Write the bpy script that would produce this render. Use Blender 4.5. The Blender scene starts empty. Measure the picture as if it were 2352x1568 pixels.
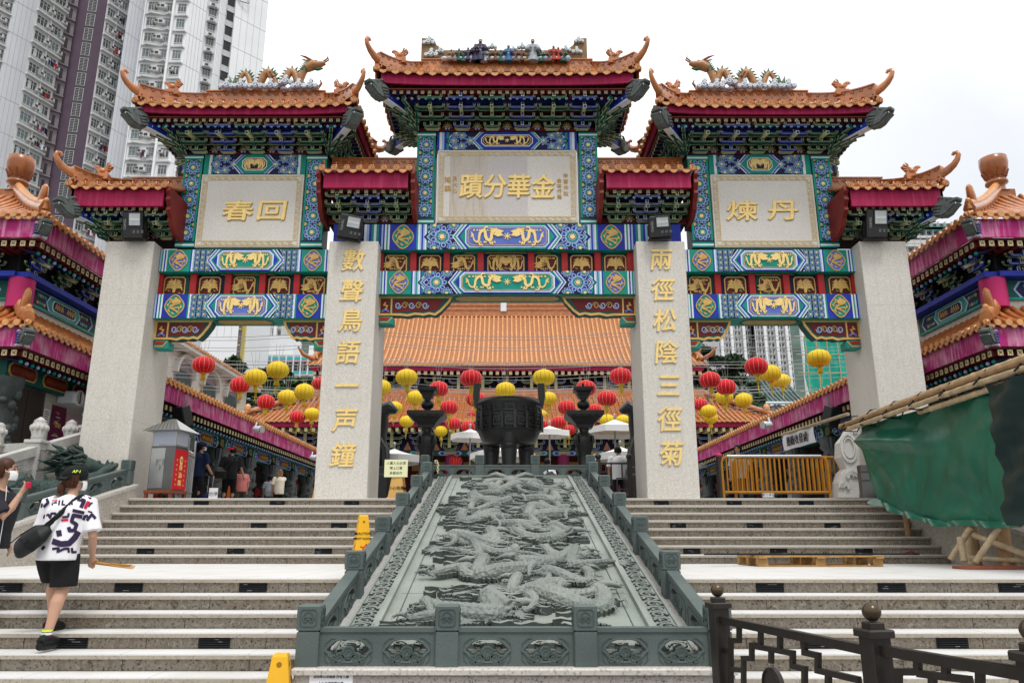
import bpy, math, random
from math import sin, cos, pi, radians as R, tan, atan, sqrt, atan2
from mathutils import Matrix, Vector
from mathutils.bvhtree import BVHTree
rnd = random.Random(7)
S = bpy.context.scene
COL = S.collection
# ---------------------------------------------------------------- camera
PITCH = R(14.51); FPX = 1750.0; VX = 1165.0; VY = 784.0; CZ = 1.611
cd = bpy.data.cameras.new('camera'); cam = bpy.data.objects.new('camera', cd); COL.objects.link(cam)
cam.location = (0, 0, CZ); cam.rotation_euler = (pi/2 + PITCH, 0, 0)
cd.sensor_width = 36; cd.lens = 36*FPX/2352; cd.shift_x = 11/2352; cd.clip_end = 9000; cd.clip_start = .05
S.camera = cam
S.view_settings.view_transform = 'Standard'; S.view_settings.look = 'None'
S.view_settings.gamma = 1; S.view_settings.exposure = 0.0; S.view_settings.use_curve_mapping = False
# ---------------------------------------------------------------- sky: bright broken overcast
SUN_EL, SUN_AZ = R(64), R(205)
W = bpy.data.worlds.new('World'); S.world = W; W.use_nodes = True
nt = W.node_tree; nt.nodes.clear()
out = nt.nodes.new('ShaderNodeOutputWorld'); bg = nt.nodes.new('ShaderNodeBackground')
sky = nt.nodes.new('ShaderNodeTexSky'); sky.sky_type = 'NISHITA'; sky.sun_disc = False
sky.sun_elevation = SUN_EL; sky.sun_rotation = SUN_AZ
tc = nt.nodes.new('ShaderNodeTexCoord')
nz = nt.nodes.new('ShaderNodeTexNoise'); nz.inputs['Scale'].default_value = 2.6; nz.inputs['Detail'].default_value = 6
nt.links.new(tc.outputs['Generated'], nz.inputs['Vector'])
rp = nt.nodes.new('ShaderNodeValToRGB'); rp.color_ramp.elements[0].position = .36; rp.color_ramp.elements[1].position = .5
rp.color_ramp.elements[0].color = (.86, .86, .86, 1)
nt.links.new(nz.outputs['Fac'], rp.inputs['Fac'])
mx = nt.nodes.new('ShaderNodeMix'); mx.data_type = 'RGBA'
dp = nt.nodes.new('ShaderNodeVectorMath'); dp.operation = 'DOT_PRODUCT'; dp.inputs[1].default_value = (.44, .84, .32); nt.links.new(tc.outputs['Generated'], dp.inputs[0])
m2 = nt.nodes.new('ShaderNodeMapRange'); m2.interpolation_type = 'SMOOTHSTEP'; m2.inputs[1].default_value = .95; m2.inputs[2].default_value = .992; m2.inputs[3].default_value = 0; m2.inputs[4].default_value = .55; nt.links.new(dp.outputs['Value'], m2.inputs[0])
ml = nt.nodes.new('ShaderNodeMath'); ml.operation = 'MULTIPLY'; nt.links.new(m2.outputs[0], ml.inputs[0]); nt.links.new(nz.outputs['Fac'], ml.inputs[1])   # one thinner patch of cloud
ms = nt.nodes.new('ShaderNodeMath'); ms.operation = 'SUBTRACT'; nt.links.new(rp.outputs['Color'], ms.inputs[0]); nt.links.new(ml.outputs[0], ms.inputs[1]); nt.links.new(ms.outputs[0], mx.inputs[0]); nt.links.new(sky.outputs['Color'], mx.inputs[6])
sx = nt.nodes.new('ShaderNodeSeparateXYZ'); nt.links.new(tc.outputs['Generated'], sx.inputs[0])
mr = nt.nodes.new('ShaderNodeMapRange'); mr.inputs[1].default_value = .0; mr.inputs[2].default_value = .85; nt.links.new(sx.outputs['Z'], mr.inputs[0])
cm = nt.nodes.new('ShaderNodeMix'); cm.data_type = 'RGBA'; nt.links.new(mr.outputs[0], cm.inputs[0])
cm.inputs[6].default_value = (7.6, 7.75, 7.95, 1); cm.inputs[7].default_value = (14.5, 14.5, 14.4, 1)   # overcast: brighter overhead, in the sky's own units
nt.links.new(cm.outputs[2], mx.inputs[7])
nt.links.new(mx.outputs[2], bg.inputs['Color']); bg.inputs['Strength'].default_value = .115
nt.links.new(bg.outputs[0], out.inputs[0])
sl = bpy.data.lights.new('sun', 'SUN'); sl.energy = 2.0; sl.angle = R(14); sl.color = (1, .985, .96)
so = bpy.data.objects.new('sun', sl); COL.objects.link(so)
so.rotation_euler = (pi/2 - SUN_EL, 0, R(20))
# ---------------------------------------------------------------- helpers
def at(px, py, Y):
    "the point at depth Y that the photograph (2352 px wide) shows at px, py"
    Z = Y*tan(PITCH + atan((VY-py)/FPX)); d = Y*cos(PITCH) + Z*sin(PITCH)
    return Vector(((px-VX)*d/FPX, Y, Z+CZ))
def zat(py, Y): return at(VX, py, Y).z
def xat(px, py, Y): return at(px, py, Y).x
MATS = {}; PEND = {}
def getm(k):
    if k in MATS: return MATS[k]
    if k not in PEND: PEND[k] = bpy.data.materials.new(k)
    return PEND[k]
def mat(name, col, rough=.6, metal=0., var=.0, vscale=3., speck=None, bump=0., bscale=40., stain=None, spec=.2, emit=0, streak=None, coat=0, trans=0):
    """principled material; var = colour variation, speck = (scale, amount, colour), stain = (scale, amount, colour), streak = (amount, colour)"""
    if name in MATS: return MATS[name]
    m = PEND.pop(name, None) or bpy.data.materials.new(name); m.use_nodes = True; t = m.node_tree; n = t.nodes; l = t.links
    b = n['Principled BSDF']; c4 = (*col, 1)
    b.inputs['Base Color'].default_value = c4; b.inputs['Roughness'].default_value = rough
    b.inputs['Metallic'].default_value = metal; b.inputs['Specular IOR Level'].default_value = spec
    if coat: b.inputs['Coat Weight'].default_value = coat; b.inputs['Coat Roughness'].default_value = .15
    if trans: b.inputs['Transmission Weight'].default_value = trans
    if emit: b.inputs['Emission Color'].default_value = c4; b.inputs['Emission Strength'].default_value = emit
    tcn = n.new('ShaderNodeTexCoord'); co = tcn.outputs['Object']
    cur = None
    def mixc(fac, a, bcol):
        x = n.new('ShaderNodeMix'); x.data_type = 'RGBA'; l.new(fac, x.inputs[0])
        if isinstance(a, tuple): x.inputs[6].default_value = a
        else: l.new(a, x.inputs[6])
        x.inputs[7].default_value = (*bcol, 1); return x.outputs[2]
    def noise(sc, det=4, vec=None, lo=.4, hi=.6, amt=1.):
        z = n.new('ShaderNodeTexNoise'); z.inputs['Scale'].default_value = sc; z.inputs['Detail'].default_value = det
        l.new(vec or co, z.inputs['Vector'])
        r = n.new('ShaderNodeMapRange'); r.inputs[1].default_value = lo; r.inputs[2].default_value = hi; r.inputs[4].default_value = amt
        l.new(z.outputs['Fac'], r.inputs[0]); return r.outputs[0]
    cur = c4
    if var: cur = mixc(noise(vscale, 5, None, .3, .7, 1), cur, tuple(min(1, max(0, c*(1-var))) for c in col))
    if stain: cur = mixc(noise(stain[0], 6, None, .48, .7, stain[1]), cur, stain[2])
    if streak:
        mp = n.new('ShaderNodeMapping'); mp.inputs['Scale'].default_value = (9, 9, .7); l.new(co, mp.inputs[0])
        cur = mixc(noise(1.6, 7, mp.outputs[0], .5, .72, streak[0]), cur, streak[1])
    if speck:
        cur = mixc(noise(speck[0], 3, None, .54, .66, speck[1]), cur, speck[2])
        if len(speck) > 3: cur = mixc(noise(speck[0]*.6, 3, None, .56, .68, speck[1]), cur, speck[3])
    if not isinstance(cur, tuple): l.new(cur, b.inputs['Base Color'])
    if bump:
        z = n.new('ShaderNodeTexNoise'); z.inputs['Scale'].default_value = bscale; z.inputs['Detail'].default_value = 5; l.new(co, z.inputs['Vector'])
        bp = n.new('ShaderNodeBump'); bp.inputs['Strength'].default_value = bump; bp.inputs['Distance'].default_value = .02
        l.new(z.outputs['Fac'], bp.inputs['Height']); l.new(bp.outputs[0], b.inputs['Normal'])
    MATS[name] = m; return m
# palette
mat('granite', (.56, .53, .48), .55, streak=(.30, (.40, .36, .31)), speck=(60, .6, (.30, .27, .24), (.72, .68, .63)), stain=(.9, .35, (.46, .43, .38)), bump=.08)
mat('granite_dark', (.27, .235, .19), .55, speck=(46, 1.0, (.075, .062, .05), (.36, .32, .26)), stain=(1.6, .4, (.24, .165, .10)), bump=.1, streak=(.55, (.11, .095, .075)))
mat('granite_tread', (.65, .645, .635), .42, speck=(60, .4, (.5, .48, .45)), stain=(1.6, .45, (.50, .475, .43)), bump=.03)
mat('granite_grey', (.40, .39, .37), .6, speck=(70, .8, (.2, .2, .2), (.52, .5, .48)), stain=(2, .5, (.26, .25, .23)), bump=.1)
mat('green_stone', (.108, .135, .130), .5, var=.25, vscale=2.2, speck=(90, .45, (.07, .10, .095)), bump=.15, bscale=70)
mat('green_stone_pale', (.25, .28, .25), .5, var=.25, vscale=1.6, speck=(60, .35, (.15, .19, .18)), stain=(1.2, .5, (.34, .35, .31)), bump=.15, bscale=60)
mat('relief_side_shade', (.085, .10, .092), .6, var=.3, vscale=6)  # dark stone tone that paints shade onto the relief's side faces
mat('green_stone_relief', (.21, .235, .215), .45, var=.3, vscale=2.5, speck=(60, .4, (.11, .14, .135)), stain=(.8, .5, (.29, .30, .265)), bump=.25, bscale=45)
mat('tile', (.54, .185, .05), .26, var=.45, vscale=5, stain=(2.6, .6, (.27, .085, .03)), bump=.05, spec=.5, coat=.3)
mat('tile_hall', (.66, .31, .13), .35, var=.3, vscale=5, stain=(1.2, .35, (.42, .17, .06)), spec=.4)
mat('tile_light', (.66, .31, .11), .35, var=.3, vscale=5, stain=(3, .4, (.36, .14, .05)), bump=.1, spec=.5)
mat('tile_dark', (.26, .08, .03), .5, var=.3)
mat('crimson', (.33, .008, .062), .55, var=.3, vscale=2, streak=(.45, (.46, .05, .14)))
mat('magenta', (.42, .02, .16), .6, var=.3, vscale=2, streak=(.85, (.62, .27, .42)), stain=(2.2, .35, (.70, .55, .60)))
mat('maroon', (.20, .012, .018), .5, var=.3, vscale=4)
mat('red', (.36, .018, .02), .5, var=.25, vscale=3)
mat('blue', (.016, .038, .38), .45, var=.3, vscale=3)
mat('blue_mid', (.10, .16, .50), .5, var=.2, vscale=3)
mat('navy', (.007, .011, .06), .5, var=.3)
mat('teal', (.008, .27, .21), .45, var=.3, vscale=3)
mat('teal_dark', (.006, .085, .07), .5, var=.3)
mat('white_paint', (.68, .74, .78), .5, var=.12, vscale=4)
mat('pale_blue', (.33, .45, .68), .5, var=.15, vscale=4)
mat('cream', (.55, .50, .28), .5, var=.2, vscale=5)
mat('gold', (.62, .37, .085), .38, var=.3, vscale=9, metal=.15, spec=.6)
mat('gold_leaf', (.86, .62, .22), .4, var=.18, vscale=14, metal=.12, spec=.6)
mat('gold_dull', (.46, .31, .10), .5, var=.3, vscale=9)
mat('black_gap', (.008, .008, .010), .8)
mat('soot', (.010, .011, .012), .42, var=.4, vscale=6, bump=.1, spec=.5)
mat('bronze_black', (.022, .024, .025), .38, var=.4, vscale=9, bump=.12, spec=.5)
mat('iron', (.028, .022, .019), .36, var=.3, vscale=12, metal=.3, bump=.06, spec=.5)
mat('iron_ball', (.10, .075, .05), .28, var=.3, vscale=9, metal=.7)
mat('grille', (.020, .023, .026), .5, var=.4, vscale=20)
mat('grille_white', (.45, .46, .47), .6, var=.5, vscale=20)
mat('steel', (.42, .42, .41), .32, var=.2, vscale=3, metal=.8)
mat('steel_dark', (.16, .16, .155), .35, var=.3, vscale=3, metal=.7)
mat('column_stone', (.13, .145, .15), .55, var=.45, vscale=6, bump=.3, bscale=12)
mat('beast_stone', (.13, .15, .145), .55, var=.4, vscale=9, bump=.25, bscale=30)
mat('plaque', (.62, .595, .55), .6, speck=(46, .7, (.30, .28, .26)), stain=(.7, .25, (.48, .42, .36)), bump=.05)
mat('plaque_stained', (.52, .47, .41), .6, speck=(46, .7, (.28, .24, .2)), streak=(.5, (.34, .26, .19)), bump=.05)
mat('plaque_rosy', (.52, .485, .475), .6, speck=(46, .7, (.3, .28, .27)), bump=.05)
mat('wall_stone', (.50, .47, .42), .7, speck=(40, .7, (.2, .19, .17)), stain=(1, .4, (.24, .23, .2)))
mat('wire', (.30, .31, .31), .5)
mat('wood_pallet', (.47, .27, .10), .7, var=.4, vscale=9, bump=.2)
mat('bamboo', (.47, .36, .22), .5, var=.4, vscale=7, bump=.1)
mat('bamboo_brown', (.33, .20, .10), .55, var=.4, vscale=6, bump=.1)
mat('asphalt', (.20, .195, .185), .85, var=.2)
mat('black_cloth', (.012, .012, .014), .85, var=.3, vscale=8)
mat('skin', (.50, .29, .20), .5, var=.12, vscale=5)
mat('white_cloth', (.78, .77, .80), .8, var=.06)
def I(d): return d
class MB:
    "collects shapes and builds ONE mesh object"
    def __init__(s): s.v = []; s.f = []; s.fm = []; s.sm = []; s.mn = []; s.M = None
    def mi(s, m):
        if m not in s.mn: s.mn.append(m)
        return s.mn.index(m)
    def add(s, vs, fs, m, smooth=False):
        o = len(s.v); M = s.M
        if M is not None:
            vs = [M @ Vector(p) for p in vs]
            if M.determinant() < 0: fs = [tuple(reversed(f)) for f in fs]
        s.v.extend([(p[0], p[1], p[2]) for p in vs]); k = s.mi(m)
        for f in fs: s.f.append(tuple(i+o for i in f)); s.fm.append(k); s.sm.append(smooth)
    def box(s, x0, x1, y0, y1, z0, z1, m):
        s.add([(x0,y0,z0),(x1,y0,z0),(x1,y1,z0),(x0,y1,z0),(x0,y0,z1),(x1,y0,z1),(x1,y1,z1),(x0,y1,z1)],
              [(0,3,2,1),(4,5,6,7),(0,1,5,4),(1,2,6,5),(2,3,7,6),(3,0,4,7)], m)
    def bbox(s, x0, x1, y0, y1, z0, z1, m, b=.01):
        "box with chamfered vertical and top edges"
        def ring(i, z): return [(x0+i,y0+b,z),(x0+b,y0+i,z),(x1-b,y0+i,z),(x1-i,y0+b,z),(x1-i,y1-b,z),(x1-b,y1-i,z),(x0+b,y1-i,z),(x0+i,y1-b,z)]
        vs = ring(0, z0)+ring(0, z1-b)+ring(b, z1)
        fs = [(i, (i+1)%8, (i+1)%8+8, i+8) for i in range(8)]+[(i+8, (i+1)%8+8, (i+1)%8+16, i+16) for i in range(8)]
        fs += [tuple(range(16, 24)), tuple(reversed(range(8)))]
        s.add(vs, fs, m)
    def bar(s, a, b, w, h, m, up=(0,0,1)):
        "rectangular bar from a to b"
        a = Vector(a); b = Vector(b); t = (b-a).normalized(); up = Vector(up)
        x = t.cross(up)
        if x.length < 1e-4: x = t.cross(Vector((0,1,0)))
        x.normalize(); z = x.cross(t); vs = []
        for p in (a, b):
            for i, j in ((-1,-1),(1,-1),(1,1),(-1,1)): vs.append(p + x*(i*w/2) + z*(j*h/2))
        s.add(vs, [(0,1,2,3),(7,6,5,4),(0,4,5,1),(1,5,6,2),(2,6,7,3),(3,7,4,0)], m)
    def prism(s, pts, o, U, V, N, d, m, side=None):
        "polygon pts (u,v) at o extruded by d along N"
        o = Vector(o); U = Vector(U); V = Vector(V); N = Vector(N); n = len(pts)
        a = [o+U*p[0]+V*p[1] for p in pts]; b = [q+N*d for q in a]
        s.add(a+b, [tuple(range(n, 2*n))], m)
        s.add(a+b, [tuple(reversed(range(n)))] + [(i, (i+1)%n, (i+1)%n+n, i+n) for i in range(n)], side or m)
    def fp(s, pts, y, d, m, side=None):
        "polygon in the x-z plane at y, standing d proud towards the viewer"
        s.prism(pts, (0, y, 0), (1,0,0), (0,0,1), (0,-1,0), d, m, side)
    def ribbon(s, path, w, o, U, V, N, d, m, closed=False):
        "flat band along a 2-D path; w = width or list"
        d = d*(1+rnd.uniform(0, .08))
        o = Vector(o); U = Vector(U); V = Vector(V); N = Vector(N); n = len(path)
        if n < 2: return
        ws = w if isinstance(w, (list, tuple)) else [w]*n
        L = []; Rr = []
        for i, p in enumerate(path):
            if closed: q0, q1 = path[i-1], path[(i+1) % n]
            else: q0, q1 = path[max(0, i-1)], path[min(n-1, i+1)]
            t1 = Vector((p[0]-q0[0], p[1]-q0[1])); t2 = Vector((q1[0]-p[0], q1[1]-p[1]))
            if t1.length < 1e-9: t1 = t2
            if t2.length < 1e-9: t2 = t1
            t1 = t1.normalized(); t2 = t2.normalized(); t = t1+t2
            t = t.normalized() if t.length > 1e-6 else t1
            k = min(1.8, 1/max(.35, t.dot(t1))); nn = (-t[1]*ws[i]/2*k, t[0]*ws[i]/2*k)
            L.append(o+U*(p[0]+nn[0])+V*(p[1]+nn[1])); Rr.append(o+U*(p[0]-nn[0])+V*(p[1]-nn[1]))
        vs = []
        for a, b in zip(L, Rr): vs += [a, b, a+N*d, b+N*d]
        fs = []; sd = []
        for i in range(n if closed else n-1):
            a = 4*i; b = 4*((i+1) % n)
            fs += [(a+2, a+3, b+3, b+2)]; sd += [(a, a+2, b+2, b), (a+3, a+1, b+1, b+3)]
        if not closed: sd += [(0,1,3,2), (4*n-4, 4*n-2, 4*n-1, 4*n-3)]
        s.add(vs, fs, m); s.add(vs, sd, 'relief_side_shade' if m == 'green_stone_relief' else m)   # carved flanks get a darker colour, painting in their shade
    def fr(s, path, w, y, d, m, closed=False): s.ribbon(path, w, (0,y,0), (1,0,0), (0,0,1), (0,-1,0), d, m, closed)
    def tube(s, path, r, m, n=8, cap=True, smooth=True, flat=1.):
        path = [Vector(p) for p in path]; k = len(path); rs = r if isinstance(r, (list, tuple)) else [r]*k
        vs = []; ref = None
        for i, p in enumerate(path):
            t = (path[min(k-1, i+1)] - path[max(0, i-1)])
            t = t.normalized() if t.length > 1e-9 else Vector((0,0,1))
            if ref is None:
                ref = t.orthogonal().normalized()
                if abs(t.z) < .9: ref = (Vector((0,0,1)) - t*t.z).normalized()
            ref = (ref - t*ref.dot(t)); ref = ref.normalized() if ref.length > 1e-6 else t.orthogonal().normalized()
            bi = t.cross(ref)
            for j in range(n):
                a = 2*pi*j/n; vs.append(p + ref*(cos(a)*rs[i]) + bi*(sin(a)*rs[i]*flat))
        fs = [(i*n+j, i*n+(j+1) % n, (i+1)*n+(j+1) % n, (i+1)*n+j) for i in range(k-1) for j in range(n)]
        s.add(vs, fs, m, smooth)
        if cap: s.add(vs, [tuple(reversed(range(n))), tuple(range((k-1)*n, k*n))], m)
    def lathe(s, prof, c, m, n=16, smooth=True, sx=1, sy=1):
        c = Vector(c); vs = []
        for r_, z in prof:
            for j in range(n): vs.append(c+Vector((r_*cos(2*pi*j/n)*sx, r_*sin(2*pi*j/n)*sy, z)))
        k = len(prof)
        fs = [(i*n+j, i*n+(j+1) % n, (i+1)*n+(j+1) % n, (i+1)*n+j) for i in range(k-1) for j in range(n)]
        s.add(vs, fs, m, smooth)
        s.add(vs, [tuple(reversed(range(n))), tuple(range((k-1)*n, k*n))], m)
    def ball(s, c, r, m, n=10, k=7):
        rx, ry, rz = (r, r, r) if not isinstance(r, (tuple, list)) else r
        c = Vector(c); vs = [c+Vector((0, 0, -rz))]
        for i in range(1, k):
            a = -pi/2+pi*i/k
            for j in range(n): b = 2*pi*j/n; vs.append(c+Vector((rx*cos(a)*cos(b), ry*cos(a)*sin(b), rz*sin(a))))
        vs.append(c+Vector((0, 0, rz))); fs = []
        for j in range(n): fs.append((0, 1+(j+1) % n, 1+j)); fs.append((len(vs)-1, 1+(k-2)*n+j, 1+(k-2)*n+(j+1) % n))
        for i in range(k-2):
            for j in range(n): fs.append((1+i*n+j, 1+i*n+(j+1) % n, 1+(i+1)*n+(j+1) % n, 1+(i+1)*n+j))
        s.add(vs, fs, m, True)
    def disc(s, c, r, y_, d, m, n=10):
        s.fp([(c[0]+r*cos(2*pi*i/n), c[1]+r*sin(2*pi*i/n)) for i in range(n)], y_, d, m)
    def quad(s, a, b, c, d, m, thick=0):
        s.add([a, b, c, d], [(0,1,2,3)], m)
        if thick:
            nn = (Vector(b)-Vector(a)).cross(Vector(d)-Vector(a)).normalized()*thick
            e = [Vector(p)-nn for p in (a, b, c, d)]
            s.add([a, b, c, d]+e, [(7,6,5,4),(0,4,5,1),(1,5,6,2),(2,6,7,3),(3,7,4,0)], m)
    def grid(s, P, m, smooth=True, thick=0):
        "P[i][j] points"
        a = len(P); b = len(P[0]); vs = [p for row in P for p in row]
        s.add(vs, [(i*b+j, i*b+j+1, (i+1)*b+j+1, (i+1)*b+j) for i in range(a-1) for j in range(b-1)], m, smooth)
    def text(s, t, o, size, m, U=(1,0,0), V=(0,0,1), N=(0,-1,0), d=.004, bold=0., sx=1., shear=0., align='CENTER'):
        vs, fs = glyphs(t, 0., shear, align); o = Vector(o); U = Vector(U); V = Vector(V); N = Vector(N)
        for k, (i, j) in enumerate(((0, 0), (1, .3), (-1, -.3), (.4, .8), (-.4, -.8)) if bold else ((0, 0),)):
            q = o+U*(i*bold*size)+V*(j*bold*size); dd = d*(1+.05*k)+.0006*k
            s.add([q+U*(x*size*sx)+V*(y*size)+N*(dd*(1 if z > 0 else 0)) for x, y, z in vs], fs, m)
    def build(s, name, parent=None, origin=None, mods=None):
        me = bpy.data.meshes.new(name)
        o = Vector(WL[parent.name]) if parent else Vector(origin or (0, 0, 0))
        me.from_pydata([(x-o.x, y-o.y, z-o.z) for x, y, z in s.v], [], s.f)
        for k in s.mn: me.materials.append(getm(k))
        me.polygons.foreach_set('material_index', s.fm); me.polygons.foreach_set('use_smooth', s.sm); me.update()
        ob = bpy.data.objects.new(name, me); COL.objects.link(ob)
        if parent: ob.parent = parent
        else: ob.location = o
        WL[ob.name] = o
        return ob
WL = {}
GL = {}
def glyphs(t, bold=0., shear=0., align='CENTER'):
    k = (t, bold, shear, align)
    if k not in GL:
        c = bpy.data.curves.new('glyph', 'FONT'); c.body = t; c.size = 1; c.extrude = .01; c.offset = bold; c.align_x = align; c.align_y = 'CENTER'
        c.resolution_u = 3; c.shear = shear
        o = bpy.data.objects.new('glyph', c); COL.objects.link(o)
        dg = bpy.context.evaluated_depsgraph_get(); me = bpy.data.meshes.new_from_object(o.evaluated_get(dg))
        vs = [tuple(v.co) for v in me.vertices]; fs = [tuple(p.vertices) for p in me.polygons]
        if len(t) == 1 and vs:      # centre a single sign
            cx = (min(v[0] for v in vs)+max(v[0] for v in vs))/2; cy = (min(v[1] for v in vs)+max(v[1] for v in vs))/2
            vs = [(a-cx, b-cy, z) for a, b, z in vs]
        GL[k] = (vs, fs)
        bpy.data.objects.remove(o); bpy.data.meshes.remove(me); bpy.data.curves.remove(c)
    return GL[k]
def thing(name, label, cat, loc=(0, 0, 0), group=None):
    o = bpy.data.objects.new(name, None); COL.objects.link(o); o.location = loc; o.empty_display_size = .2
    o['label'] = label; o['category'] = cat
    if group: o['group'] = group
    WL[o.name] = Vector(loc); return o
def tag(o, label, cat, group=None):
    o['label'] = label; o['category'] = cat
    if group: o['group'] = group
    return o
def struct(o): o['kind'] = 'structure'; return o
def stuff(o): o['kind'] = 'stuff'; return o
def dup(root, loc, label=None, group=None, rz=None, sc=None):
    r_ = root.copy(); COL.objects.link(r_); r_.location = loc; WL[r_.name] = Vector(loc)
    if label: r_['label'] = label
    if group: r_['group'] = group
    if rz is not None: r_.rotation_euler = (0, 0, rz)
    if sc is not None: r_.scale = (sc, sc, sc)
    for ch in list(root.children):
        c = ch.copy(); COL.objects.link(c); c.parent = r_
        for g in list(ch.children): e = g.copy(); COL.objects.link(e); e.parent = c
    return r_
def lerp(a, b, t): return a+(b-a)*t
# ================================================================ ground, terrace, stairs
X3, Y3, Z3 = (1,0,0), (0,1,0), (0,0,1)
m = MB(); m.add([(-4000,-600,0),(4000,-600,0),(4000,8000,0),(-4000,8000,0)], [(0,1,2,3)], 'asphalt'); struct(m.build('ground'))
ST = .2972; YL0 = 7.12; YU0 = 13.507; XR = .06
m = MB()
m.box(-30, -1.9, 15.93, 75, .02, 2.396, 'granite_grey'); m.box(2.02, 30, 15.93, 75, .02, 2.396, 'granite_grey')
m.box(-1.9, 2.02, 17.25, 75, .02, 2.396, 'granite_grey')
struct(m.build('terrace_ground'))
def step_part(root, x0, x1, y, z, depth, lights, last=False, h=.15, sub='step'):
    m = MB()
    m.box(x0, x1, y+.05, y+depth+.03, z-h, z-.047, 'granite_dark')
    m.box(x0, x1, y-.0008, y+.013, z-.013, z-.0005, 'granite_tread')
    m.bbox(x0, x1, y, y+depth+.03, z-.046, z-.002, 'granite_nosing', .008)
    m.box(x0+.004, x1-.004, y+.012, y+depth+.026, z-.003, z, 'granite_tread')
    x = x0+rnd.uniform(.2, 1.0)
    while x < x1-.2:
        m.box(x-.003, x+.003, y+.0485, y+.055, z-h, z-.048, 'joint')
        m.box(x-.003, x+.003, y-.0012, y+depth, z-.044, z+.0006, 'joint_pale'); x += 1.15+rnd.uniform(-.05, .05)
    p = m.build(sub, root)
    for lx in lights:
        g = MB(); w = .15; zc = z-.098
        g.box(lx-w, lx+w, y+.036, y+.051, zc-.05, zc+.05, 'grille')
        g.box(lx-w+.012, lx+w-.012, y+.032, y+.0365, zc-.041, zc+.041, 'black_gap')
        for k in range(4):
            zz = zc-.032+k*.0205
            g.box(lx-w+.012, lx+w-.012, y+.022, y+.033, zz-.003, zz+.005, 'grille')
            if rnd.random() < .45:
                a = rnd.uniform(-w+.02, .05); g.box(lx+a, lx+a+rnd.uniform(.03, .1), y+.0205, y+.0225, zz+.001, zz+.004, 'grille_white')
        g.build('step_light', p)
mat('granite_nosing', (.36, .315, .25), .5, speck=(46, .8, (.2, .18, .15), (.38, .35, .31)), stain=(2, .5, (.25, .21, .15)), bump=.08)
mat('joint', (.06, .055, .05), .9); mat('joint_pale', (.42, .40, .37), .9)
def stairs(root, side):
    xi = (-1.76 if side < 0 else 1.88)
    def rng(xo): return (xo, xi) if side < 0 else (xi, xo)
    LP = {7: (1345, 1857, 2360), 4: (1175, 1735, 2275), 1: (977, 1583, 2173), 'i5': (40, 853, 1692), 'i2': (475, 1435)} if side < 0 else \
         {7: (410, 897), 4: (30, 547, 1070), 1: (120, 703, 1277), 'i5': (653, 1475, 2290), 'i2': (960, 1877)}
    def px(v): return .3418*v if side < 0 else (2696+.5952*v)/1.7415
    ex = {7: (1520.,)} if side > 0 else {}
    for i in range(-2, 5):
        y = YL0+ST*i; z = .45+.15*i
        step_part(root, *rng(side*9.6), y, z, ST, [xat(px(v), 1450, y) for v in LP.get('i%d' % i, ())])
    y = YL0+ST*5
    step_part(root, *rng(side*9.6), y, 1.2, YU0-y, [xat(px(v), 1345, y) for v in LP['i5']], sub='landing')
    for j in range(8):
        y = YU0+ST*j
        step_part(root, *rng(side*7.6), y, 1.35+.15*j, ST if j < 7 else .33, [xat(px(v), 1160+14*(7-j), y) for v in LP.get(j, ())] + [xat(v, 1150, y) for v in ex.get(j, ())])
    m = MB(); a, b = rng(side*9.6)
    m.box(a, b, YL0+.3, YU0+.1, 0.01, .3, 'granite_grey'); m.box(*rng(side*7.6), YU0+.1, 15.9, .01, 1.19, 'granite_grey'); m.build('stair_core', root)
sL = thing('staircase', 'left flight of pale granite steps with black louvred step lights, man climbing it', 'staircase', (-4, 7, 0), 'granite stairs beside the carved ramp')
stairs(sL, -1)
sR = thing('staircase', 'right flight of pale granite steps with a wooden pallet on its landing', 'staircase', (4, 7, 0), 'granite stairs beside the carved ramp')
stairs(sR, 1)
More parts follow.
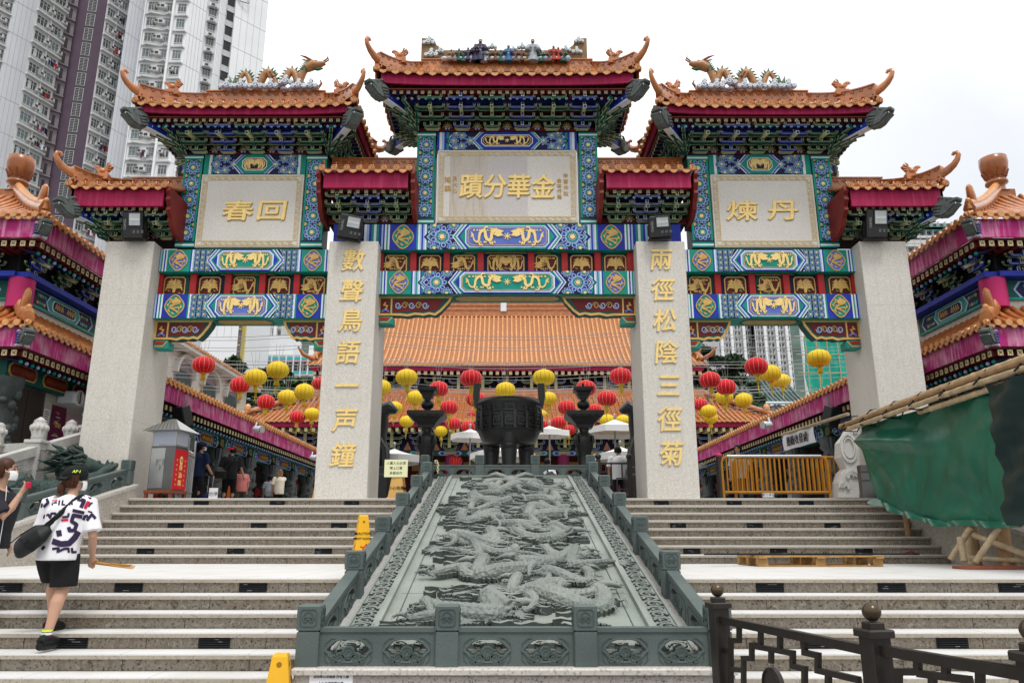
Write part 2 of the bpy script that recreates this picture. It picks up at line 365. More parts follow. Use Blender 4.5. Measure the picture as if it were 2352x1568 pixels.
# ================================================================ stone balustrades
def hole_path(a, b, n=28):
    P = []
    for i in range(n):
        t = 2*pi*i/n; k = 1+.10*abs(cos(3*t)) if sin(t) > -.2 else .96
        P.append((a*cos(t)*k, b*sin(t)*k))
    return P
def swirl(c, r, turns=1.6, n=16, fl=1):
    return [(c[0]+fl*r*(1-.8*i/n)*cos(turns*2*pi*i/n), c[1]+r*(1-.8*i/n)*sin(turns*2*pi*i/n)) for i in range(n+1)]
def panel(mb, A, B, h, th, N, nholes, mt, mr):
    "pierced panel between base points A and B (may slope); N faces the viewer"
    A = Vector(A); B = Vector(B); L = (Vector((B.x, B.y, 0))-Vector((A.x, A.y, 0))).length; U = (B-A)/L; V = Vector((0,0,1)); N = Vector(N)
    o = A-N*(th/2); cell = L/nholes; a, b = min(.19, cell*.32), h*.30
    for k in range(nholes):
        c = cell*(k+.5); cz = h*.46; hp = hole_path(a, b); n = len(hp)
        lo = cell*k; hi = cell*(k+1)
        right = [(c+p[0], cz+p[1]) for p in hp if p[0] >= -1e-6 and p[1] <= 0]; right = sorted([(c+p[0], cz+p[1]) for p in hp if p[0] >= -1e-6], key=lambda q: atan2(q[1]-cz, q[0]-c))
        left = sorted([(c+p[0], cz+p[1]) for p in hp if p[0] <= 1e-6], key=lambda q: atan2(q[1]-cz, c-q[0]))
        mb.prism([(hi, h), (c, h)]+right[::-1]+[(c, 0), (hi, 0)], o, U, V, N, th, mt)
        mb.prism([(lo, 0), (c, 0)]+left+[(c, h), (lo, h)], o, U, V, N, th, mt)
        for sg in (1, -1):
            oo = o+N*(th if sg > 0 else 0); NN = N*sg
            mb.ribbon([(c+p[0]*1.12, cz+p[1]*1.14) for p in hp], .016, oo, U, V, NN, .012, mt, True)
            i0, i1 = lo+.05, hi-.05
            mb.ribbon([(i0+.03, .02), (i0, .05), (i0, h-.09), (i0+.05, h-.05), (i1-.05, h-.05), (i1, h-.09), (i1, .05), (i1-.03, .02)], .007, oo, U, V, NN, .005, mr)
            # cloud filling the lower half of the opening
            for dx, dz, r_ in ((0, .10, .48), (-.42, -.45, .42), (.42, -.45, .42), (-.75, -.55, .3), (.75, -.55, .3)):
                q = [(c+a*dx+r_*a*.75*cos(t*pi/5), cz+b*dz-b*.3+r_*a*.75*sin(t*pi/5)) for t in range(10)]
                mb.prism(q, oo-NN*.03, U, V, NN, .038, mt)
                mb.ribbon(swirl((c+a*dx, cz+b*dz-b*.3), r_*a*.68, fl=1 if dx <= 0 else -1), .009, oo+NN*.008, U, V, NN, .006, mr)
    mb.prism([(0, h-.035), (L, h-.035), (L, h+.012), (L, h+.03)][:0] or [(0, h), (L, h), (L, h+.035), (0, h+.035)], o-N*.012, U, V, N, th+.024, mt)
def post(mb, p, z1, w, mt, mr, capz=.20):
    x, y, z0 = p; h = w/2
    mb.bbox(x-h, x+h, y-h, y+h, z0, z1-capz-.012, mt, .008)
    mb.box(x-h+.012, x+h-.012, y-h+.012, y+h-.012, z1-capz-.0125, z1-capz+.001, mr)
    mb.bbox(x-h-.004, x+h+.004, y-h-.004, y+h+.004, z1-capz, z1, mt, .012)
    zc = z1-capz/2
    for o, U, N in (((x, y-h-.004, zc), (1,0,0), (0,-1,0)), ((x+h+.004, y, zc), (0,1,0), (1,0,0)), ((x-h-.004, y, zc), (0,-1,0), (-1,0,0))):
        e = .068; g = .05
        mb.ribbon([(-e, -g), (-e, g), (-g, e), (g, e), (e, g), (e, -g), (g, -e), (-g, -e)], .008, o, U, (0,0,1), N, .006, mr, True)
        mb.ribbon(swirl((-.022, -.016), .027, 1.3), .010, o, U, (0,0,1), N, .008, mr)
        mb.ribbon(swirl((.022, -.016), .027, 1.3, fl=-1), .010, o, U, (0,0,1), N, .008, mr)
        mb.ribbon([(-.05, -.01), (-.035, .03), (0, .052), (.035, .03), (.05, -.01)], .009, o, U, (0,0,1), N, .006, mr)
def balustrade(root, bases, caps, ph, mt, mr, N, holes=2, w=.19, foot=.12, drop=0):
    for p, c in zip(bases, caps):
        mb = MB(); post(mb, (p[0], p[1], p[2]-drop), c, w, mt, mr); mb.build('post', root)
    for (p, q) in zip(bases, bases[1:]):
        A = Vector(p); B = Vector(q); t = (B-A); t.z = 0; t.normalize(); sl = (B.z-A.z)/((B-A).xy.length)
        A2 = A+t*(w/2); A2.z = A.z+sl*w/2; B2 = B-t*(w/2); B2.z = B.z-sl*w/2
        mb = MB(); panel(mb, A2, B2, ph, .10, N, holes, mt, mr); mb.build('panel', root)
mat('green_groove', (.075, .105, .097), .6, var=.3)
SLOPE = .2275
def capz(Y): return 1.068+SLOPE*(Y-6.9)
posts_y = [6.9+1.85*k for k in range(6)]
GS, GG = 'green_stone', 'green_groove'
for sgn, lb in ((-1, 'sloping green stone balustrade along the left edge of the dragon ramp'), (1, 'sloping green stone balustrade along the right edge of the dragon ramp')):
    x = XR+sgn*1.735; r_ = thing('stone_balustrade', lb, 'balustrade', (x, 6.9, .58), 'green stone balustrades round the carved ramp')
    balustrade(r_, [(x, y, capz(y)-.49) for y in posts_y], [capz(y) for y in posts_y], .27, GS, GG, (1, 0, 0) if sgn < 0 else (-1, 0, 0), drop=.1)
    mb = MB(); a = (x, 16.24, capz(16.15)-.49+.02); panel(mb, a, (x, 16.95, capz(16.15)-.36), .27, .10, (-sgn, 0, 0), 1, GS, GG); mb.build('panel', r_)
r_ = thing('stone_balustrade', 'low green stone balustrade closing the foot of the dragon ramp in front', 'balustrade', (XR, 6.9, .58), 'green stone balustrades round the carved ramp')
bx = [XR-1.735, XR-.567, XR+.60, XR+1.735]
for x in bx[1:3]:
    mb = MB(); post(mb, (x, 6.9, .58), 1.068, .19, GS, GG); mb.build('post', r_)
for xa, xb in zip(bx, bx[1:]):
    mb = MB(); panel(mb, (xa+.095, 6.9, .58), (xb-.095, 6.9, .58), .27, .10, (0, -1, 0), 2, GS, GG); mb.build('panel', r_)
r_ = thing('stone_balustrade', 'green stone balustrade across the top of the dragon ramp before the cauldron', 'balustrade', (XR, 17, 2.88), 'green stone balustrades round the carved ramp')
bx = [-1.82, -.61, .62, 1.84]
balustrade(r_, [(x, 17.05, 2.89) for x in bx], [3.41]*4, .27, GS, GG, (0, -1, 0))
# ================================================================ carved ramp
rp_ = thing('carved_ramp', 'grey green stone ramp carved with dragons in clouds between the two stairs', 'ramp', (XR, 6.9, 0))
m = MB(); hw = 1.81
def zr(Y): return .66+SLOPE*(Y-6.95)
for sg in (-1, 1):
    x0, x1 = sorted((XR+sg*1.56, XR+sg*hw))
    m.add([(x0, 6.76, .02), (x1, 6.76, .02), (x1, 16.95, .02), (x0, 16.95, .02), (x0, 6.76, .555), (x1, 6.76, .555), (x1, 16.95, 2.86), (x0, 16.95, 2.86)],
          [(0,3,2,1), (4,5,6,7), (0,1,5,4), (1,2,6,5), (2,3,7,6), (3,0,4,7)], 'granite_grey')
m.box(XR-1.56, XR+1.56, 6.76, 7.02, .02, .52, 'granite_front')
m.bbox(XR-hw-.03, XR+hw+.03, 6.73, 7.03, .53, .58, 'granite_ledge', .012)
m.box(XR-1.8, XR+1.8, 16.9, 17.2, .02, 2.885, 'granite_grey')
mat('granite_front', (.40, .36, .34), .55, speck=(60, .95, (.12, .11, .11), (.55, .47, .44)), bump=.1)
mat('granite_ledge', (.50, .47, .43), .55, speck=(40, .8, (.25, .23, .21), (.62, .58, .54)), bump=.08)
m.build('base', rp_)
import mathutils
th = atan(SLOPE); RU = Vector((1, 0, 0)); RV = Vector((0, cos(th), sin(th))); RN = Vector((0, -sin(th), cos(th)))
RO = Vector((XR, 6.98, zr(6.98))); RL = (16.9-6.98)/cos(th)
def rpt(u, v, h=0): return RO+RU*u+RV*v+RN*h
m = MB()
m.prism([(-1.56, 0), (1.56, 0), (1.56, RL), (-1.56, RL)], RO-RN*.3, RU, RV, RN, .3, 'green_stone_pale', 'green_stone')
for k in range(1, 6):
    v = RL*k/6; m.ribbon([(-1.2, v), (1.2, v)], .006, RO, RU, RV, RN, .0015, GG)
m.build('slab', rp_)
m = MB()
for sg in (-1, 1):
    m.ribbon([(sg*1.275, .02), (sg*1.275, RL-.15)], .045, RO, RU, RV, RN, .05, 'green_stone_pale')
    m.ribbon([(sg*1.32, .02), (sg*1.32, RL-.1)], .025, RO, RU, RV, RN, .03, 'green_stone_pale')
    m.ribbon([(sg*1.55, .02), (sg*1.55, RL-.02)], .02, RO, RU, RV, RN, .02, 'green_stone_pale')
    m.ribbon([(sg*1.13, .05), (sg*1.13, RL-.25)], .012, RO, RU, RV, RN, .004, GG)
m.ribbon([(-1.3, RL-.14), (1.3, RL-.14)], .05, RO, RU, RV, RN, .05, 'green_stone_pale')
m.build('frame_moulding', rp_)
rr = random.Random(3)
for sg in (-1, 1):
    m = MB(); v = .12; k = 0
    while v < RL-.1:
        c = (sg*1.435+rr.uniform(-.01, .01), v); f = 1 if k % 2 else -1
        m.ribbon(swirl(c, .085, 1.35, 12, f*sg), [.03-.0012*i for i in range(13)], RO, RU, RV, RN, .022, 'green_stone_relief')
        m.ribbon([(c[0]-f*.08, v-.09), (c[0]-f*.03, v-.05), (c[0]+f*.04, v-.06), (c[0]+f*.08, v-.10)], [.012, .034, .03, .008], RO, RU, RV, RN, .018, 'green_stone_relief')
        for q in range(2):
            a = rr.uniform(0, 6.28); m.ribbon([(c[0]+.03*cos(a), v+.03*sin(a)), (c[0]+.09*cos(a+.5), v+.10*sin(a+.5))], [.03, .008], RO, RU, RV, RN, .02, 'green_stone_relief')
        v += .165; k += 1
    m.build('scroll_border', rp_)
# dragons in relief
ds = bpy.data.materials.new('dragon_scale'); 
mat('relief_scale', (.20, .225, .205), .42, var=.25, vscale=3, stain=(.9, .55, (.30, .31, .275)))
def scale_bump(mt, sc, stg):
    t = mt.node_tree; b = t.nodes['Principled BSDF']; vo = t.nodes.new('ShaderNodeTexVoronoi'); vo.inputs['Scale'].default_value = sc
    tcx = t.nodes.new('ShaderNodeTexCoord'); t.links.new(tcx.outputs['Object'], vo.inputs['Vector'])
    bp = t.nodes.new('ShaderNodeBump'); bp.inputs['Strength'].default_value = stg; bp.inputs['Distance'].default_value = .04; bp.invert = True
    t.links.new(vo.outputs['Distance'], bp.inputs['Height']); t.links.new(bp.outputs[0], b.inputs['Normal'])
scale_bump(MATS['relief_scale'], 24, .5)
bpy.data.materials.remove(ds)
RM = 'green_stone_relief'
def rtube(mb, pts, r, mt, n=8, hh=.02):
    mb.tube([rpt(u, v, hh) for u, v in pts] if len(pts[0]) == 2 else [rpt(*p) for p in pts], r, mt, n)
def cloud(mb, u, v, s, fl=1):
    for dx, dy, r_ in ((0, 0, 1), (.9, -.12, .75), (-.85, -.1, .7), (1.6, -.2, .4)):
        c = (u+fl*dx*s, v+dy*s); rr_ = r_*s*.62
        mb.ribbon([(c[0]+rr_*1.1*cos(t*pi/6), c[1]+rr_*sin(t*pi/6)) for t in range(12)], rr_*.9, RO, RU, RV, RN, .035+.02*r_, RM, True)
        mb.ribbon(swirl(c, rr_*.9, 1.5, 14, fl), rr_*.28, RO+RN*(.04+.02*r_), RU, RV, RN, .03, RM)
    L_ = s*rr.uniform(2.2, 3.6); w_ = [s*.10, s*.34, s*.42, s*.3, s*.05]
    mb.ribbon([(u+fl*(s*1.2+L_*k/4), v-s*.25+s*.16*sin(k*1.7)) for k in range(5)], w_, RO, RU, RV, RN, .04, RM)
    mb.ribbon([(u+fl*(s*1.2+L_*k/4*.8), v-s*.05+s*.14*sin(k*1.7+1)) for k in range(5)], [x*.55 for x in w_], RO, RU, RV, RN, .06, RM)
def rhead(mb, u, v, s, fl):
    rtube(mb, [(u-fl*.9*s, v, .05), (u-fl*.2*s, v+.1*s, .10), (u+fl*.5*s, v+.12*s, .11), (u+fl*1.2*s, v+.02*s, .10), (u+fl*1.5*s, v-.02*s, .08)], [.3*s, .42*s, .34*s, .2*s, .13*s], RM)
    rtube(mb, [(u+fl*.1*s, v-.35*s, .06), (u+fl*.8*s, v-.42*s, .07), (u+fl*1.2*s, v-.36*s, .06)], [.2*s, .13*s, .05*s], RM, 6)
    for k in (-1, 1):
        rtube(mb, [(u-fl*.1*s, v+.25*k*s, .12), (u-fl*.9*s, v+.55*k*s, .15), (u-fl*1.8*s, v+.5*k*s, .10)], [.12*s, .09*s, .02*s], RM, 5)
        rtube(mb, [(u+fl*1.3*s, v+.1*k*s, .1), (u+fl*1.9*s, v+.4*k*s, .08), (u+fl*1.6*s, v+.9*k*s, .05), (u+fl*2.2*s, v+1.2*k*s, .03)], [.05*s, .05*s, .04*s, .01*s], RM, 5)
    for k in range(7):
        a = v+(-.7+.24*k)*s; rtube(mb, [(u-fl*.6*s, lerp(v, a, .5), .08), (u-fl*1.4*s, a, .06), (u-fl*(2.1+.3*sin(k*2))*s, a+.12*s*sin(k*3), .03)], [.15*s, .12*s, .02*s], RM, 5)
    mb.ball(rpt(u+fl*.45*s, v+.3*s, .14), .09*s, RM, 6, 5)
def rleg(mb, u, v, s, fl, up):
    k = (u+fl*.9*s, v+up*.5*s); e = (u+fl*1.9*s, v+up*.15*s)
    rtube(mb, [(u, v, .04), (k[0], k[1], .08), (e[0], e[1], .06)], [.3*s, .22*s, .15*s], 'relief_scale', 7)
    for q in range(4):
        a = (-.9+.6*q); rtube(mb, [(e[0], e[1], .06), (e[0]+fl*.4*s*cos(a), e[1]+.4*s*sin(a), .08), (e[0]+fl*.75*s*cos(a), e[1]+.75*s*sin(a)-.1*s, .03)], [.10*s, .08*s, .02*s], RM, 5)
    for q in range(3):
        rtube(mb, [(k[0], k[1], .06), (k[0]-fl*(.7+.2*q)*s, k[1]+up*(.2+.15*q)*s, .05), (k[0]-fl*(1.3+.2*q)*s, k[1]+up*(.1+.3*q)*s, .03)], [.09*s, .07*s, .01*s], RM, 5)
def rdragon(mb, u0, v0, w, h, fl, s=.115, loops=1.5, ph=0.):
    "sinuous dragon: head at (u0, v0), body trailing over w x h"
    P = []; n = 108
    for i in range(n+1):
        t = i/n
        P.append((u0-fl*w*(t+.17*sin(2*pi*loops*1.0*t+.5+ph)), v0+h*(.62*sin(2*pi*loops*t+ph)*(1-.25*t)-.35*t)))
    rs = [s*(.55+.45*min(1, 6*i/n))*(1 if i < n*.6 else 1-.8*(i-n*.6)/(n*.4)) for i in range(n+1)]
    mb.tube([rpt(u, v, .035+.06*(1+sin(i*.15))/2) for i, (u, v) in enumerate(P)], [r_*(.96+.08*(i % 3)/2) for i, r_ in enumerate(rs)], 'relief_scale', 10, True, False)
    for i in range(4, n-6, 2):
        t = Vector((P[i+1][0]-P[i-1][0], P[i+1][1]-P[i-1][1])).normalized(); nn = (-t[1]*fl, t[0]*fl)
        mb.ribbon([(P[i][0]+nn[0]*rs[i]*.7, P[i][1]+nn[1]*rs[i]*.7), (P[i][0]+nn[0]*rs[i]*1.45-fl*.03, P[i][1]+nn[1]*rs[i]*1.45)], [.045, .006], RO+RN*.02, RU, RV, RN, .045, RM)
    rhead(mb, P[0][0]+fl*s, P[0][1], s*1.05, fl)
    for q, up in ((.16, 1), (.3, -1), (.55, 1), (.68, -1)):
        i = int(q*n); rleg(mb, P[i][0], P[i][1], s*.9, fl if q < .4 else -fl, up)
    e = P[-1]
    for q in range(5):
        a = pi+(-.8+.4*q); mb.ribbon([e, (e[0]+fl*.12*cos(a), e[1]+.12*sin(a)), (e[0]+fl*.25*cos(a+.3), e[1]+.22*sin(a+.3))], [.05, .05, .008], RO, RU, RV, RN, .04, RM)
DR = [(.05, 1.0, 1.0, .5, 1, .13, 1.6, 0), (.95, 1.35, 1.0, .55, 1, .125, 1.4, 2.2), (-.55, 2.45, .9, .5, -1, .115, 1.5, .8), (.2, 2.9, .95, .5, -1, .12, 1.5, 3.4),
      (-.15, 4.0, .85, .55, 1, .12, 1.6, 1.2), (.9, 4.3, .85, .6, 1, .12, 1.4, 0), (-.8, 5.5, .75, .5, -1, .11, 1.5, 2), (.1, 5.75, .95, .55, -1, .12, 1.6, .4),
      (-.1, 7.0, .9, .5, 1, .115, 1.5, 3), (.95, 7.1, .8, .5, 1, .115, 1.4, 1.1), (-.35, 8.4, .7, .5, -1, .11, 1.4, 2.5), (.25, 8.5, .75, .55, -1, .11, 1.4, 0),
      (-.1, 1.75, .8, .4, -1, .085, 1.6, 1), (.9, 2.15, .7, .35, 1, .08, 1.5, 2), (.0, 3.4, .8, .4, 1, .085, 1.7, 2.8), (.55, 5.0, .9, .35, 1, .08, 1.6, .5), (-.7, 6.3, .65, .35, -1, .075, 1.6, 1.7), (.9, 6.3, .6, .35, 1, .08, 1.5, 3.3), (-.05, 7.75, .7, .35, 1, .075, 1.6, .2)]
rq = random.Random(21)
DR = [(a, b, c, d, e, f*.84, g, h) for a, b, c, d, e, f, g, h in DR]+[(rq.uniform(-.15, .2)+.75*e, .8+.78*k, .75, .32, e, .062, 1.7, rq.uniform(0, 6)) for k in range(11) for e in ((1,) if k % 2 else (-1,))]
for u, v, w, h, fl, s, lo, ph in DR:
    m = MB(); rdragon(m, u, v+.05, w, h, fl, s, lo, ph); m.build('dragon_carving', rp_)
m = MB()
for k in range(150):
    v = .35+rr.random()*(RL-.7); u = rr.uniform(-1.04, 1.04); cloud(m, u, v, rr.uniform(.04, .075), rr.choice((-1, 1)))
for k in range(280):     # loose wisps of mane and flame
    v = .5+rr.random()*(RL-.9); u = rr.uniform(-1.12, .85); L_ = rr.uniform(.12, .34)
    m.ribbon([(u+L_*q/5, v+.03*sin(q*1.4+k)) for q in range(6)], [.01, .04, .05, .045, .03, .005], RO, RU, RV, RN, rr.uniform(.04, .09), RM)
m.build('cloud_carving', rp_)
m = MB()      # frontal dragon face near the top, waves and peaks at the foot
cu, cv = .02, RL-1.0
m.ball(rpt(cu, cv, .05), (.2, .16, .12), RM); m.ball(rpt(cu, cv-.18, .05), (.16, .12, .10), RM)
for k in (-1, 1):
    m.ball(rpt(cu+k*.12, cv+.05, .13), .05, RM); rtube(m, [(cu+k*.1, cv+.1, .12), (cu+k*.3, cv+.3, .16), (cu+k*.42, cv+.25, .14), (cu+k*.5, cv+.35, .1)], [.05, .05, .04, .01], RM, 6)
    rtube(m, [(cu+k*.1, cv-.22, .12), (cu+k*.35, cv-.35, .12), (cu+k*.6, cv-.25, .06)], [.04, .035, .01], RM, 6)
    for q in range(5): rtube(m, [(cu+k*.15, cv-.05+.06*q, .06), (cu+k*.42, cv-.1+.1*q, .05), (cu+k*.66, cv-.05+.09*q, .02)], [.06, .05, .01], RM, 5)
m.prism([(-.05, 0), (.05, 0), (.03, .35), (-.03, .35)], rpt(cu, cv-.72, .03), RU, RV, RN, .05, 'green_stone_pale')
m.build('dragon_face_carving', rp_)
m = MB()
for k in range(13):
    u = -1.05+k*.175; hh = rr.uniform(.12, .3)
    m.prism([(-.12, 0), (.12, 0), (.06, hh*.7), (.01, hh), (-.05, hh*.75)], rpt(u, .1, 0), RU, RV, RN, .03+.01*(k % 3), 'green_stone_pale')
    m.ribbon(swirl((u+.05, .1), .06, 1.3, 10), .014, rpt(0, 0, .03), RU, RV, RN, .02, RM)
m.build('mountain_carving', rp_)
# ================================================================ memorial gateway
gate = thing('memorial_gateway', 'huge painted Chinese memorial gateway with four granite pillars and orange tiled roofs', 'gateway', (0, 16.475, 2.4))
YP = 15.8; YB = 16.12; YC = 16.475
def pillar(x0, x1, chars, ys, xc, size):
    m = MB(); m.bbox(x0, x1, YP, YP+1.35, 2.396, zat(554, YP), 'granite', .012)
    if not chars:
        for py in (700, 965): m.box(x0-.0006, x1+.0006, YP-.0006, YP+1.3506, zat(py, YP)-.004, zat(py, YP)+.004, 'joint_pale')
    p = m.build('pillar', gate)
    if chars:
        t = MB()
        for c, y in zip(chars, ys): t.text(c, (xc, YP, zat(y, YP)), size, 'gold_leaf', d=.02, bold=.018, sx=.95, shear=.12)
        t.build('lettering', p)
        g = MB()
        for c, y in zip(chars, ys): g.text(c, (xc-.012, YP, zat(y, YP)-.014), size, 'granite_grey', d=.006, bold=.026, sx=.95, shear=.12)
        g.build('lettering_drop_shadow', p)  # darker offset copy of the characters, their shadow painted on the stone
    return p
pillar(-8.87, -7.82, '', [], 0, 0); pillar(7.80, 8.84, '', [], 0, 0)
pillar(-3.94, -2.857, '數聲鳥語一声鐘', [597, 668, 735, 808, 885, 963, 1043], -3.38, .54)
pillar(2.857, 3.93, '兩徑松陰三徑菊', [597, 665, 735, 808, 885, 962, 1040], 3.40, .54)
def hexa(c, s, z0, z1, xc=0):
    zm = (z0+z1)/2
    return [(xc-c, zm), (xc-c+s, z0), (xc+c-s, z0), (xc+c, zm), (xc+c-s, z1), (xc-c+s, z1)]
def octo(a, b, k, xc, zc):
    return [(xc-a, zc-b+k), (xc-a+k*.5, zc-b+k*.5), (xc-a+k, zc-b), (xc+a-k, zc-b), (xc+a-k*.5, zc-b+k*.5), (xc+a, zc-b+k), (xc+a, zc+b-k), (xc+a-k*.5, zc+b-k*.5), (xc+a-k, zc+b), (xc-a+k, zc+b), (xc-a+k*.5, zc+b-k*.5), (xc-a, zc+b-k)]
def rosette(mb, x, z, r, y, mats=('navy', 'teal', 'blue', 'pale_blue', 'gold_leaf'), zlo=None, zhi=None, n=9):
    def dz(c, rr_, yy, d, mt, n_):
        P = [(c[0]+rr_*cos(2*pi*i/n_), c[1]+rr_*sin(2*pi*i/n_)) for i in range(n_)]
        if zlo is not None:
            if c[1]+rr_ < zlo or c[1]-rr_ > zhi: return
            P = [(a, min(zhi-.01, max(zlo+.01, b))) for a, b in P]
        mb.fp(P, yy, d, mt)
    dz((x, z), r, y, .004, mats[0], 14)
    for ring, (rr_, pr, cm) in enumerate(((.76, .23, mats[2]), (.44, .2, mats[1]))):
        for k in range(n):
            a = 2*pi*(k+.5*ring)/n; c = (x+r*rr_*cos(a), z+r*rr_*sin(a))
            if zlo is not None and not (zlo < c[1]-r*pr*.5 and c[1]+r*pr*.5 < zhi): continue
            dz(c, r*pr, y-.004, .004+.002*ring, mats[3], 7); dz(c, r*pr*.62, y-.004, .007+.002*ring, cm, 6)
    dz((x, z), r*.22, y-.004, .014, mats[4], 10)
def dragon(mb, x, z, w, h, fl, y, mt='gold', d=.018, cyc=2.0):
    y -= .0011*fl+.0011
    "gold dragon in relief, head at the inner end (fl = +1 looks to +x)"
    n = 22; P = []
    for i in range(n+1):
        t = i/n; P.append((x+fl*w*(t-.5)*.86-fl*w*.03*sin(2*pi*cyc*t*2), z+h*.33*sin(2*pi*cyc*t+pi*.9)*(1-.25*t)+h*.12*t))
    mb.fr(P, [h*(.05+.10*min(1, i/8)) for i in range(n+1)], y, d, mt)
    hx, hz = P[-1]; q = h*.2
    mb.fp([(hx-fl*q, hz-q*.5), (hx, hz-q), (hx+fl*q*1.5, hz-q*.7), (hx+fl*q*.9, hz), (hx+fl*q*1.6, hz+q*.5), (hx+fl*q*.4, hz+q*.9), (hx-fl*q*.9, hz+q*1.2), (hx-fl*q*.6, hz+q*.3)][::fl], y, d*1.3, mt)
    for k in range(3): mb.fr([(hx-fl*q*.4, hz+q*(.6-.5*k)), (hx-fl*q*1.5, hz+q*(1.2-.6*k)), (hx-fl*q*2.2, hz+q*(1.0-.5*k))], [q*.35, q*.25, q*.05], y, d*.8, mt)
    for t, s_ in ((.2, -1), (.42, 1), (.66, -1), (.84, 1)):
        i = int(t*n); a = P[i]; mb.fr([a, (a[0]+fl*w*.06, a[1]+s_*h*.18), (a[0]+fl*w*.12, a[1]+s_*h*.16), (a[0]+fl*w*.15, a[1]+s_*h*.26)], [h*.08, h*.07, h*.06, h*.02], y, d*.8, mt)
        mb.fr([(a[0]+fl*w*.11, a[1]+s_*h*.16), (a[0]+fl*w*.16, a[1]+s_*h*.12)], [h*.05, h*.01], y, d*.8, mt)
    for k in range(10):
        a = P[2*k+1]; sg = 1 if a[1] > z else -1; b_ = (a[0]+fl*w*.02, z-sg*h*.32); mb.fr([(b_[0]-w*.03, b_[1]), (b_[0], b_[1]+h*.05), (b_[0]+w*.035, b_[1]-h*.02)], [h*.02, h*.07, h*.02], y, d*.6, mt)
    e = P[0]
    for k in range(3): mb.fr([e, (e[0]-fl*w*.05, e[1]+h*(.1-.1*k)), (e[0]-fl*w*.09, e[1]+h*(.16-.14*k))], [h*.07, h*.06, h*.01], y, d*.7, mt)
def flame_pearl(mb, x, z, r, y, mt='gold'):
    mb.disc((x, z), r*.5, y, .02, mt, 8)
    for k in range(7):
        a = 2*pi*k/7+.3; mb.fr([(x+r*.55*cos(a), z+r*.55*sin(a)), (x+r*.9*cos(a+.25), z+r*.9*sin(a+.25)), (x+r*1.25*cos(a), z+r*1.25*sin(a))], [r*.3, r*.22, r*.04], y, .014, mt)
def medallion(mb, x, z, a, b, y, fill, mt='gold'):
    P = []
    for i in range(24):
        t = 2*pi*i/24; k = 1+.07*cos(4*t); P.append((x+a*cos(t)*k, z+b*sin(t)*k))
    mb.fp(P, y, .006, fill); mb.fr(P, a*.10, y, .016, mt, True)
    mb.fr([(x+a*(.55*sin(2.6*pi*t/10)*(1-.03*t)), z+b*(.62-.128*t)) for t in range(11)], [a*(.34-.022*t) for t in range(11)], y-.006, .016, mt)
    mb.disc((x, z+b*.38), a*.32, y-.006, .022, mt, 8)
    for k in range(8):
        t = 2*pi*(k+.5)/8; mb.fr([(x+a*.62*cos(t), z+b*.62*sin(t)), (x+a*.78*cos(t+.25), z+b*.74*sin(t+.25)), (x+a*.66*cos(t+.5), z+b*.78*sin(t+.5))], [a*.07, a*.20, a*.05], y-.006, .010, mt)
    for s_ in (-1, 1):
        mb.fr([(x, z+b*.3), (x+s_*a*.5, z+b*.4), (x+s_*a*.62, z+b*.12)], [a*.16, a*.12, a*.03], y-.006, .014, mt)
        mb.fr([(x, z-b*.2), (x+s_*a*.5, z-b*.15), (x+s_*a*.58, z-b*.5)], [a*.16, a*.12, a*.03], y-.006, .014, mt)
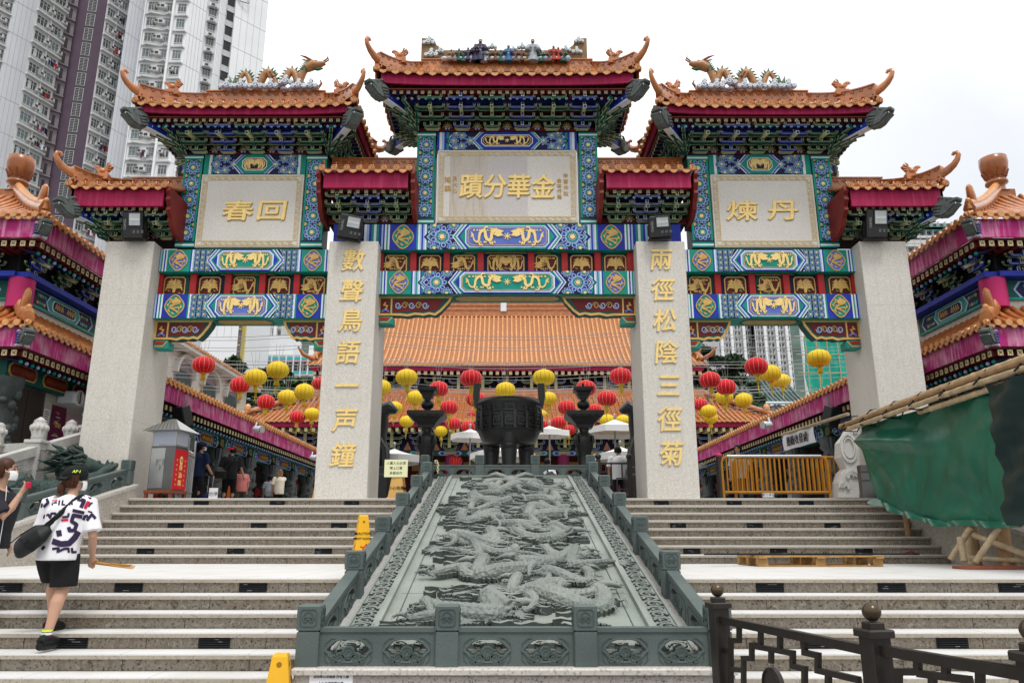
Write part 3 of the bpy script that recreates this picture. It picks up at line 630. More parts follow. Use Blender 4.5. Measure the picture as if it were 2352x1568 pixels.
def painted_beam(name, xa, xb, z0, z1, y, th, inv=False, ext=0.):
    m = MB(); A, B = ('teal', 'blue') if not inv else ('blue', 'teal')
    xc = (xa+xb)/2; L = (xb-xa)/2; H = z1-z0; yy = y
    m.bbox(xa, xb, y, y+th, z0, z1, B if inv else A, .015)
    lw = .008
    # base colour bands: lower lip and ends
    m.fp([(xa, z0+.004), (xb, z0+.004), (xb, z0+H*.06), (xa, z0+H*.06)], yy, .002, 'navy')
    m.fp([(xa, z1-H*.05), (xb, z1-H*.05), (xb, z1-.004), (xa, z1-.004)], yy, .002, 'teal')
    def vband(x0, w, cols):
        k = w/len(cols)
        for s_ in (-1, 1):
            for i, c in enumerate(cols):
                a = xc+s_*(x0+k*i); b = xc+s_*(x0+k*(i+1)); a, b = min(a, b), max(a, b)
                m.fp([(a, z0+.006), (b, z0+.006), (b, z1-.006), (a, z1-.006)], yy, .004, c)
    mw = H*.98; x1 = L-.30*H
    vband(x1, .30*H, ('white_paint', A, 'white_paint', B, 'pale_blue'))
    vband(x1-mw, mw, (B,))
    vband(x1-mw-.42*H, .42*H, (A, 'white_paint', 'pale_blue', B, 'pale_blue', 'white_paint', A))
    for s_ in (-1, 1): medallion(m, xc+s_*(x1-mw/2), (z0+z1)/2, mw*.36, H*.43, yy-.004, 'teal' if not inv else 'blue_mid')
    c0 = x1-mw-.42*H+H*.16; sl = H*.42
    lay = [('white_paint', 0), (B, .05), ('pale_blue', .10), (A, .16), ('white_paint', .22), ('navy', .26)]
    for i, (c, o) in enumerate(lay): m.fp(hexa(c0-o*H, sl, z0+.008, z1-.008, xc), yy, .004+.0015*i, c)
    yf = yy-.0125
    ci = c0*.66 if L > 2.2 else c0*.79
    # flower field
    fx0, fx1 = ci, c0-.3*H; n = max(1, int((fx1-fx0)/(H*.42)+.5))
    for s_ in (-1, 1):
        if L > 2.2:
            rosette(m, xc+s_*(fx0+fx1)/2, (z0+z1)/2, H*.43, yf, zlo=z0, zhi=z1)
            for dz in (-1, 1): rosette(m, xc+s_*(fx0+fx1)/2-s_*H*.0+s_*H*.46*(.6), (z0+z1)/2+dz*H*.44, H*.26, yf-.001, zlo=z0, zhi=z1); rosette(m, xc+s_*((fx0+fx1)/2-H*.42), (z0+z1)/2-dz*H*.46, H*.26, yf-.001, zlo=z0, zhi=z1)
        else:
            for q in range(4):
                for w_ in range(3): rosette(m, xc+s_*(fx0-H*.05+H*.22*w_), z0+H*(.15+.235*q), H*.14, yf, ('teal_dark', 'teal', 'blue', 'pale_blue', 'gold_leaf'), z0, z1, 6)
    lay2 = [('white_paint', 0), (A, .05), ('pale_blue', .11), ('white_paint', .15), (B, .19), (A, .27)]
    for i, (c, o) in enumerate(lay2): m.fp(hexa(ci-o*H, sl*.85, z0+.01, z1-.01, xc), yf-.007, .004+.0015*i, c)
    yg = yf-.0195; a = ci-.56*H; b = H*.36
    m.fp(octo(a+.05, b+.035, .10, xc, (z0+z1)/2), yg, .004, 'white_paint'); m.fp(octo(a+.025, b+.018, .09, xc, (z0+z1)/2), yg, .006, 'pale_blue' if inv else 'blue_mid')
    m.fp(octo(a, b, .08, xc, (z0+z1)/2), yg, .008, 'blue_mid' if not inv else 'teal'); m.fr(octo(a-.015, b-.015, .075, xc, (z0+z1)/2), .014, yg-.006, .006, 'gold', True)
    for s_ in (-1, 1): dragon(m, xc+s_*a*.55, (z0+z1)/2-.01, a*.72, b*2.0, -s_, yg-.008, 'gold_leaf')
    flame_pearl(m, xc, (z0+z1)/2, b*.34, yg-.008, 'gold_leaf')
    # underside panel
    m.prism(octo(a*1.25, th*.36, .12, xc, 0), (0, y+th/2, z0), (1,0,0), (0,1,0), (0,0,-1), .006, 'teal_dark'); m.prism(octo(a*1.15, th*.27, .10, xc, 0), (0, y+th/2, z0-.006), (1,0,0), (0,1,0), (0,0,-1), .004, 'gold_dull')
    return m.build(name, gate)
zA0, zA1 = zat(574, YB), zat(515, YB); zB0, zB1 = zat(676, YB), zat(622, YB)
painted_beam('painted_beam', -2.85, 2.85, zA0, zA1, YB, .62)
painted_beam('painted_beam', -2.85, 2.85, zB0, zB1, YB, .62, True)
zC0, zC1 = zat(624, YB), zat(573, YB); zD0, zD1 = zat(731, YB), zat(675, YB)
for s_ in (-1, 1):
    a, b = sorted((s_*3.945, s_*7.80))
    painted_beam('painted_beam', a, b, zC0, zC1, YB, .62, True); painted_beam('painted_beam', a, b, zD0, zD1, YB, .62)
# painted blocks over the inner pillars
for s_ in (-1, 1):
    m = MB(); a, b = sorted((s_*2.855, s_*3.94)); zt = zat(515, YB); zb = zat(554, YP)+.003
    m.box(a, b, YB+.01, YB+.60, zb, zt, 'navy')
    for i, c in enumerate(('blue', 'teal', 'white_paint', 'teal', 'blue', 'pale_blue', 'white_paint')):
        x0 = s_*(2.86+.055*i); x1 = s_*(2.86+.055*(i+1)); x0, x1 = min(x0, x1), max(x0, x1); m.fp([(x0, zb), (x1, zb), (x1, zt), (x0, zt)], YB+.01, .004, c)
    x0, x1 = sorted((s_*3.68, s_*3.94)); m.fp([(x0, zb), (x1, zb), (x1, zt), (x0, zt)], YB+.01, .005, 'blue')
    m.build('pillar_head', gate)
def gold_panel(mb, x, z, w, h, y, kind):
    mb.fp(octo(w/2, h/2, .05, x, z), y, .01, 'maroon_dark'); mb.fr(octo(w/2-.012, h/2-.012, .05, x, z), .024, y-.01, .012, 'gold', True)
    if kind == 1:
        for s_ in (-1, 1):
            for k in range(4): mb.fr([(x, z-.1*h), (x+s_*w*(.16+.05*k), z+h*(.30-.12*k)), (x+s_*w*(.34+.02*k), z+h*(.2-.15*k))], [h*.12, h*.10, h*.02], y-.01, .016+.003*k, 'gold')
        mb.fr([(x, z-h*.35), (x+w*.04, z), (x-w*.03, z+h*.2), (x+w*.06, z+h*.36)], [h*.1, h*.22, h*.16, h*.05], y-.01, .03, 'gold')
    elif kind == 2:
        for s_ in (-1, 1): dragon(mb, x+s_*w*.24, z, w*.44, h*.9, -s_, y-.01, 'gold', .022)
        mb.disc((x, z), h*.1, y-.01, .02, 'gold', 8)
    else: dragon(mb, x, z, w*.86, h*.92, kind, y-.01, 'gold', .022, 1.2)
    for k in range(7):
        zz = z+h*(-.36+.12*k); xx = x+w*rnd.uniform(-.36, .2); mb.fr([(xx+w*.05*q, zz+.012*sin(q*2)) for q in range(4)], [.006, .02, .02, .006], y-.01, .012, 'gold_dull')
mat('maroon_dark', (.10, .012, .012), .5)
def frieze(xs, w, z0, z1, kinds, xa, xb, posts):
    m = MB(); m.box(xa, xb, YB+.22, YB+.5, z0, z1, 'teal_dark'); f = m.build('frieze', gate)
    for i, (x, ww, k) in enumerate(zip(xs, w, kinds)):
        m = MB(); h = z1-z0
        m.fp([(x-ww*.62, z0+.01), (x+ww*.62, z0+.01), (x+ww*.62, z1-.005), (x-ww*.62, z1-.005)], YB+.22, .01, 'navy' if i % 2 else 'teal_dark')
        gold_panel(m, x, (z0+z1)/2-.015, ww, h*.86, YB+.21, k); m.build('gold_panel', f)
    for x in posts:
        m = MB(); m.bbox(x-.072, x+.072, YB+.10, YB+.24, z0+.002, z1-.002, 'red', .01); m.build('frieze_post', f)
xs = [xat(v, 600, YB+.2) for v in (910, 988, 1066, 1162, 1256, 1335, 1413)]
frieze(xs, [.50, .50, .50, .84, .50, .50, .50], zB1, zA0, [1*-1, 1, -1, 2, 1, 1, 1] and [-1, 1, -1, 2, -1, 1, 1], -2.85, 2.85, [xat(v, 600, YB+.1) for v in (873, 949, 1026, 1104, 1220, 1297, 1373, 1448)])
for s_ in (-1, 1):
    xs = [s_*xat(1165+v, 650, YB+.2) for v in (443, 523, 603, 682, 763)]
    a, b = sorted((s_*3.945, s_*7.80))
    frieze(xs, [.49]*5, zD1, zC0, [-1, 1, -1, 1, 1], a, b, [s_*xat(1165+v, 650, YB+.1) for v in (407, 484, 563, 642, 722, 800)])
mat('spandrel_red', (.16, .014, .016), .5, var=.3)
def spandrel(xo, L, z1, fl):
    "carved bracket under a beam; xo = pillar side, reaching towards fl"
    m = MB(); h = .36
    def P(u, v): return (xo+fl*u, z1-v)
    out_ = [(0, 0), (L, 0), (L*.97, .10), (L*.86, .30), (L*.78, .40), (L*.70, .37), (L*.62, .40), (L*.5, .38), (L*.40, .42), (L*.30, .40), (0, .40)]
    m.fp([P(*q) for q in out_][::fl], YB+.46, .30, 'teal_dark'); y = YB+.16
    m.fr([P(*q) for q in out_], .05, y, .014, 'gold', True)
    m.fp([P(*q) for q in ((.04, .05), (.24, .05), (.24, .36), (.04, .36))][::fl], y, .005, 'spandrel_red'); m.fp([P(*q) for q in ((.30, .06), (L*.9, .05), (L*.80, .30), (.30, .35))][::fl], y, .005, 'spandrel_red')
    m.fr([P(.27, .02), P(.27, .38)], .035, y, .012, 'gold')
    for k in range(5): m.fr([(P(.42+k*L*.095, .19)[0]+.075*(1-.07*q)*cos(q*.8)*fl, P(0, .19)[1]+.085*(1-.07*q)*sin(q*.8)*(1 if k % 2 else -1)) for q in range(11)], .022, y-.005, .014, 'gold_dull' if k % 2 else 'pale_blue')
    m.fr([P(.14, .12), P(.10, .18), P(.18, .2), P(.14, .3)], .03, y-.005, .012, 'gold'); m.fr([P(.06, .34), P(.14, .27), P(.22, .34)], .04, y-.005, .01, 'blue_mid')
    m.bbox(min(xo, xo+fl*.32), max(xo, xo+fl*.32), YB+.14, YB+.48, z1-.62, z1-.44, 'teal', .03); m.fp([P(*q) for q in ((.03, .47), (.25, .47), (.20, .54), (.03, .54))][::fl], YB+.14, .006, 'red'); m.fr([P(.02, .58), P(.20, .58), P(.30, .47)], .02, YB+.14, .008, 'gold')
    m.build('spandrel_bracket', gate)
spandrel(-2.855, 1.60, zB0-.02, 1); spandrel(2.855, 1.60, zB0-.02, -1)
for s_ in (-1, 1):
    spandrel(s_*7.79, 1.22, zD0-.02, -s_); spandrel(s_*3.945, 1.0, zD0-.02, s_)
# ---------------------------------------------------------------- upper storeys
def flower_column(x0, x1, z0, z1, y, n):
    m = MB(); m.bbox(x0, x1, y, y+.5, z0, z1, 'teal_dark', .01); w = x1-x0; xc = (x0+x1)/2
    m.fr([(x0+.03, z0), (x0+.03, z1)], .05, y, .008, 'teal'); m.fr([(x1-.03, z0), (x1-.03, z1)], .05, y, .008, 'teal')
    bh = w*.34
    for za in (z0, z1-bh):
        for k, c in enumerate(('teal', 'white_paint', 'teal', 'navy')): m.fp([(x0, za+bh*k/4), (x1, za+bh*k/4), (x1, za+bh*(k+1)/4), (x0, za+bh*(k+1)/4)], y, .010, c)
    H = z1-z0-2*bh
    for k in range(n):
        zc = z0+bh+H*(k+.5)/n; r = min(w*.43, H/n*.5)
        rosette(m, xc, zc, r, y, n=10)
        for s_ in (-1, 1):
            m.disc((xc+s_*w*.36, zc+H/n*.5), w*.10, y, .006, 'gold', 6); m.disc((xc+s_*w*.2, zc+H/n*.48), w*.09, y, .007, 'teal', 6)
    m.build('flower_column', gate)
def greek_key(mb, x0, x1, z0, z1, bw, y, mt):
    mb.fr([(x0, z0), (x1, z0), (x1, z1), (x0, z1)], bw*.14, y, .006, mt, True); i = bw
    mb.fr([(x0+i, z0+i), (x1-i, z0+i), (x1-i, z1-i), (x0+i, z1-i)], bw*.14, y, .006, mt, True)
    def run(ox, oz, L, ux, uz, vx, vz):
        n = max(1, int(L/(bw*1.5))); p = L/n; P = []
        for k in range(n):
            for a, b in ((.1, .2), (.1, .8), (.75, .8), (.75, .4), (.42, .4), (.42, .56)):
                P.append((a, b, k))
            mb.fr([(ox+ux*p*(k+a)+vx*bw*b, oz+uz*p*(k+a)+vz*bw*b) for a, b in ((.08, .2), (.08, .8), (.78, .8), (.78, .42), (.42, .42), (.42, .6))], bw*.15, y, .006, mt)
            mb.fr([(ox+ux*p*(k+.4)+vx*bw*.2, oz+uz*p*(k+.4)+vz*bw*.2), (ox+ux*p*(k+1.1)+vx*bw*.2, oz+uz*p*(k+1.1)+vz*bw*.2)], bw*.13, y, .006, mt)
    run(x0+i, z0, x1-x0-2*i, 1, 0, 0, 1); run(x0+i, z1-i, x1-x0-2*i, 1, 0, 0, 1)
    run(x0, z0+i, z1-z0-2*i, 0, 1, 1, 0); run(x1-i, z0+i, z1-z0-2*i, 0, 1, 1, 0)
def lintel(x0, x1, z0, z1, y, inv):
    m = MB(); m.bbox(x0, x1, y, y+.45, z0, z1, 'blue' if inv else 'teal', .008); xc = (x0+x1)/2; L = (x1-x0)/2; H = z1-z0
    for s_ in (-1, 1):
        for k, c in enumerate(('blue', 'white_paint', 'pale_blue', 'blue', 'teal') if inv else ('teal', 'teal', 'white_paint', 'teal', 'blue')):
            a, b = sorted((xc+s_*(L-H*.12*k), xc+s_*(L-H*.12*(k+1)))); m.fp([(a, z0+.004), (b, z0+.004), (b, z1-.004), (a, z1-.004)], y, .004, c)
    c0 = L-H*.62
    for i, (c, o) in enumerate((('white_paint', 0), ('blue' if not inv else 'teal', .06), ('pale_blue', .13), ('navy', .18))): m.fp(hexa(c0-o*H+H*.2, H*.42, z0+.006, z1-.006, xc), y, .004+.0015*i, c)
    for s_ in (-1, 1):
        for q, (dx, dz) in enumerate(((0, -.3), (0, .3), (.42, 0), (-.42, 0), (.3, .42), (.3, -.42))): rosette(m, xc+s_*(c0*.78+dx*H), (z0+z1)/2+dz*H, H*.26, y-.009, zlo=z0, zhi=z1, n=7)
    ci = c0*.62
    for i, (c, o) in enumerate((('white_paint', 0), ('teal' if inv else 'blue', .06), ('pale_blue', .14), ('blue' if inv else 'teal', .2))): m.fp(hexa(ci-o*H, H*.42, z0+.006, z1-.006, xc), y-.016, .004+.0015*i, c)
    a = ci-H*.5; b = H*.33
    m.fp(octo(a, b, .09, xc, (z0+z1)/2), y-.026, .004, 'white_paint'); m.fp(octo(a-.02, b-.02, .08, xc, (z0+z1)/2), y-.026, .006, 'navy'); m.fr(octo(a-.05, b-.04, .08, xc, (z0+z1)/2), .015, y-.032, .006, 'gold', True)
    for s_ in (-1, 1): dragon(m, xc+s_*a*.52, (z0+z1)/2, a*.66, b*1.7, -s_, y-.032, 'gold_leaf')
    flame_pearl(m, xc, (z0+z1)/2, b*.3, y-.032, 'gold_leaf')
    m.build('painted_lintel', gate)
def plaque_board(x0, x1, z0, z1, y, chars, cx, cz, size, small=(), parts=None, sx=1.):
    m = MB(); m.bbox(x0, x1, y, y+.3, z0, z1, 'plaque', .01)
    for a, b, mt in parts or (): m.fp([(lerp(x0, x1, a), z0+.06), (lerp(x0, x1, b), z0+.06), (lerp(x0, x1, b), z1-.06), (lerp(x0, x1, a), z1-.06)], y, .002, mt)
    p = m.build('plaque', gate)
    g = MB(); g.fp([(x0+.01, z0+.01), (x1-.01, z0+.01), (x1-.01, z0+.02), (x0+.01, z0+.02)], y, .003, 'gold_dull'); greek_key(g, x0+.05, x1-.05, z0+.05, z1-.05, .10, y-.002, 'gold_pale'); g.build('key_border', p)
    t = MB(); gr = MB()
    for c, x in zip(chars, cx):
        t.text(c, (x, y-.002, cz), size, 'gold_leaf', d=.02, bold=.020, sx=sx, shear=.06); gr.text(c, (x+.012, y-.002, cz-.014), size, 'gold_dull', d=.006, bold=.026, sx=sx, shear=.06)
    for s, x, zc, sz in small:
        for i, c in enumerate(s): t.text(c, (x, y-.002, zc-i*sz*1.25), sz, 'gold', d=.008, bold=.006)
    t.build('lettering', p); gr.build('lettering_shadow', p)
mat('gold_pale', (.62, .49, .27), .5, var=.2, vscale=9)
YU = 16.2
def X(px, py): return xat(px, py, YU)
z = lambda py: zat(py, YU)
for s_ in (-1, 1):
    a, b = sorted((s_*X(1331, 400), s_*X(1374, 400))); flower_column(a, b, z(514), z(302), YU, 5)
lintel(X(1003, 324)+.01, X(1326, 324)-.01, z(344), z(303), YU+.02, True)
xw = X(1328, 430)-.02
plaque_board(-xw, xw, z(513), z(346), YU-.03, '蹟分華金', [xat(v, 428, YU-.03) for v in (1082, 1138, 1192, 1248)], zat(428, YU-.03), .64,
    [('降筆', X(1029, 420), z(415), .17), ('呂大仙', X(1045, 420), z(412), .12), ('辛酉仲秋', X(1299, 420), z(405), .12), ('金裕行建', X(1284, 420), z(416), .11)],
    [(.09, .36, 'plaque_stained'), (.36, .645, 'plaque_rosy')], sx=.86)
for s_ in (-1, 1):
    xs_ = [abs(v) for v in (xat(404, 568, YU), xat(447, 568, YU), xat(695, 568, YU), xat(737, 568, YU))]
    xo, xo2, xi2, xi = abs(xat(413, 470, YU)), abs(xat(456, 470, YU)), abs(xat(697, 470, YU)), abs(xat(745, 470, YU))
    for p, q in ((xo, xo2), (xi2, xi)):
        a, b = sorted((s_*p, s_*q)); flower_column(a, b, zat(568, YU), zat(354, YU), YU, 5)
    a, b = sorted((s_*xo2, s_*xi2)); lintel(a+.02, b-.02, zat(400, YU), zat(355, YU), YU+.02, False)
    cx_ = (546, 625) if s_ < 0 else (1703, 1797); ch = '春回' if s_ < 0 else '煉丹'
    plaque_board(a+.02, b-.02, zat(569, YU), zat(402, YU), YU-.03, ch, [xat(v, 485, YU-.03) for v in cx_], zat(484, YU-.03), .52, sx=1.42)
# ================================================================ gateway roofs
def arm(mb, x, y, z, w, h, t, d, c):
    "one upturned bracket arm facing the viewer"
    P = [(x-w, z+h), (x-w, z+h*.35), (x-w*.78, z), (x+w*.78, z), (x+w, z+h*.35), (x+w, z+h)]
    mb.fr(P, t, y, d, c); mb.fr(P, t, y-d*1.08, .003, 'cream_edge'); mb.fr(P, t*.56, y-d*1.08-.003, .004, c)
    for s_ in (-1, 1):
        mb.box(x+s_*w-t*.8, x+s_*w+t*.8, y-d-.012, y, z+h, z+h+t*1.3, 'cream_edge'); mb.box(x+s_*w-t*.52, x+s_*w+t*.52, y-d-.016, y-d-.010, z+h+t*.3, z+h+t*1.0, c)
mat('cream_edge', (.50, .51, .28), .5, var=.3, vscale=8)
def dougong(mb, x, yw, z0, H, out, W, c, nose=True):
    n = 4; hh = H/n
    mb.prism([(x-W*.2, z0), (x+W*.2, z0), (x+W*.28, z0+hh*.45), (x-W*.28, z0+hh*.45)], (0, yw, 0), X3, Z3, (0,-1,0), .10, 'cream_edge')
    mb.prism([(x-W*.16, z0+.015), (x+W*.16, z0+.015), (x+W*.22, z0+hh*.42), (x-W*.22, z0+hh*.42)], (0, yw-.10, 0), X3, Z3, (0,-1,0), .006, c)
    for k in range(n):
        zk = z0+hh*(k+.25); yk = yw-out*(k+.6)/n; w = W*(.26, .40, .46, .40)[k]
        arm(mb, x, yk, zk, w, hh*.36, .036, .05, c)
        if k in (1, 2): arm(mb, x, yk+.13, zk+hh*.05, W*.50, hh*.4, .030, .03, 'teal_dark')
        mb.box(x-.034, x+.034, yk-.10, yw, zk-.01, zk+hh*.70, c); mb.box(x-.036, x+.036, yk-.105, yk-.10, zk-.012, zk+hh*.72, 'cream_edge'); mb.box(x-.021, x+.021, yk-.110, yk-.104, zk+.006, zk+hh*.64, c)
    if nose:
        zk = z0+hh*1.9; yk = yw-out*.95
        mb.bar((x, yk, zk-.06), (x, yw-out*.2, zk+hh*.9), .075, .07, 'cream_edge'); mb.bar((x, yk-.008, zk-.068), (x, yk+.05, zk-.03), .05, .048, c)
def beast(name, parent, p, ang, s=.5):
    "stone beast head on the beam end, pointing along ang (0 = +x)"
    m = MB(); c = Vector(p); U = Vector((cos(ang), sin(ang), 0)); N = Vector((-sin(ang), cos(ang), 0)); t = s*.36
    prof = [(-.05, -.30), (.30, -.42), (.55, -.36), (.80, -.16), (.98, -.04), (.92, .04), (.80, .0), (.66, -.03), (.86, .10), (1.0, .13), (1.02, .22), (.86, .25), (.66, .36), (.52, .42), (.40, .37), (.20, .40), (-.05, .34)]
    m.prism([(u*s, v*s) for u, v in prof], c-N*t/2, U, Z3, N, t, 'beast_stone')
    m.prism([(u*s*.93-.0, v*s*.8) for u, v in prof], c-N*t*.72, U, Z3, N, t*1.44, 'beast_stone')
    for sg in (-1, 1):
        m.ball(c+U*s*.62+Z_(s*.27)+N*(sg*t*.62), s*.09, 'beast_stone', 8, 6); m.ball(c+U*s*.66+Z_(s*.27)+N*(sg*t*.70), s*.04, 'black_gap', 6, 5)
        for q in range(4): m.tube([c+U*s*(.35-.06*q)+Z_(s*(.1-.12*q))+N*(sg*t*.7), c+U*s*(.12-.06*q)+Z_(s*(.16-.13*q))+N*(sg*t*.85), c+U*s*(-.06)+Z_(s*(.12-.12*q))+N*(sg*t*.7)], [s*.06, s*.055, s*.02], 'beast_stone', 6)
        m.tube([c+U*s*.9+Z_(s*.02)+N*(sg*t*.5), c+U*s*.92+Z_(-s*.06)+N*(sg*t*.5)], [s*.03, s*.01], 'white_paint', 5)
        m.tube([c+U*s*.5+Z_(s*.36)+N*(sg*t*.5), c+U*s*.3+Z_(s*.5)+N*(sg*t*.6), c+U*s*.1+Z_(s*.46)+N*(sg*t*.6)], [s*.06, s*.05, s*.02], 'beast_stone', 6)
    return m.build(name, parent)
def Z_(v): return Vector((0, 0, v))
def bird(mb, p, fl, s, mt='tile'):
    "phoenix on a hip ridge looking along fl"
    c = Vector(p); U = Vector((fl, -.25, 0)).normalized(); N = Vector((0, 1, 0)) if abs(U.y) < .9 else Vector((1, 0, 0))
    mb.box(c.x-s*.42, c.x+s*.42, c.y-.07, c.y+.07, c.z-.12, c.z+.01, mt)
    prof = [(-.42, .0), (-.30, .25), (-.55, .62), (-.42, .80), (-.15, .55), (.05, .42), (.22, .55), (.40, .58), (.55, .44), (.42, .40), (.34, .26), (.20, .08), (.30, .0)]
    mb.prism([(u*s, v*s) for u, v in prof], c-N*s*.1, U, Z3, N, s*.2, mt)
    for k in range(4): mb.tube([c+U*(-.1*s)+Z_(s*.3), c+U*(-(.25+.06*k)*s)+Z_(s*(.72-.13*k))-N*s*.14, c+U*(-(.36+.05*k)*s)+Z_(s*(.86-.17*k))-N*s*.12], [s*.07, s*.06, s*.02], mt, 5)
    mb.ball(c+U*s*.36+Z_(s*.48), s*.13, mt, 8, 6); mb.ball(c+U*s*.05+Z_(s*.28), (s*.25, s*.2, s*.2), mt, 8, 6)
def curve_z(t): return .6*t+.4*t*t
def tile_row(mb, knob, p0, inward, run, rise, tmax, r=.060, n=4):
    "one tube of tiles from the eave point p0 up the slope, with end disc, drip tile and nail cap"
    P = []; inward = Vector(inward)
    for i in range(n+1):
        t = tmax*i/n; P.append(Vector(p0)+inward*(run*t)+Z_(rise*curve_z(t)))
    mb.tube(P, r, 'tile', 8, False)
    side = Vector((-inward.y, inward.x, 0)); o = Vector(p0); L_ = [(r*1.15*cos(2*pi*k/12), r*1.15*sin(2*pi*k/12)) for k in range(12)]
    knob.prism(L_, o, side, Z3, -inward, .03, 'tile_light'); knob.ribbon([(u*.72, v*.72) for u, v in L_], .012, o-inward*.03, side, Z3, -inward, .008, 'tile', True)
    knob.ball(o-inward*.034, r*.3, 'tile', 6, 5)
def drip(knob, p, inward, w):
    inward = Vector(inward); side = Vector((-inward.y, inward.x, 0))
    knob.prism([(-w*.5, .03), (-w*.42, -.035), (-w*.2, -.075), (0, -.095), (w*.2, -.075), (w*.42, -.035), (w*.5, .03), (w*.25, -.005), (0, -.018), (-w*.25, -.005)][::1], Vector(p), side, Z3, -inward, .025, 'tile_light')
def gate_roof(nm, cx, aL, aR, yf, zt, zr, rL, rR, hipL, hipR, zfb, wallL, wallR, zw, beam_z, raf_z, ndg, lift=.10, back=True, tip=1., fas_in=.09, nail=True):
    b = YC-yf; rise = zr-zt; sp = .285
    def lx(u): q = (u/aR if u > 0 else -u/aL); return lift*max(0, q)**4*(1 if (hipR if u > 0 else hipL) else 0)
    def tm(u):
        if u > rR and hipR: return max(0., (aR-u)/(aR-rR))
        if u < -rL and hipL: return max(0., (aL+u)/(aL-rL))
        return 1.
    m = MB(); kn = MB(); n = int((aL+aR)/sp+.5); st = (aL+aR-.12)/n
    for side_ in (-1, 1):
        for k in range(n+1):
            u = -aL+.06+st*k; tmx = max(.12, tm(u))
            p0 = (cx+u, YC+side_*b, zt+lx(u)); iw = (0, -side_, 0)
            if side_ == 1 and not back: continue
            tile_row(m, kn, p0, iw, b, rise, tmx)
            if k < n: drip(kn, (cx+u+st/2, YC+side_*(b-.02), zt+lx(u+st/2)-.02), iw, st*.86)
            if nail and side_ == -1: kn.tube([(cx+u, yf+.16, zt+lx(u)+.09), (cx+u, yf+.16, zt+lx(u)+.17), (cx+u, yf+.16, zt+lx(u)+.175)], [.022, .025, .012], 'tile', 6); kn.ball((cx+u, yf+.16, zt+lx(u)+.19), .036, 'tile_dark', 8, 5)
        # deck
        P = []
        us = [-aL, -rL, 0, rR, aR] if True else []
        us = [-aL+(aL+aR)*i/24 for i in range(25)]
        for i in range(6): P.append([(cx+u, YC+side_*(b-b*tm(u)*i/5), zt-.045+lx(u)+rise*curve_z(tm(u)*i/5)) for u in us])
        m.grid(P, 'tile_dark')
    for sg, a, r, hp in ((-1, aL, rL, hipL), (1, aR, rR, hipR)):
        if not hp: continue
        nn = int(2*b/sp); st2 = (2*b-.12)/nn
        for k in range(nn+1):
            dy = -b+.06+st2*k; tmx = max(.1, 1-abs(dy)/b)
            zz = zt+lift*(abs(dy)/b*.2+.8)
            tile_row(m, kn, (cx+sg*a, YC+dy, zz), (-sg, 0, 0), a-r, zr-zz, tmx)
            if k < nn: drip(kn, (cx+sg*(a-.02), YC+dy+st2/2, zz-.02), (-sg, 0, 0), st2*.86)
            if k % 2 == 0: kn.tube([(cx+sg*(a-.14), YC+dy, zz+.05), (cx+sg*(a-.14), YC+dy, zz+.15)], [.02, .022], 'tile', 6); kn.ball((cx+sg*(a-.14), YC+dy, zz+.16), .032, 'tile_dark', 8, 5)
        P = [[(cx+sg*(a-(a-r)*i/4*(1-abs(dy)/b)), YC+dy, zt+lift*.7-.045+rise*curve_z(i/4*(1-abs(dy)/b))) for dy in [-b+2*b*j/8 for j in range(9)]] for i in range(5)]
        m.grid(P, 'tile_dark')
    roof = m.build('tiled_roof', gate); kn.build('tile_ends', roof)
    # fascia boards
    m = MB(); fi = fas_in; zb = zfb; us = [-aL+fi+(aL+aR-2*fi)*i/16 for i in range(17)]
    for side_ in (-1, 1):
        yy = YC+side_*(b-fi)
        for y_ in (yy, yy-side_*.05): m.grid([[(cx+u, y_, zt-.05+lx(u)) for u in us], [(cx+u, y_, zb+lx(u)*.8) for u in us]], 'crimson', False)
        m.grid([[(cx+u, yy, zb+lx(u)*.8) for u in us], [(cx+u, yy-side_*.05, zb+lx(u)*.8) for u in us]], 'crimson', False)
    for sg, a, hp in ((-1, aL, hipL), (1, aR, hipR)):
        if not hp: continue
        x = cx+sg*(a-fi)
        m.box(min(x, x-sg*.05), max(x, x-sg*.05), YC-b+fi, YC+b-fi, zb+lift*.8, zt-.05+lift, 'crimson')
    m.build('fascia', roof)
    # rafters, soffit, blue eave beam
    m = MB(); nr = int((aL+aR-.5)/.155)
    for k in range(nr):
        u = -aL+.28+(aL+aR-.56)*k/(nr-1); x = cx+u; y0 = yf+.20
        m.box(x-.03, x+.03, y0+.004, YU, raf_z-.035, raf_z+.035, 'maroon_dark'); m.box(x-.037, x+.037, y0-.008, y0+.004, raf_z-.037, raf_z+.037, 'cream_edge'); m.box(x-.026, x+.026, y0-.012, y0-.007, raf_z-.026, raf_z+.026, 'maroon_dark')
        m.fr([(x-.022, raf_z-.022), (x+.022, raf_z+.022)], .010, y0-.012, .003, 'cream'); m.fr([(x-.022, raf_z+.022), (x+.022, raf_z-.022)], .010, y0-.012, .003, 'cream')
        x2 = x+.07; m.tube([(x2, y0+.10, raf_z-.10), (x2, YU, raf_z+.05)], .030, 'navy', 8); m.disc((x2, raf_z-.10), .031, y0+.10, .008, 'pale_blue', 8); m.disc((x2, raf_z-.105), .016, y0+.093, .006, 'teal', 6)
    for sg, a, hp in ((-1, aL, hipL), (1, aR, hipR)):
        if not hp: continue
        nq = int((2*b-.5)/.17)
        for k in range(nq):
            y_ = YC-b+.28+(2*b-.56)*k/(nq-1); x = cx+sg*(a-.2)
            m.box(min(x, cx+sg*(a-1.0)), max(x, cx+sg*(a-1.0)), y_-.03, y_+.03, raf_z-.035, raf_z+.035, 'navy'); m.box(min(x, x+sg*.012), max(x, x+sg*.012), y_-.036, y_+.036, raf_z-.036, raf_z+.036, 'cream_edge')
    m.box(cx-aL+.14, cx+aR-.14, YC-b+.14, YC+b-.14, raf_z+.037, raf_z+.06, 'maroon_dark')
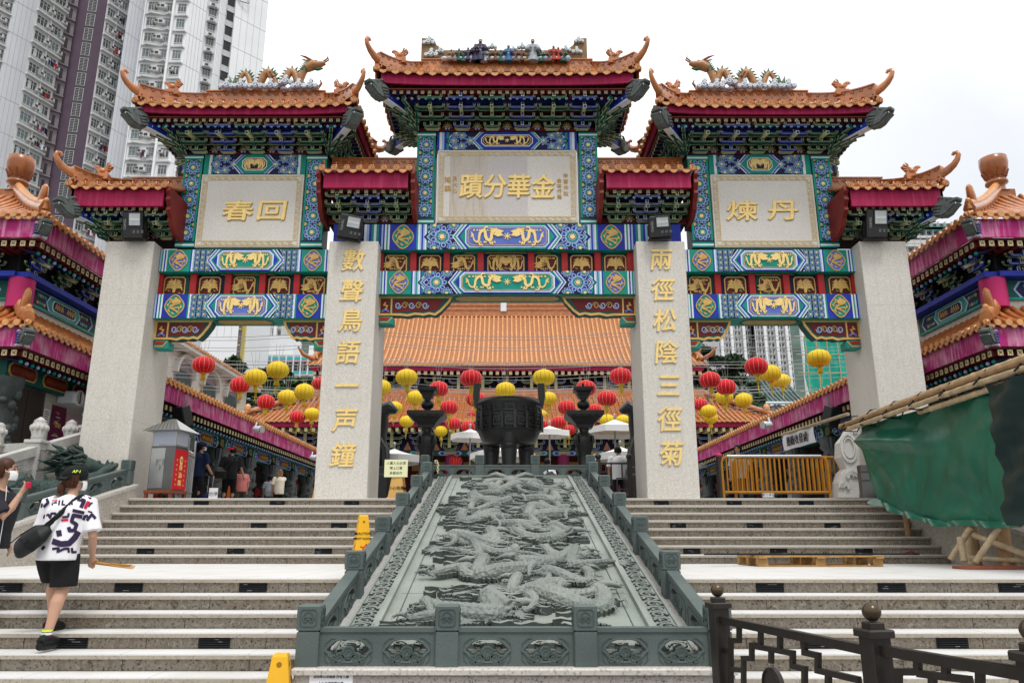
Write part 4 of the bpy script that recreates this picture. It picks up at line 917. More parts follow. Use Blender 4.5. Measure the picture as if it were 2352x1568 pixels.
    m.build('rafters', roof)
    m = MB(); z0, z1 = beam_z; yb_ = yf+.42; zt_ = z0; z0 = z1-(z1-z0)*.40
    m.box(cx-aL+.45, cx+aR-.45, yb_, yb_+.14, z0, z1, 'eave_blue'); m.box(cx-aL+.45, cx+aR-.45, yb_-.006, yb_, z0+.01, z0+.03, 'navy')
    for sg, a, hp in ((-1, aL, hipL), (1, aR, hipR)):
        if hp: m.box(min(cx+sg*(a-.45), cx+sg*(a-.58)), max(cx+sg*(a-.45), cx+sg*(a-.58)), yb_+.14, YC+b-.42, z0, z1, 'eave_blue')
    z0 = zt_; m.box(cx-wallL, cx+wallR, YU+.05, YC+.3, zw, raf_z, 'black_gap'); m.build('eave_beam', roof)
    # red apron with flames behind the brackets
    m = MB(); H = z0-zw
    m.fp([(cx-wallL, zw), (cx+wallR, zw), (cx+wallR, zw+H*.45), (cx-wallL, zw+H*.45)], YU+.045, .03, 'maroon_dark')
    xs_ = [cx-wallL+(wallL+wallR)*(k+.5)/ndg for k in range(ndg)]
    for xa, xb in zip(xs_, xs_[1:]):
        xm = (xa+xb)/2
        for q in range(7):
            a_ = pi*(q+.5)/7; m.fr([(xm+.03*cos(a_), zw+.10+.03*sin(a_)), (xm+.09*cos(a_), zw+.08+.12*sin(a_)), (xm+.13*cos(a_), zw+.06+.19*sin(a_))], [.035, .025, .006], YU+.015, .008, 'gold_dull')
        for dx, dz in ((-.035, .06), (.035, .06), (0, .11)): m.disc((xm+dx, zw+dz), .026, YU+.008, .012, 'pale_blue', 6)
    m.build('flame_apron', roof)
    for k, x in enumerate(xs_):
        m = MB(); dougong(m, x, YU, zw, z1-zw+.01, (YU-yb_)*1.12+.10, min(.66, (wallL+wallR)/ndg*.98), 'blue' if k % 2 else 'teal_mid'); m.build('bracket_set', roof)
    # sides and corners
    for sg, wl, a, hp in ((-1, wallL, aL, hipL), (1, wallR, aR, hipR)):
        if not hp: continue
        for dy in (.12, .42):
            m = MB(); xw_ = cx+sg*wl
            m.M = Matrix.Translation((xw_, YU+dy, 0)) @ Matrix.Rotation(sg*pi/2, 4, 'Z')
            dougong(m, 0, 0, zw, z1-zw, a-.40-wl, .42, 'teal_mid', False); m.M = None; m.build('bracket_set', roof)
        for fy, yc_ in ((-1, YU), (1, 2*YC-YU)):
            m = MB(); c = Vector((cx+sg*wl, yc_, 0)); cr = Vector((cx+sg*(a-.12), YC+fy*(b-.12), 0)); dg = cr-c; Ld = dg.length; dg.normalize(); ang = atan2(dg.y, dg.x)
            for k in range(4):
                zk = zw+(z1-zw)*(.10+.22*k)
                for j, da in enumerate((-.7, -.36, 0, .36, .7)):
                    Lk = Ld*(.26+.18*k)*(.55 if j in (0, 4) else 1.0)*(.84 if j in (1, 3) else 1)
                    v = Vector((cos(ang+da), sin(ang+da), 0)); w_ = .095 if j == 2 else .075
                    a0 = c+Z_(zk); b0 = c+v*Lk+Z_(zk+.02)
                    m.bar(a0, b0, w_, .11, 'cream_edge'); m.bar(a0+Z_(-.003), b0+v*.006+Z_(-.003), w_*.62, .115, 'teal_mid'); m.bar(a0, b0+v*.004, w_+.006, .07, 'teal_dark')
                    m.bar(b0-v*.06, b0-v*.06+v*.05+Z_(.12), w_*1.1, .05, 'cream_edge')
            zc = raf_z-.02; m.bar(c+Z_(zc-.12), cr-dg*.10+Z_(zc-.02), .17, .26, 'white_paint'); m.bar(c+Z_(zc-.12), cr-dg*.12+Z_(zc-.02), .176, .21, 'blue'); m.build('corner_brackets', roof)
            beast('beast_head', roof, cr-dg*.12+Z_(zc-.02), ang, .50)
    # ridges
    m = MB()
    def rb(x0, x1, y_, zb_, h):
        m.box(x0, x1, y_-.09, y_+.09, zb_, zb_+h*.5, 'tile'); m.box(x0, x1, y_-.07, y_+.07, zb_+h*.5, zb_+h*.92, 'tile'); m.box(x0, x1, y_-.10, y_+.10, zb_+h*.92, zb_+h, 'tile')
        k = x0+.1
        while k < x1-.1:
            m.fr([(k-.06+.012*q, zb_+h*.70+.035*sin(q*1.1)) for q in range(11)], .018, y_-.07, .008, 'tile_dark'); m.box(k+.095, k+.10, y_-.094, y_-.089, zb_+.01, zb_+h*.48, 'tile_dark'); k += .2
    rh = .36; rb(cx-rL, cx+rR, YC, zr-.10, rh)
    for sg, a, r, hp in ((-1, aL, rL, hipL), (1, aR, rR, hipR)):
        if not hp: continue
        for fy in (-1, 1):
            A = Vector((cx+sg*r, YC, zr+.02)); B = Vector((cx+sg*(a-.05), YC+fy*(b-.05), zt+lift+.12)); d = (B-A); d.z = 0; d.normalize(); P = []
            for i in range(9): t = i/8; q = A.lerp(B, t); q.z = A.z+(B.z-A.z)*(t*1.0)-.06*sin(pi*t)+.10*t**3; P.append(q)
            for i in range(len(P)-1):
                for w_, h0, h1, mt in ((.17, -.12, .06, 'tile'), (.13, .06, .17, 'tile'), (.18, .17, .20, 'tile')):
                    p, q = P[i], P[i+1]; N = d.cross(Vector((0,0,1)))*(w_/2)
                    m.add([p-N+Z_(h0), p+N+Z_(h0), q+N+Z_(h0), q-N+Z_(h0), p-N+Z_(h1), p+N+Z_(h1), q+N+Z_(h1), q-N+Z_(h1)], [(0,3,2,1), (4,5,6,7), (0,1,5,4), (1,2,6,5), (2,3,7,6), (3,0,4,7)], mt)
                pm = P[i].lerp(P[i+1], .5); Nn = d.cross(Vector((0,0,1)))*(.066*(-1 if (d.cross(Vector((0,0,1)))).y > 0 else 1))
                m.ribbon([(-.05+.012*q_, .11+.03*sin(q_*1.1)) for q_ in range(9)], .016, pm+Nn, d, Z3, Nn.normalized(), .006, 'tile_dark')
            e = P[-1]; cu = [(-.15, .02), (.0, .03), (.12, .055), (.25, .12), (.34, .21), (.38, .30), (.36, .37), (.29, .385), (.26, .34)]
            m.tube([e+d*(u*tip)+Z_(v*tip) for u, v in cu], [.12, .11, .095, .08, .066, .055, .047, .043, .038], 'tile', 10, True, True, .75)
            if fy < 0: bird(m, A.lerp(B, .52)+Z_(.20), sg, .36)
    m.build('ridge', roof)
    return roof
mat('eave_blue', (.005, .010, .085), .5, var=.3)
mat('teal_mid', (.005, .095, .075), .5, var=.3)
yf = 15.12
zr_c = zat(140, YC)-.26
R1 = gate_roof('c', 0, 3.0, 3.0, yf, zat(164, yf), zr_c, 2.1, 2.1, True, True, zat(195, yf+.09), 2.12, 2.12, zat(301, YU), (zat(250, 15.54), zat(224, 15.54)), zat(212, yf+.2), 6)
zts = zat(238, yf); zr_s = zat(212, YC)-.26
RS = {}
for s_ in (-1, 1):
    cxx = s_*5.86
    RS[s_] = gate_roof('s', cxx, 2.5, 2.5, yf, zts, zr_s, 1.45, 1.45, True, True, zat(262, yf+.09), 1.68, 1.68, zat(354, YU), (zat(309, 15.54), zat(289, 15.54)), zat(276, yf+.2), 5)
# lower roofs: outer ones hang over the outer pillars, middle ones over the inner pillars
mat('barge_red', (.19, .018, .014), .5, var=.35, vscale=3)
def barge(x, z0, z1, y0, y1, parent):
    m = MB(); h = z1-z0
    P = [(y0, z1), (y0-.03, z1-h*.10), (y0+.04, z1-h*.18), (y0+.0, z1-h*.30), (y0+.10, z1-h*.42), (y0+.07, z1-h*.52), (y0+.22, z1-h*.66), (y0+.30, z1-h*.82), (y0+.52, z1-h*.95), (y1, z0), (y1, z1)]
    m.prism(P, (x-.045, 0, 0), Y3, Z3, X3, .09, 'barge_red'); m.build('barge_board', parent)
for s_ in (-1, 1):
    yo = 15.25; zt = zat(425, yo); zr = zat(414, YC)-.22
    xo = abs(xat(152, 425, yo)); xi = abs(xat(384, 425, yo)); cxx = s_*(xo+xi)/2; h = (xo-xi)/2
    r_ = gate_roof('o', cxx, h, h, yo, zt, zr, *( (h-.8, h) if s_ < 0 else (h, h-.8)), s_ < 0, s_ > 0, zat(473, yo+.09), h-.55 if s_ < 0 else h-.06, h-.06 if s_ < 0 else h-.55, zat(551, YU), (zat(508, 15.67), zat(492, 15.67)), zat(480, yo+.2), 3, lift=.06)
    barge(s_*(xi-.02), zat(560, YU), zt-.02, yo+.05, YU+.3, r_)
    ym = 15.32; zt = zat(386, ym); zr = zat(370, YC)-.22
    xo = abs(xat(733, 390, ym)); xi = abs(xat(946, 390, ym)); cxx = s_*(xo+xi)/2; h = (xo-xi)/2
    r_ = gate_roof('m', cxx, h, h, ym, zt, zr, h, h, False, False, zat(431, ym+.09), h-.05, h-.05, zat(513, YU), (zat(466, 15.74), zat(449, 15.74)), zat(440, ym+.2), 3, lift=0)
    barge(s_*(xi-.02), zat(520, YU), zt-.02, ym+.05, YU+.3, r_); barge(s_*(xo+.02), zat(520, YU), zt-.02, ym+.05, YU+.3, r_)
# ---------------------------------------------------------------- ridge figures
def robed(mb, p, h, cols, lean=0., n=10):
    c = Vector(p); w = h*.21
    mb.lathe([(w*1.05, 0), (w*1.0, h*.12), (w*.72, h*.45), (w*.8, h*.62), (w*.72, h*.74), (w*.3, h*.80)], c, cols[0], n, True, 1, .8)
    mb.lathe([(w*.62, h*.36), (w*.84, h*.44), (w*.62, h*.50)], c, cols[1], n, True, 1, .85)
    mb.ball(c+Z_(h*.88), (h*.075, h*.08, h*.095), 'face', 8, 6); mb.ball(c+Vector((0, .02, h*.95)), (h*.085, h*.085, h*.07), 'black_gap', 8, 6)
    mb.tube([c+Vector((0, -h*.075, h*.83)), c+Vector((0, -h*.12, h*.66))], [h*.04, h*.012], 'black_gap', 6)
    for sg in (-1, 1): mb.tube([c+Vector((sg*w*.7, 0, h*.72)), c+Vector((sg*w*1.15, -h*.05, h*.52)), c+Vector((sg*w*.4, -h*.18, h*.47))], [h*.075, h*.085, h*.10], cols[0], 7); mb.ball(c+Vector((sg*w*.32, -h*.23, h*.48)), h*.035, 'face', 6, 5)
mat('face', (.42, .27, .19), .5); mat('robe_blue', (.05, .17, .36), .5, var=.4, vscale=20); mat('robe_purple', (.045, .04, .10), .5, var=.4, vscale=20); mat('robe_white', (.36, .42, .46), .5, var=.3, vscale=20); mat('robe_red', (.42, .05, .03), .5, var=.3, vscale=20); mat('robe_green', (.03, .10, .07), .5, var=.3, vscale=20); mat('robe_brown', (.15, .08, .045), .5, var=.3, vscale=20)
mat('backboard', (.27, .17, .08), .6, var=.4, vscale=6); mat('cloud_grey', (.40, .41, .40), .5, var=.3, vscale=15); mat('cloud_blue', (.42, .46, .58), .45, var=.35, vscale=14)
def curl_cloud(mb, x, z, s, y, mt, fl=1):
    for dx, dz, r_ in ((0, 0, 1), (.9, -.2, .75), (-.8, -.25, .7), (.1, .7, .6)):
        c = (x+fl*dx*s, z+dz*s); mb.disc(c, r_*s*.62, y, .03+.02*r_, mt, 10); mb.fr(swirl(c, r_*s*.5, 1.4, 10, fl), s*.16, y-.05, .02, 'white_paint')
zb = zat(147, YC); zt_ = zat(90, YC); m = MB(); P1, P2 = xat(968, 120, YC), xat(1348, 120, YC); zc_ = zat(118, YC)
m.fp([(P1, zb), (P2, zb), (P2, zt_), (xat(1322, 100, YC), zt_-.02), (xat(1316, 100, YC), zt_-.2), (xat(1300, 110, YC), zc_), (xat(1022, 110, YC), zc_), (xat(1003, 110, YC), zt_-.2), (xat(996, 100, YC), zt_-.02), (P1, zt_)], YC+.12, .16, 'backboard')
fg = m.build('relief_board', R1)
m = MB()
for px, py, s in ((985, 100, .13), (990, 128, .14), (1010, 122, .09), (1330, 98, .10), (1325, 122, .11), (1300, 118, .10), (1200, 112, .10), (1237, 122, .10), (1130, 112, .09), (1180, 118, .08)): curl_cloud(m, xat(px, py, YC), zat(py, YC), s, YC-.04, 'cloud_grey', 1 if px < 1165 else -1)
for k in range(24): m.ball((lerp(xat(1022, 140, YC), xat(1302, 140, YC), k/23), YC-.16, zb+.03), (.09, .08, .05+.02*(k % 3)), 'cloud_blue' if k % 3 else 'white_paint', 8, 5)
m.build('cloud_relief', fg)
for px, top, bot, cols in ((1036, 112, 138, ('backboard', 'robe_red')), (1054, 110, 139, ('robe_green', 'robe_brown')), (1075, 108, 138, ('robe_purple', 'robe_blue')), (1092, 100, 140, ('robe_purple', 'robe_purple')), (1103, 90, 140, ('robe_purple', 'robe_white')), (1122, 112, 140, ('robe_brown', 'robe_green')), (1138, 110, 139, ('robe_brown', 'robe_brown')), (1168, 103, 140, ('robe_blue', 'robe_white')), (1198, 112, 139, ('robe_brown', 'robe_brown')), (1224, 90, 140, ('robe_white', 'robe_white')), (1272, 104, 138, ('robe_red', 'robe_green')), (1283, 107, 138, ('robe_red', 'robe_red')), (1045, 116, 141, ('robe_brown', 'robe_red')), (1064, 114, 141, ('robe_green', 'robe_green')), (1112, 108, 141, ('robe_white', 'robe_purple')), (1150, 113, 141, ('robe_green', 'robe_brown')), (1184, 110, 141, ('robe_brown', 'robe_blue')), (1210, 114, 141, ('backboard', 'robe_brown')), (1243, 113, 141, ('robe_green', 'robe_brown')), (1262, 112, 141, ('robe_brown', 'robe_red')), (1294, 110, 141, ('robe_green', 'robe_red'))):
    m = MB(); y_ = YC-.18; z0_ = zat(bot, y_); robed(m, (xat(px, bot, y_), y_, z0_-.02), (zat(top, y_)-z0_)*1.02, cols); m.build('robed_figurine', fg)
def ridge_dragon(parent, xa, xb, zb_, fl):
    "glazed dragon striding along the ridge; head at xb"
    m = MB(); w = xb-xa; P = []; rs = []; n = 60
    for i in range(n+1):
        t = i/n; x = xa+w*(.10+.80*t); zz = zb_+.31+.25*sin(2*pi*(3.15*t-.16)) + (.05 if t > .5 else 0)
        if t > .86: q = (t-.86)/.14; zz = lerp(zz, zb_+.74, q*q*(3-2*q)); x -= w*.03*sin(pi*q)
        P.append((x, YC+.04*sin(9*t), zz)); rs.append(.088*min(1, .35+t*2.2))
    m.tube(P, rs, 'dragon_orange', 10)
    for i in range(3, n-3):
        a = Vector(P[i]); t = (Vector(P[i+1])-Vector(P[i-1])).normalized(); nn = Vector((-t.z, 0, t.x))*(1 if t.x > 0 else -1)
        if nn.z < -.2: continue
        m.tube([a+nn*rs[i]*.8, a+nn*(rs[i]+.10)-t*.03], [.040, .003], 'dragon_green', 5)
    h = Vector(P[-1]); s = .24; U = Vector((fl, 0, 0))
    m.tube([h-U*s*.3+Z_(-.05), h+U*s*.4+Z_(.05), h+U*s*1.0+Z_(.06), h+U*s*1.6+Z_(.10)], [.11, .13, .09, .05], 'dragon_orange', 8); m.tube([h+U*s*.3-Z_(.03), h+U*s*.9-Z_(.07), h+U*s*1.4-Z_(.05)], [.06, .05, .02], 'dragon_green', 6)
    for q in range(6): m.tube([h+U*s*(-.1+.12*q)+Z_(-.10+.02*q), h+U*s*(-.6+.1*q)+Vector((0, -.05, -.12+.03*q)), h+U*s*(-1.0+.1*q)+Vector((0, -.06, -.08+.05*q))], [.05, .04, .005], 'dragon_green', 5)
    for sg in (-1, 1): m.tube([h+U*s*.3+Vector((0, sg*.05, .13)), h-U*s*.4+Vector((0, sg*.08, .22)), h-U*s*1.0+Vector((0, sg*.08, .27))], [.035, .03, .006], 'tile_dark', 5); m.tube([h+U*s*1.4+Vector((0, sg*.03, .12)), h+U*s*1.9+Vector((0, sg*.04, .22)), h+U*s*1.7+Vector((0, sg*.04, .30))], [.02, .02, .004], 'tile_dark', 5); m.ball(h+U*s*.7+Vector((0, sg*.07, .13)), .03, 'white_paint', 6, 5)
    e = Vector(P[0])
    for q in range(7):
        a = radians_(20+24*q); m.tube([e, e+Vector((-fl*.16*cos(a)*1.3, -.02+.01*q, .16*sin(a)+.03)), e+Vector((-fl*.30*cos(a)*1.2, 0, .34*sin(a)+.05))], [.05, .05, .005], 'dragon_green', 5)
    for t in (.22, .45, .62, .88):
        a = Vector(P[int(t*n)]); m.tube([a, a+Vector((fl*.12, -.10, -.08)), a+Vector((fl*.16, -.12, -.20)), a+Vector((fl*.26, -.13, -.20))], [.05, .04, .03, .01], 'tile_dark', 6)
    m.tube([h+Vector((fl*.05, 0, -.62)), h+Vector((fl*.25, -.05, -.66)), h+Vector((fl*.34, -.05, -.50)), h+Vector((fl*.30, -.05, -.40))], [.05, .04, .03, .01], 'tile_dark', 6)
    d = m.build('dragon_ornament', parent)
    m = MB(); rr = random.Random(5)
    for k in range(34):
        x = xa+w*(k+.5)/34; m.ball((x, YC-.03+rr.uniform(-.06, .06), zb_+.03+rr.uniform(0, .07)), (.11, .10, rr.uniform(.05, .09)), 'cloud_blue' if k % 3 else 'white_paint', 8, 6)
    for t in (.05, .2, .36, .52, .68, .82, .95): curl_cloud(m, xa+w*t, zb_+.10+.10*((int(t*40)) % 2), .15, YC-.16, 'cloud_blue')
    m.build('cloud_base', d)
def radians_(v): return v*pi/180
mat('dragon_orange', (.44, .20, .065), .4, var=.4, vscale=10, bump=.4, bscale=40, spec=.5); mat('dragon_green', (.07, .17, .09), .45, var=.3, vscale=10)
zb_ = zr_s+.24
for s_ in (-1, 1):
    xa, xb = s_*abs(xat(516, 200, YC)), s_*abs(xat(728, 200, YC)); ridge_dragon(RS[s_], xa, xb, zb_, 1 if xb > xa else -1)
# ================================================================ halls, corridors and corner pavilions
def tiles_plane(mb, kn, A, B, up, run_top, r, sp, nseg=5, conc=.35, discs=True, mt='tile', drp=True, n=6):
    """tiled roof plane: eave from A to B, each tube runs by vector 'up' scaled by run_top(f) with a concave sag"""
    A = Vector(A); B = Vector(B); L = (B-A).length; k = max(1, int(L/sp)); d = (B-A)/L; up = Vector(up); h = Vector((up.x, up.y, 0)); hn = h.normalized()
    for i in range(k+1):
        f = i/k; p0 = A.lerp(B, f); tm = run_top(f)
        if tm < .03: continue
        P = [p0+h*t+Z_(up.z*(t*(1-conc)+conc*t*t)) for t in [tm*j/nseg for j in range(nseg+1)]]
        mb.tube(P, r, mt, n, False)
        if discs:
            kn.prism([(r*1.2*cos(2*pi*q/8), r*1.2*sin(2*pi*q/8)) for q in range(8)], p0, d, Z3, -hn, .03, 'tile_light')
            if drp and i < k: drip(kn, A.lerp(B, (i+.5)/k)+hn*.02-Z_(.03), hn, sp*.85)
    us = [j/12 for j in range(13)]
    mb.grid([[A.lerp(B, f)+h*(run_top(f)*t)+Z_(up.z*(run_top(f)*t*(1-conc)+conc*(run_top(f)*t)**2)-r*.6) for f in us] for t in [j/nseg for j in range(nseg+1)]], {'tile': 'tile_course', 'tile_hall': 'hall_course'}.get(mt, mt))
mat('hall_course', (.40, .17, .07), .45, var=.35, vscale=9)
mat('tile_course', (.30, .10, .035), .4, var=.4, vscale=6)
t_ = MATS['tile_course'].node_tree; wv = t_.nodes.new('ShaderNodeTexWave'); wv.bands_direction = 'Z'; wv.inputs['Scale'].default_value = 1.6; wv.inputs['Distortion'].default_value = .3
tcx = t_.nodes.new('ShaderNodeTexCoord'); t_.links.new(tcx.outputs['Object'], wv.inputs['Vector']); b_ = t_.nodes['Principled BSDF']
mxx = t_.nodes.new('ShaderNodeMix'); mxx.data_type = 'RGBA'; t_.links.new(wv.outputs['Color'], mxx.inputs[0]); mxx.inputs[6].default_value = (.26, .09, .03, 1); mxx.inputs[7].default_value = (.42, .15, .05, 1); t_.links.new(mxx.outputs[2], b_.inputs['Base Color'])
hall = thing('main_hall', 'great temple hall with double orange tiled roofs seen through the middle arch', 'temple hall', (0, 50, 2.4))
YH = 45.0; ze = zat(835, YH); zrg = zat(722, 50.2); wU = 12.1
m = MB(); kn = MB()
tiles_plane(m, kn, (-wU, YH, ze), (wU, YH, ze), (0, 5.2, zrg-ze), lambda f: min(1, 1*(min(f, 1-f)*2*wU/1.6+.05)), .078, .30, 7, .45, True, 'tile_hall')
for s_ in (-1, 1): tiles_plane(m, kn, (s_*wU, YH+10.4, ze), (s_*wU, YH, ze), (-s_*1.6, 0, (zrg-ze)*.4), lambda f: min(1, min(f, 1-f)*4), .115, .5, 4, .2)
up_ = m.build('upper_roof', hall); kn.build('tile_ends', up_)
m = MB(); m.box(-wU+1.6, wU-1.6, 50.0, 50.5, zrg-.2, zrg+.95, 'tile')
for k, zz in enumerate((.25, .55, .85)): m.box(-wU+1.55, wU-1.55, 49.94, 50.56, zrg+zz, zrg+zz+.12, 'tile_light' if k == 2 else 'tile')
for s_ in (-1, 1):
    m.tube([(s_*(wU-1.6), 50.2, zrg+.3), (s_*(wU-.9), YH+2.5, lerp(ze, zrg, .55)), (s_*(wU-.2), YH+.3, ze+.35), (s_*(wU+.25), YH-.2, ze+.55), (s_*(wU+.5), YH-.5, ze+.95)], [.17, .16, .16, .12, .05], 'tile', 8)
    for q in range(4): m.tube([(s_*(wU-.35-.3*q), YH+.55+.7*q, ze+.45+.42*q), (s_*(wU-.3-.3*q), YH+.55+.7*q, ze+.95+.42*q)], [.16, .07], 'tile_light', 6); m.ball((s_*(wU-.28-.3*q), YH+.5+.7*q, ze+1.0+.42*q), .12, 'tile_light', 7, 5)
m.box(-.45, -.05, 49.9, 50.0, zrg+.15, zrg+.95, 'white_paint'); m.build('ridge', up_)
m = MB(); m.box(-wU+.2, wU-.2, YH+.15, YH+.3, ze-.38, ze-.12, 'crimson')
for k in range(60):
    x = -wU+.4+(2*wU-.8)*k/59; m.box(x-.09, x+.09, YH+.25, YH+1.4, ze-.62, ze-.42, 'maroon_dark'); m.box(x-.10, x+.10, YH+.22, YH+.25, ze-.63, ze-.41, 'cream')
m.box(-wU+.3, wU-.3, YH+.4, YH+2.4, ze-.40, ze-.36, 'maroon_dark'); m.build('fascia', up_)
def band_wall(root, x0, x1, y, z0, z1, nb):
    "painted frieze with a row of small bracket sets"
    m = MB(); m.box(x0, x1, y, y+.3, z0, z1, 'navy'); h = z1-z0
    m.box(x0, x1, y-.06, y, z0, z0+h*.22, 'teal_dark')
    for k in range(nb):
        x = lerp(x0, x1, (k+.5)/nb); w = (x1-x0)/nb
        c = ('teal_mid', 'blue')[k % 2]
        for q in range(3):
            zz = z0+h*(.28+.22*q); ww = w*(.20+.09*q); yy = y-.15-.22*q
            P = [(x-ww, zz+h*.15), (x-ww*.95, zz+h*.04), (x-ww*.7, zz), (x+ww*.7, zz), (x+ww*.95, zz+h*.04), (x+ww, zz+h*.15)]
            m.fr(P, .11, yy, .12, 'cream_edge'); m.fr(P, .06, yy-.13, .01, c)
        m.box(x-.07, x+.07, y-.75, y, z0+h*.3, z0+h*.92, c); m.box(x-.09, x+.09, y-.77, y-.75, z0+h*.3, z0+h*.94, 'cream_edge')
        m.fp([(x+w*.5-.22, z0+h*.25), (x+w*.5+.22, z0+h*.25), (x+w*.5, z0+h*.62)], y, .03, 'tile')
        a, b = x-w*.42, x+w*.42
        m.fp(hexa(w*.42, .12, z0+.03, z0+h*.2, x), y-.06, .01, 'pale_blue'); m.fp(hexa(w*.36, .10, z0+.06, z0+h*.17, x), y-.07, .01, ('blue', 'teal')[k % 2]); m.fp(octo(w*.22, h*.05, .04, x, z0+h*.115), y-.08, .012, 'gold_dull')
    return m.build('bracket_frieze', root)
zl0 = zat(938, 46.6); band_wall(hall, -11.2, 11.2, 46.6, zl0, ze-.42, 15)
wl = 15.4; YL_ = 42.0; zle = zat(964, YL_); zlt = zat(912, 45.6)
m = MB(); kn = MB(); tiles_plane(m, kn, (-wl, YL_, zle), (wl, YL_, zle), (0, 3.6, zlt-zle), lambda f: min(1, min(f, 1-f)*2*wl/3.4+.05), .075, .29, 5, .35)
for s_ in (-1, 1): tiles_plane(m, kn, (s_*wl, YH+12, zle), (s_*wl, YL_, zle), (-s_*3.4, 0, zlt-zle), lambda f: min(1, (1-f)*4.4+.03), .11, .5, 4, .3)
lo_ = m.build('lower_roof', hall); kn.build('tile_ends', lo_)
m = MB(); m.box(-12, 12, 45.5, 45.9, zlt-.1, zlt+.5, 'tile')
for s_ in (-1, 1):
    m.tube([(s_*12, 45.6, zlt+.25), (s_*(wl-.3), YL_+.3, zle+.3), (s_*(wl+.2), YL_-.2, zle+.5), (s_*(wl+.45), YL_-.45, zle+.85)], [.15, .15, .11, .05], 'tile', 8)
    m.ball((s_*(wl-.7), YL_+.75, zle+.75), (.2, .2, .3), 'tile_light', 7, 5)
m.build('ridge', lo_)
m = MB(); m.box(-wl+.2, wl-.2, YL_+.15, YL_+.28, zle-.36, zle-.1, 'crimson')
for k in range(72):
    x = -wl+.4+(2*wl-.8)*k/71; m.box(x-.08, x+.08, YL_+.22, YL_+1.2, zle-.60, zle-.40, 'cream')
m.box(-wl+.3, wl-.3, YL_+.3, YL_+2.4, zle-.38, zle-.34, 'maroon_dark'); m.build('fascia', lo_)
band_wall(hall, -14, 14, 44.2, zle-1.75, zle-.45, 17)
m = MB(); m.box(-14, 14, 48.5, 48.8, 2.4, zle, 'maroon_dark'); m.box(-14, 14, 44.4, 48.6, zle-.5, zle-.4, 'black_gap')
for k in range(9):
    x = -13+26*k/8; m.tube([(x, 44.4, 2.4), (x, 44.4, zle-1.7)], .34, 'magenta_dark', 10)
for k in range(8):
    x = -11.4+26*k/8
    for w_, c in ((1.0, 'red'), (.82, 'gold_dull'), (.74, 'maroon_dark')): m.fp([(x-w_, 3.2), (x+w_, 3.2), (x+w_, 5.6), (x-w_, 5.6)], 48.5-.02*(1.1-w_), .02, c)
    m.fp([(x-1.1, 5.75), (x+1.1, 5.75), (x+1.1, 6.3), (x-1.1, 6.3)], 48.5, .06, 'gold_dull')
mat('magenta_dark', (.22, .02, .09), .5, var=.3)
m.build('hall_front', hall)
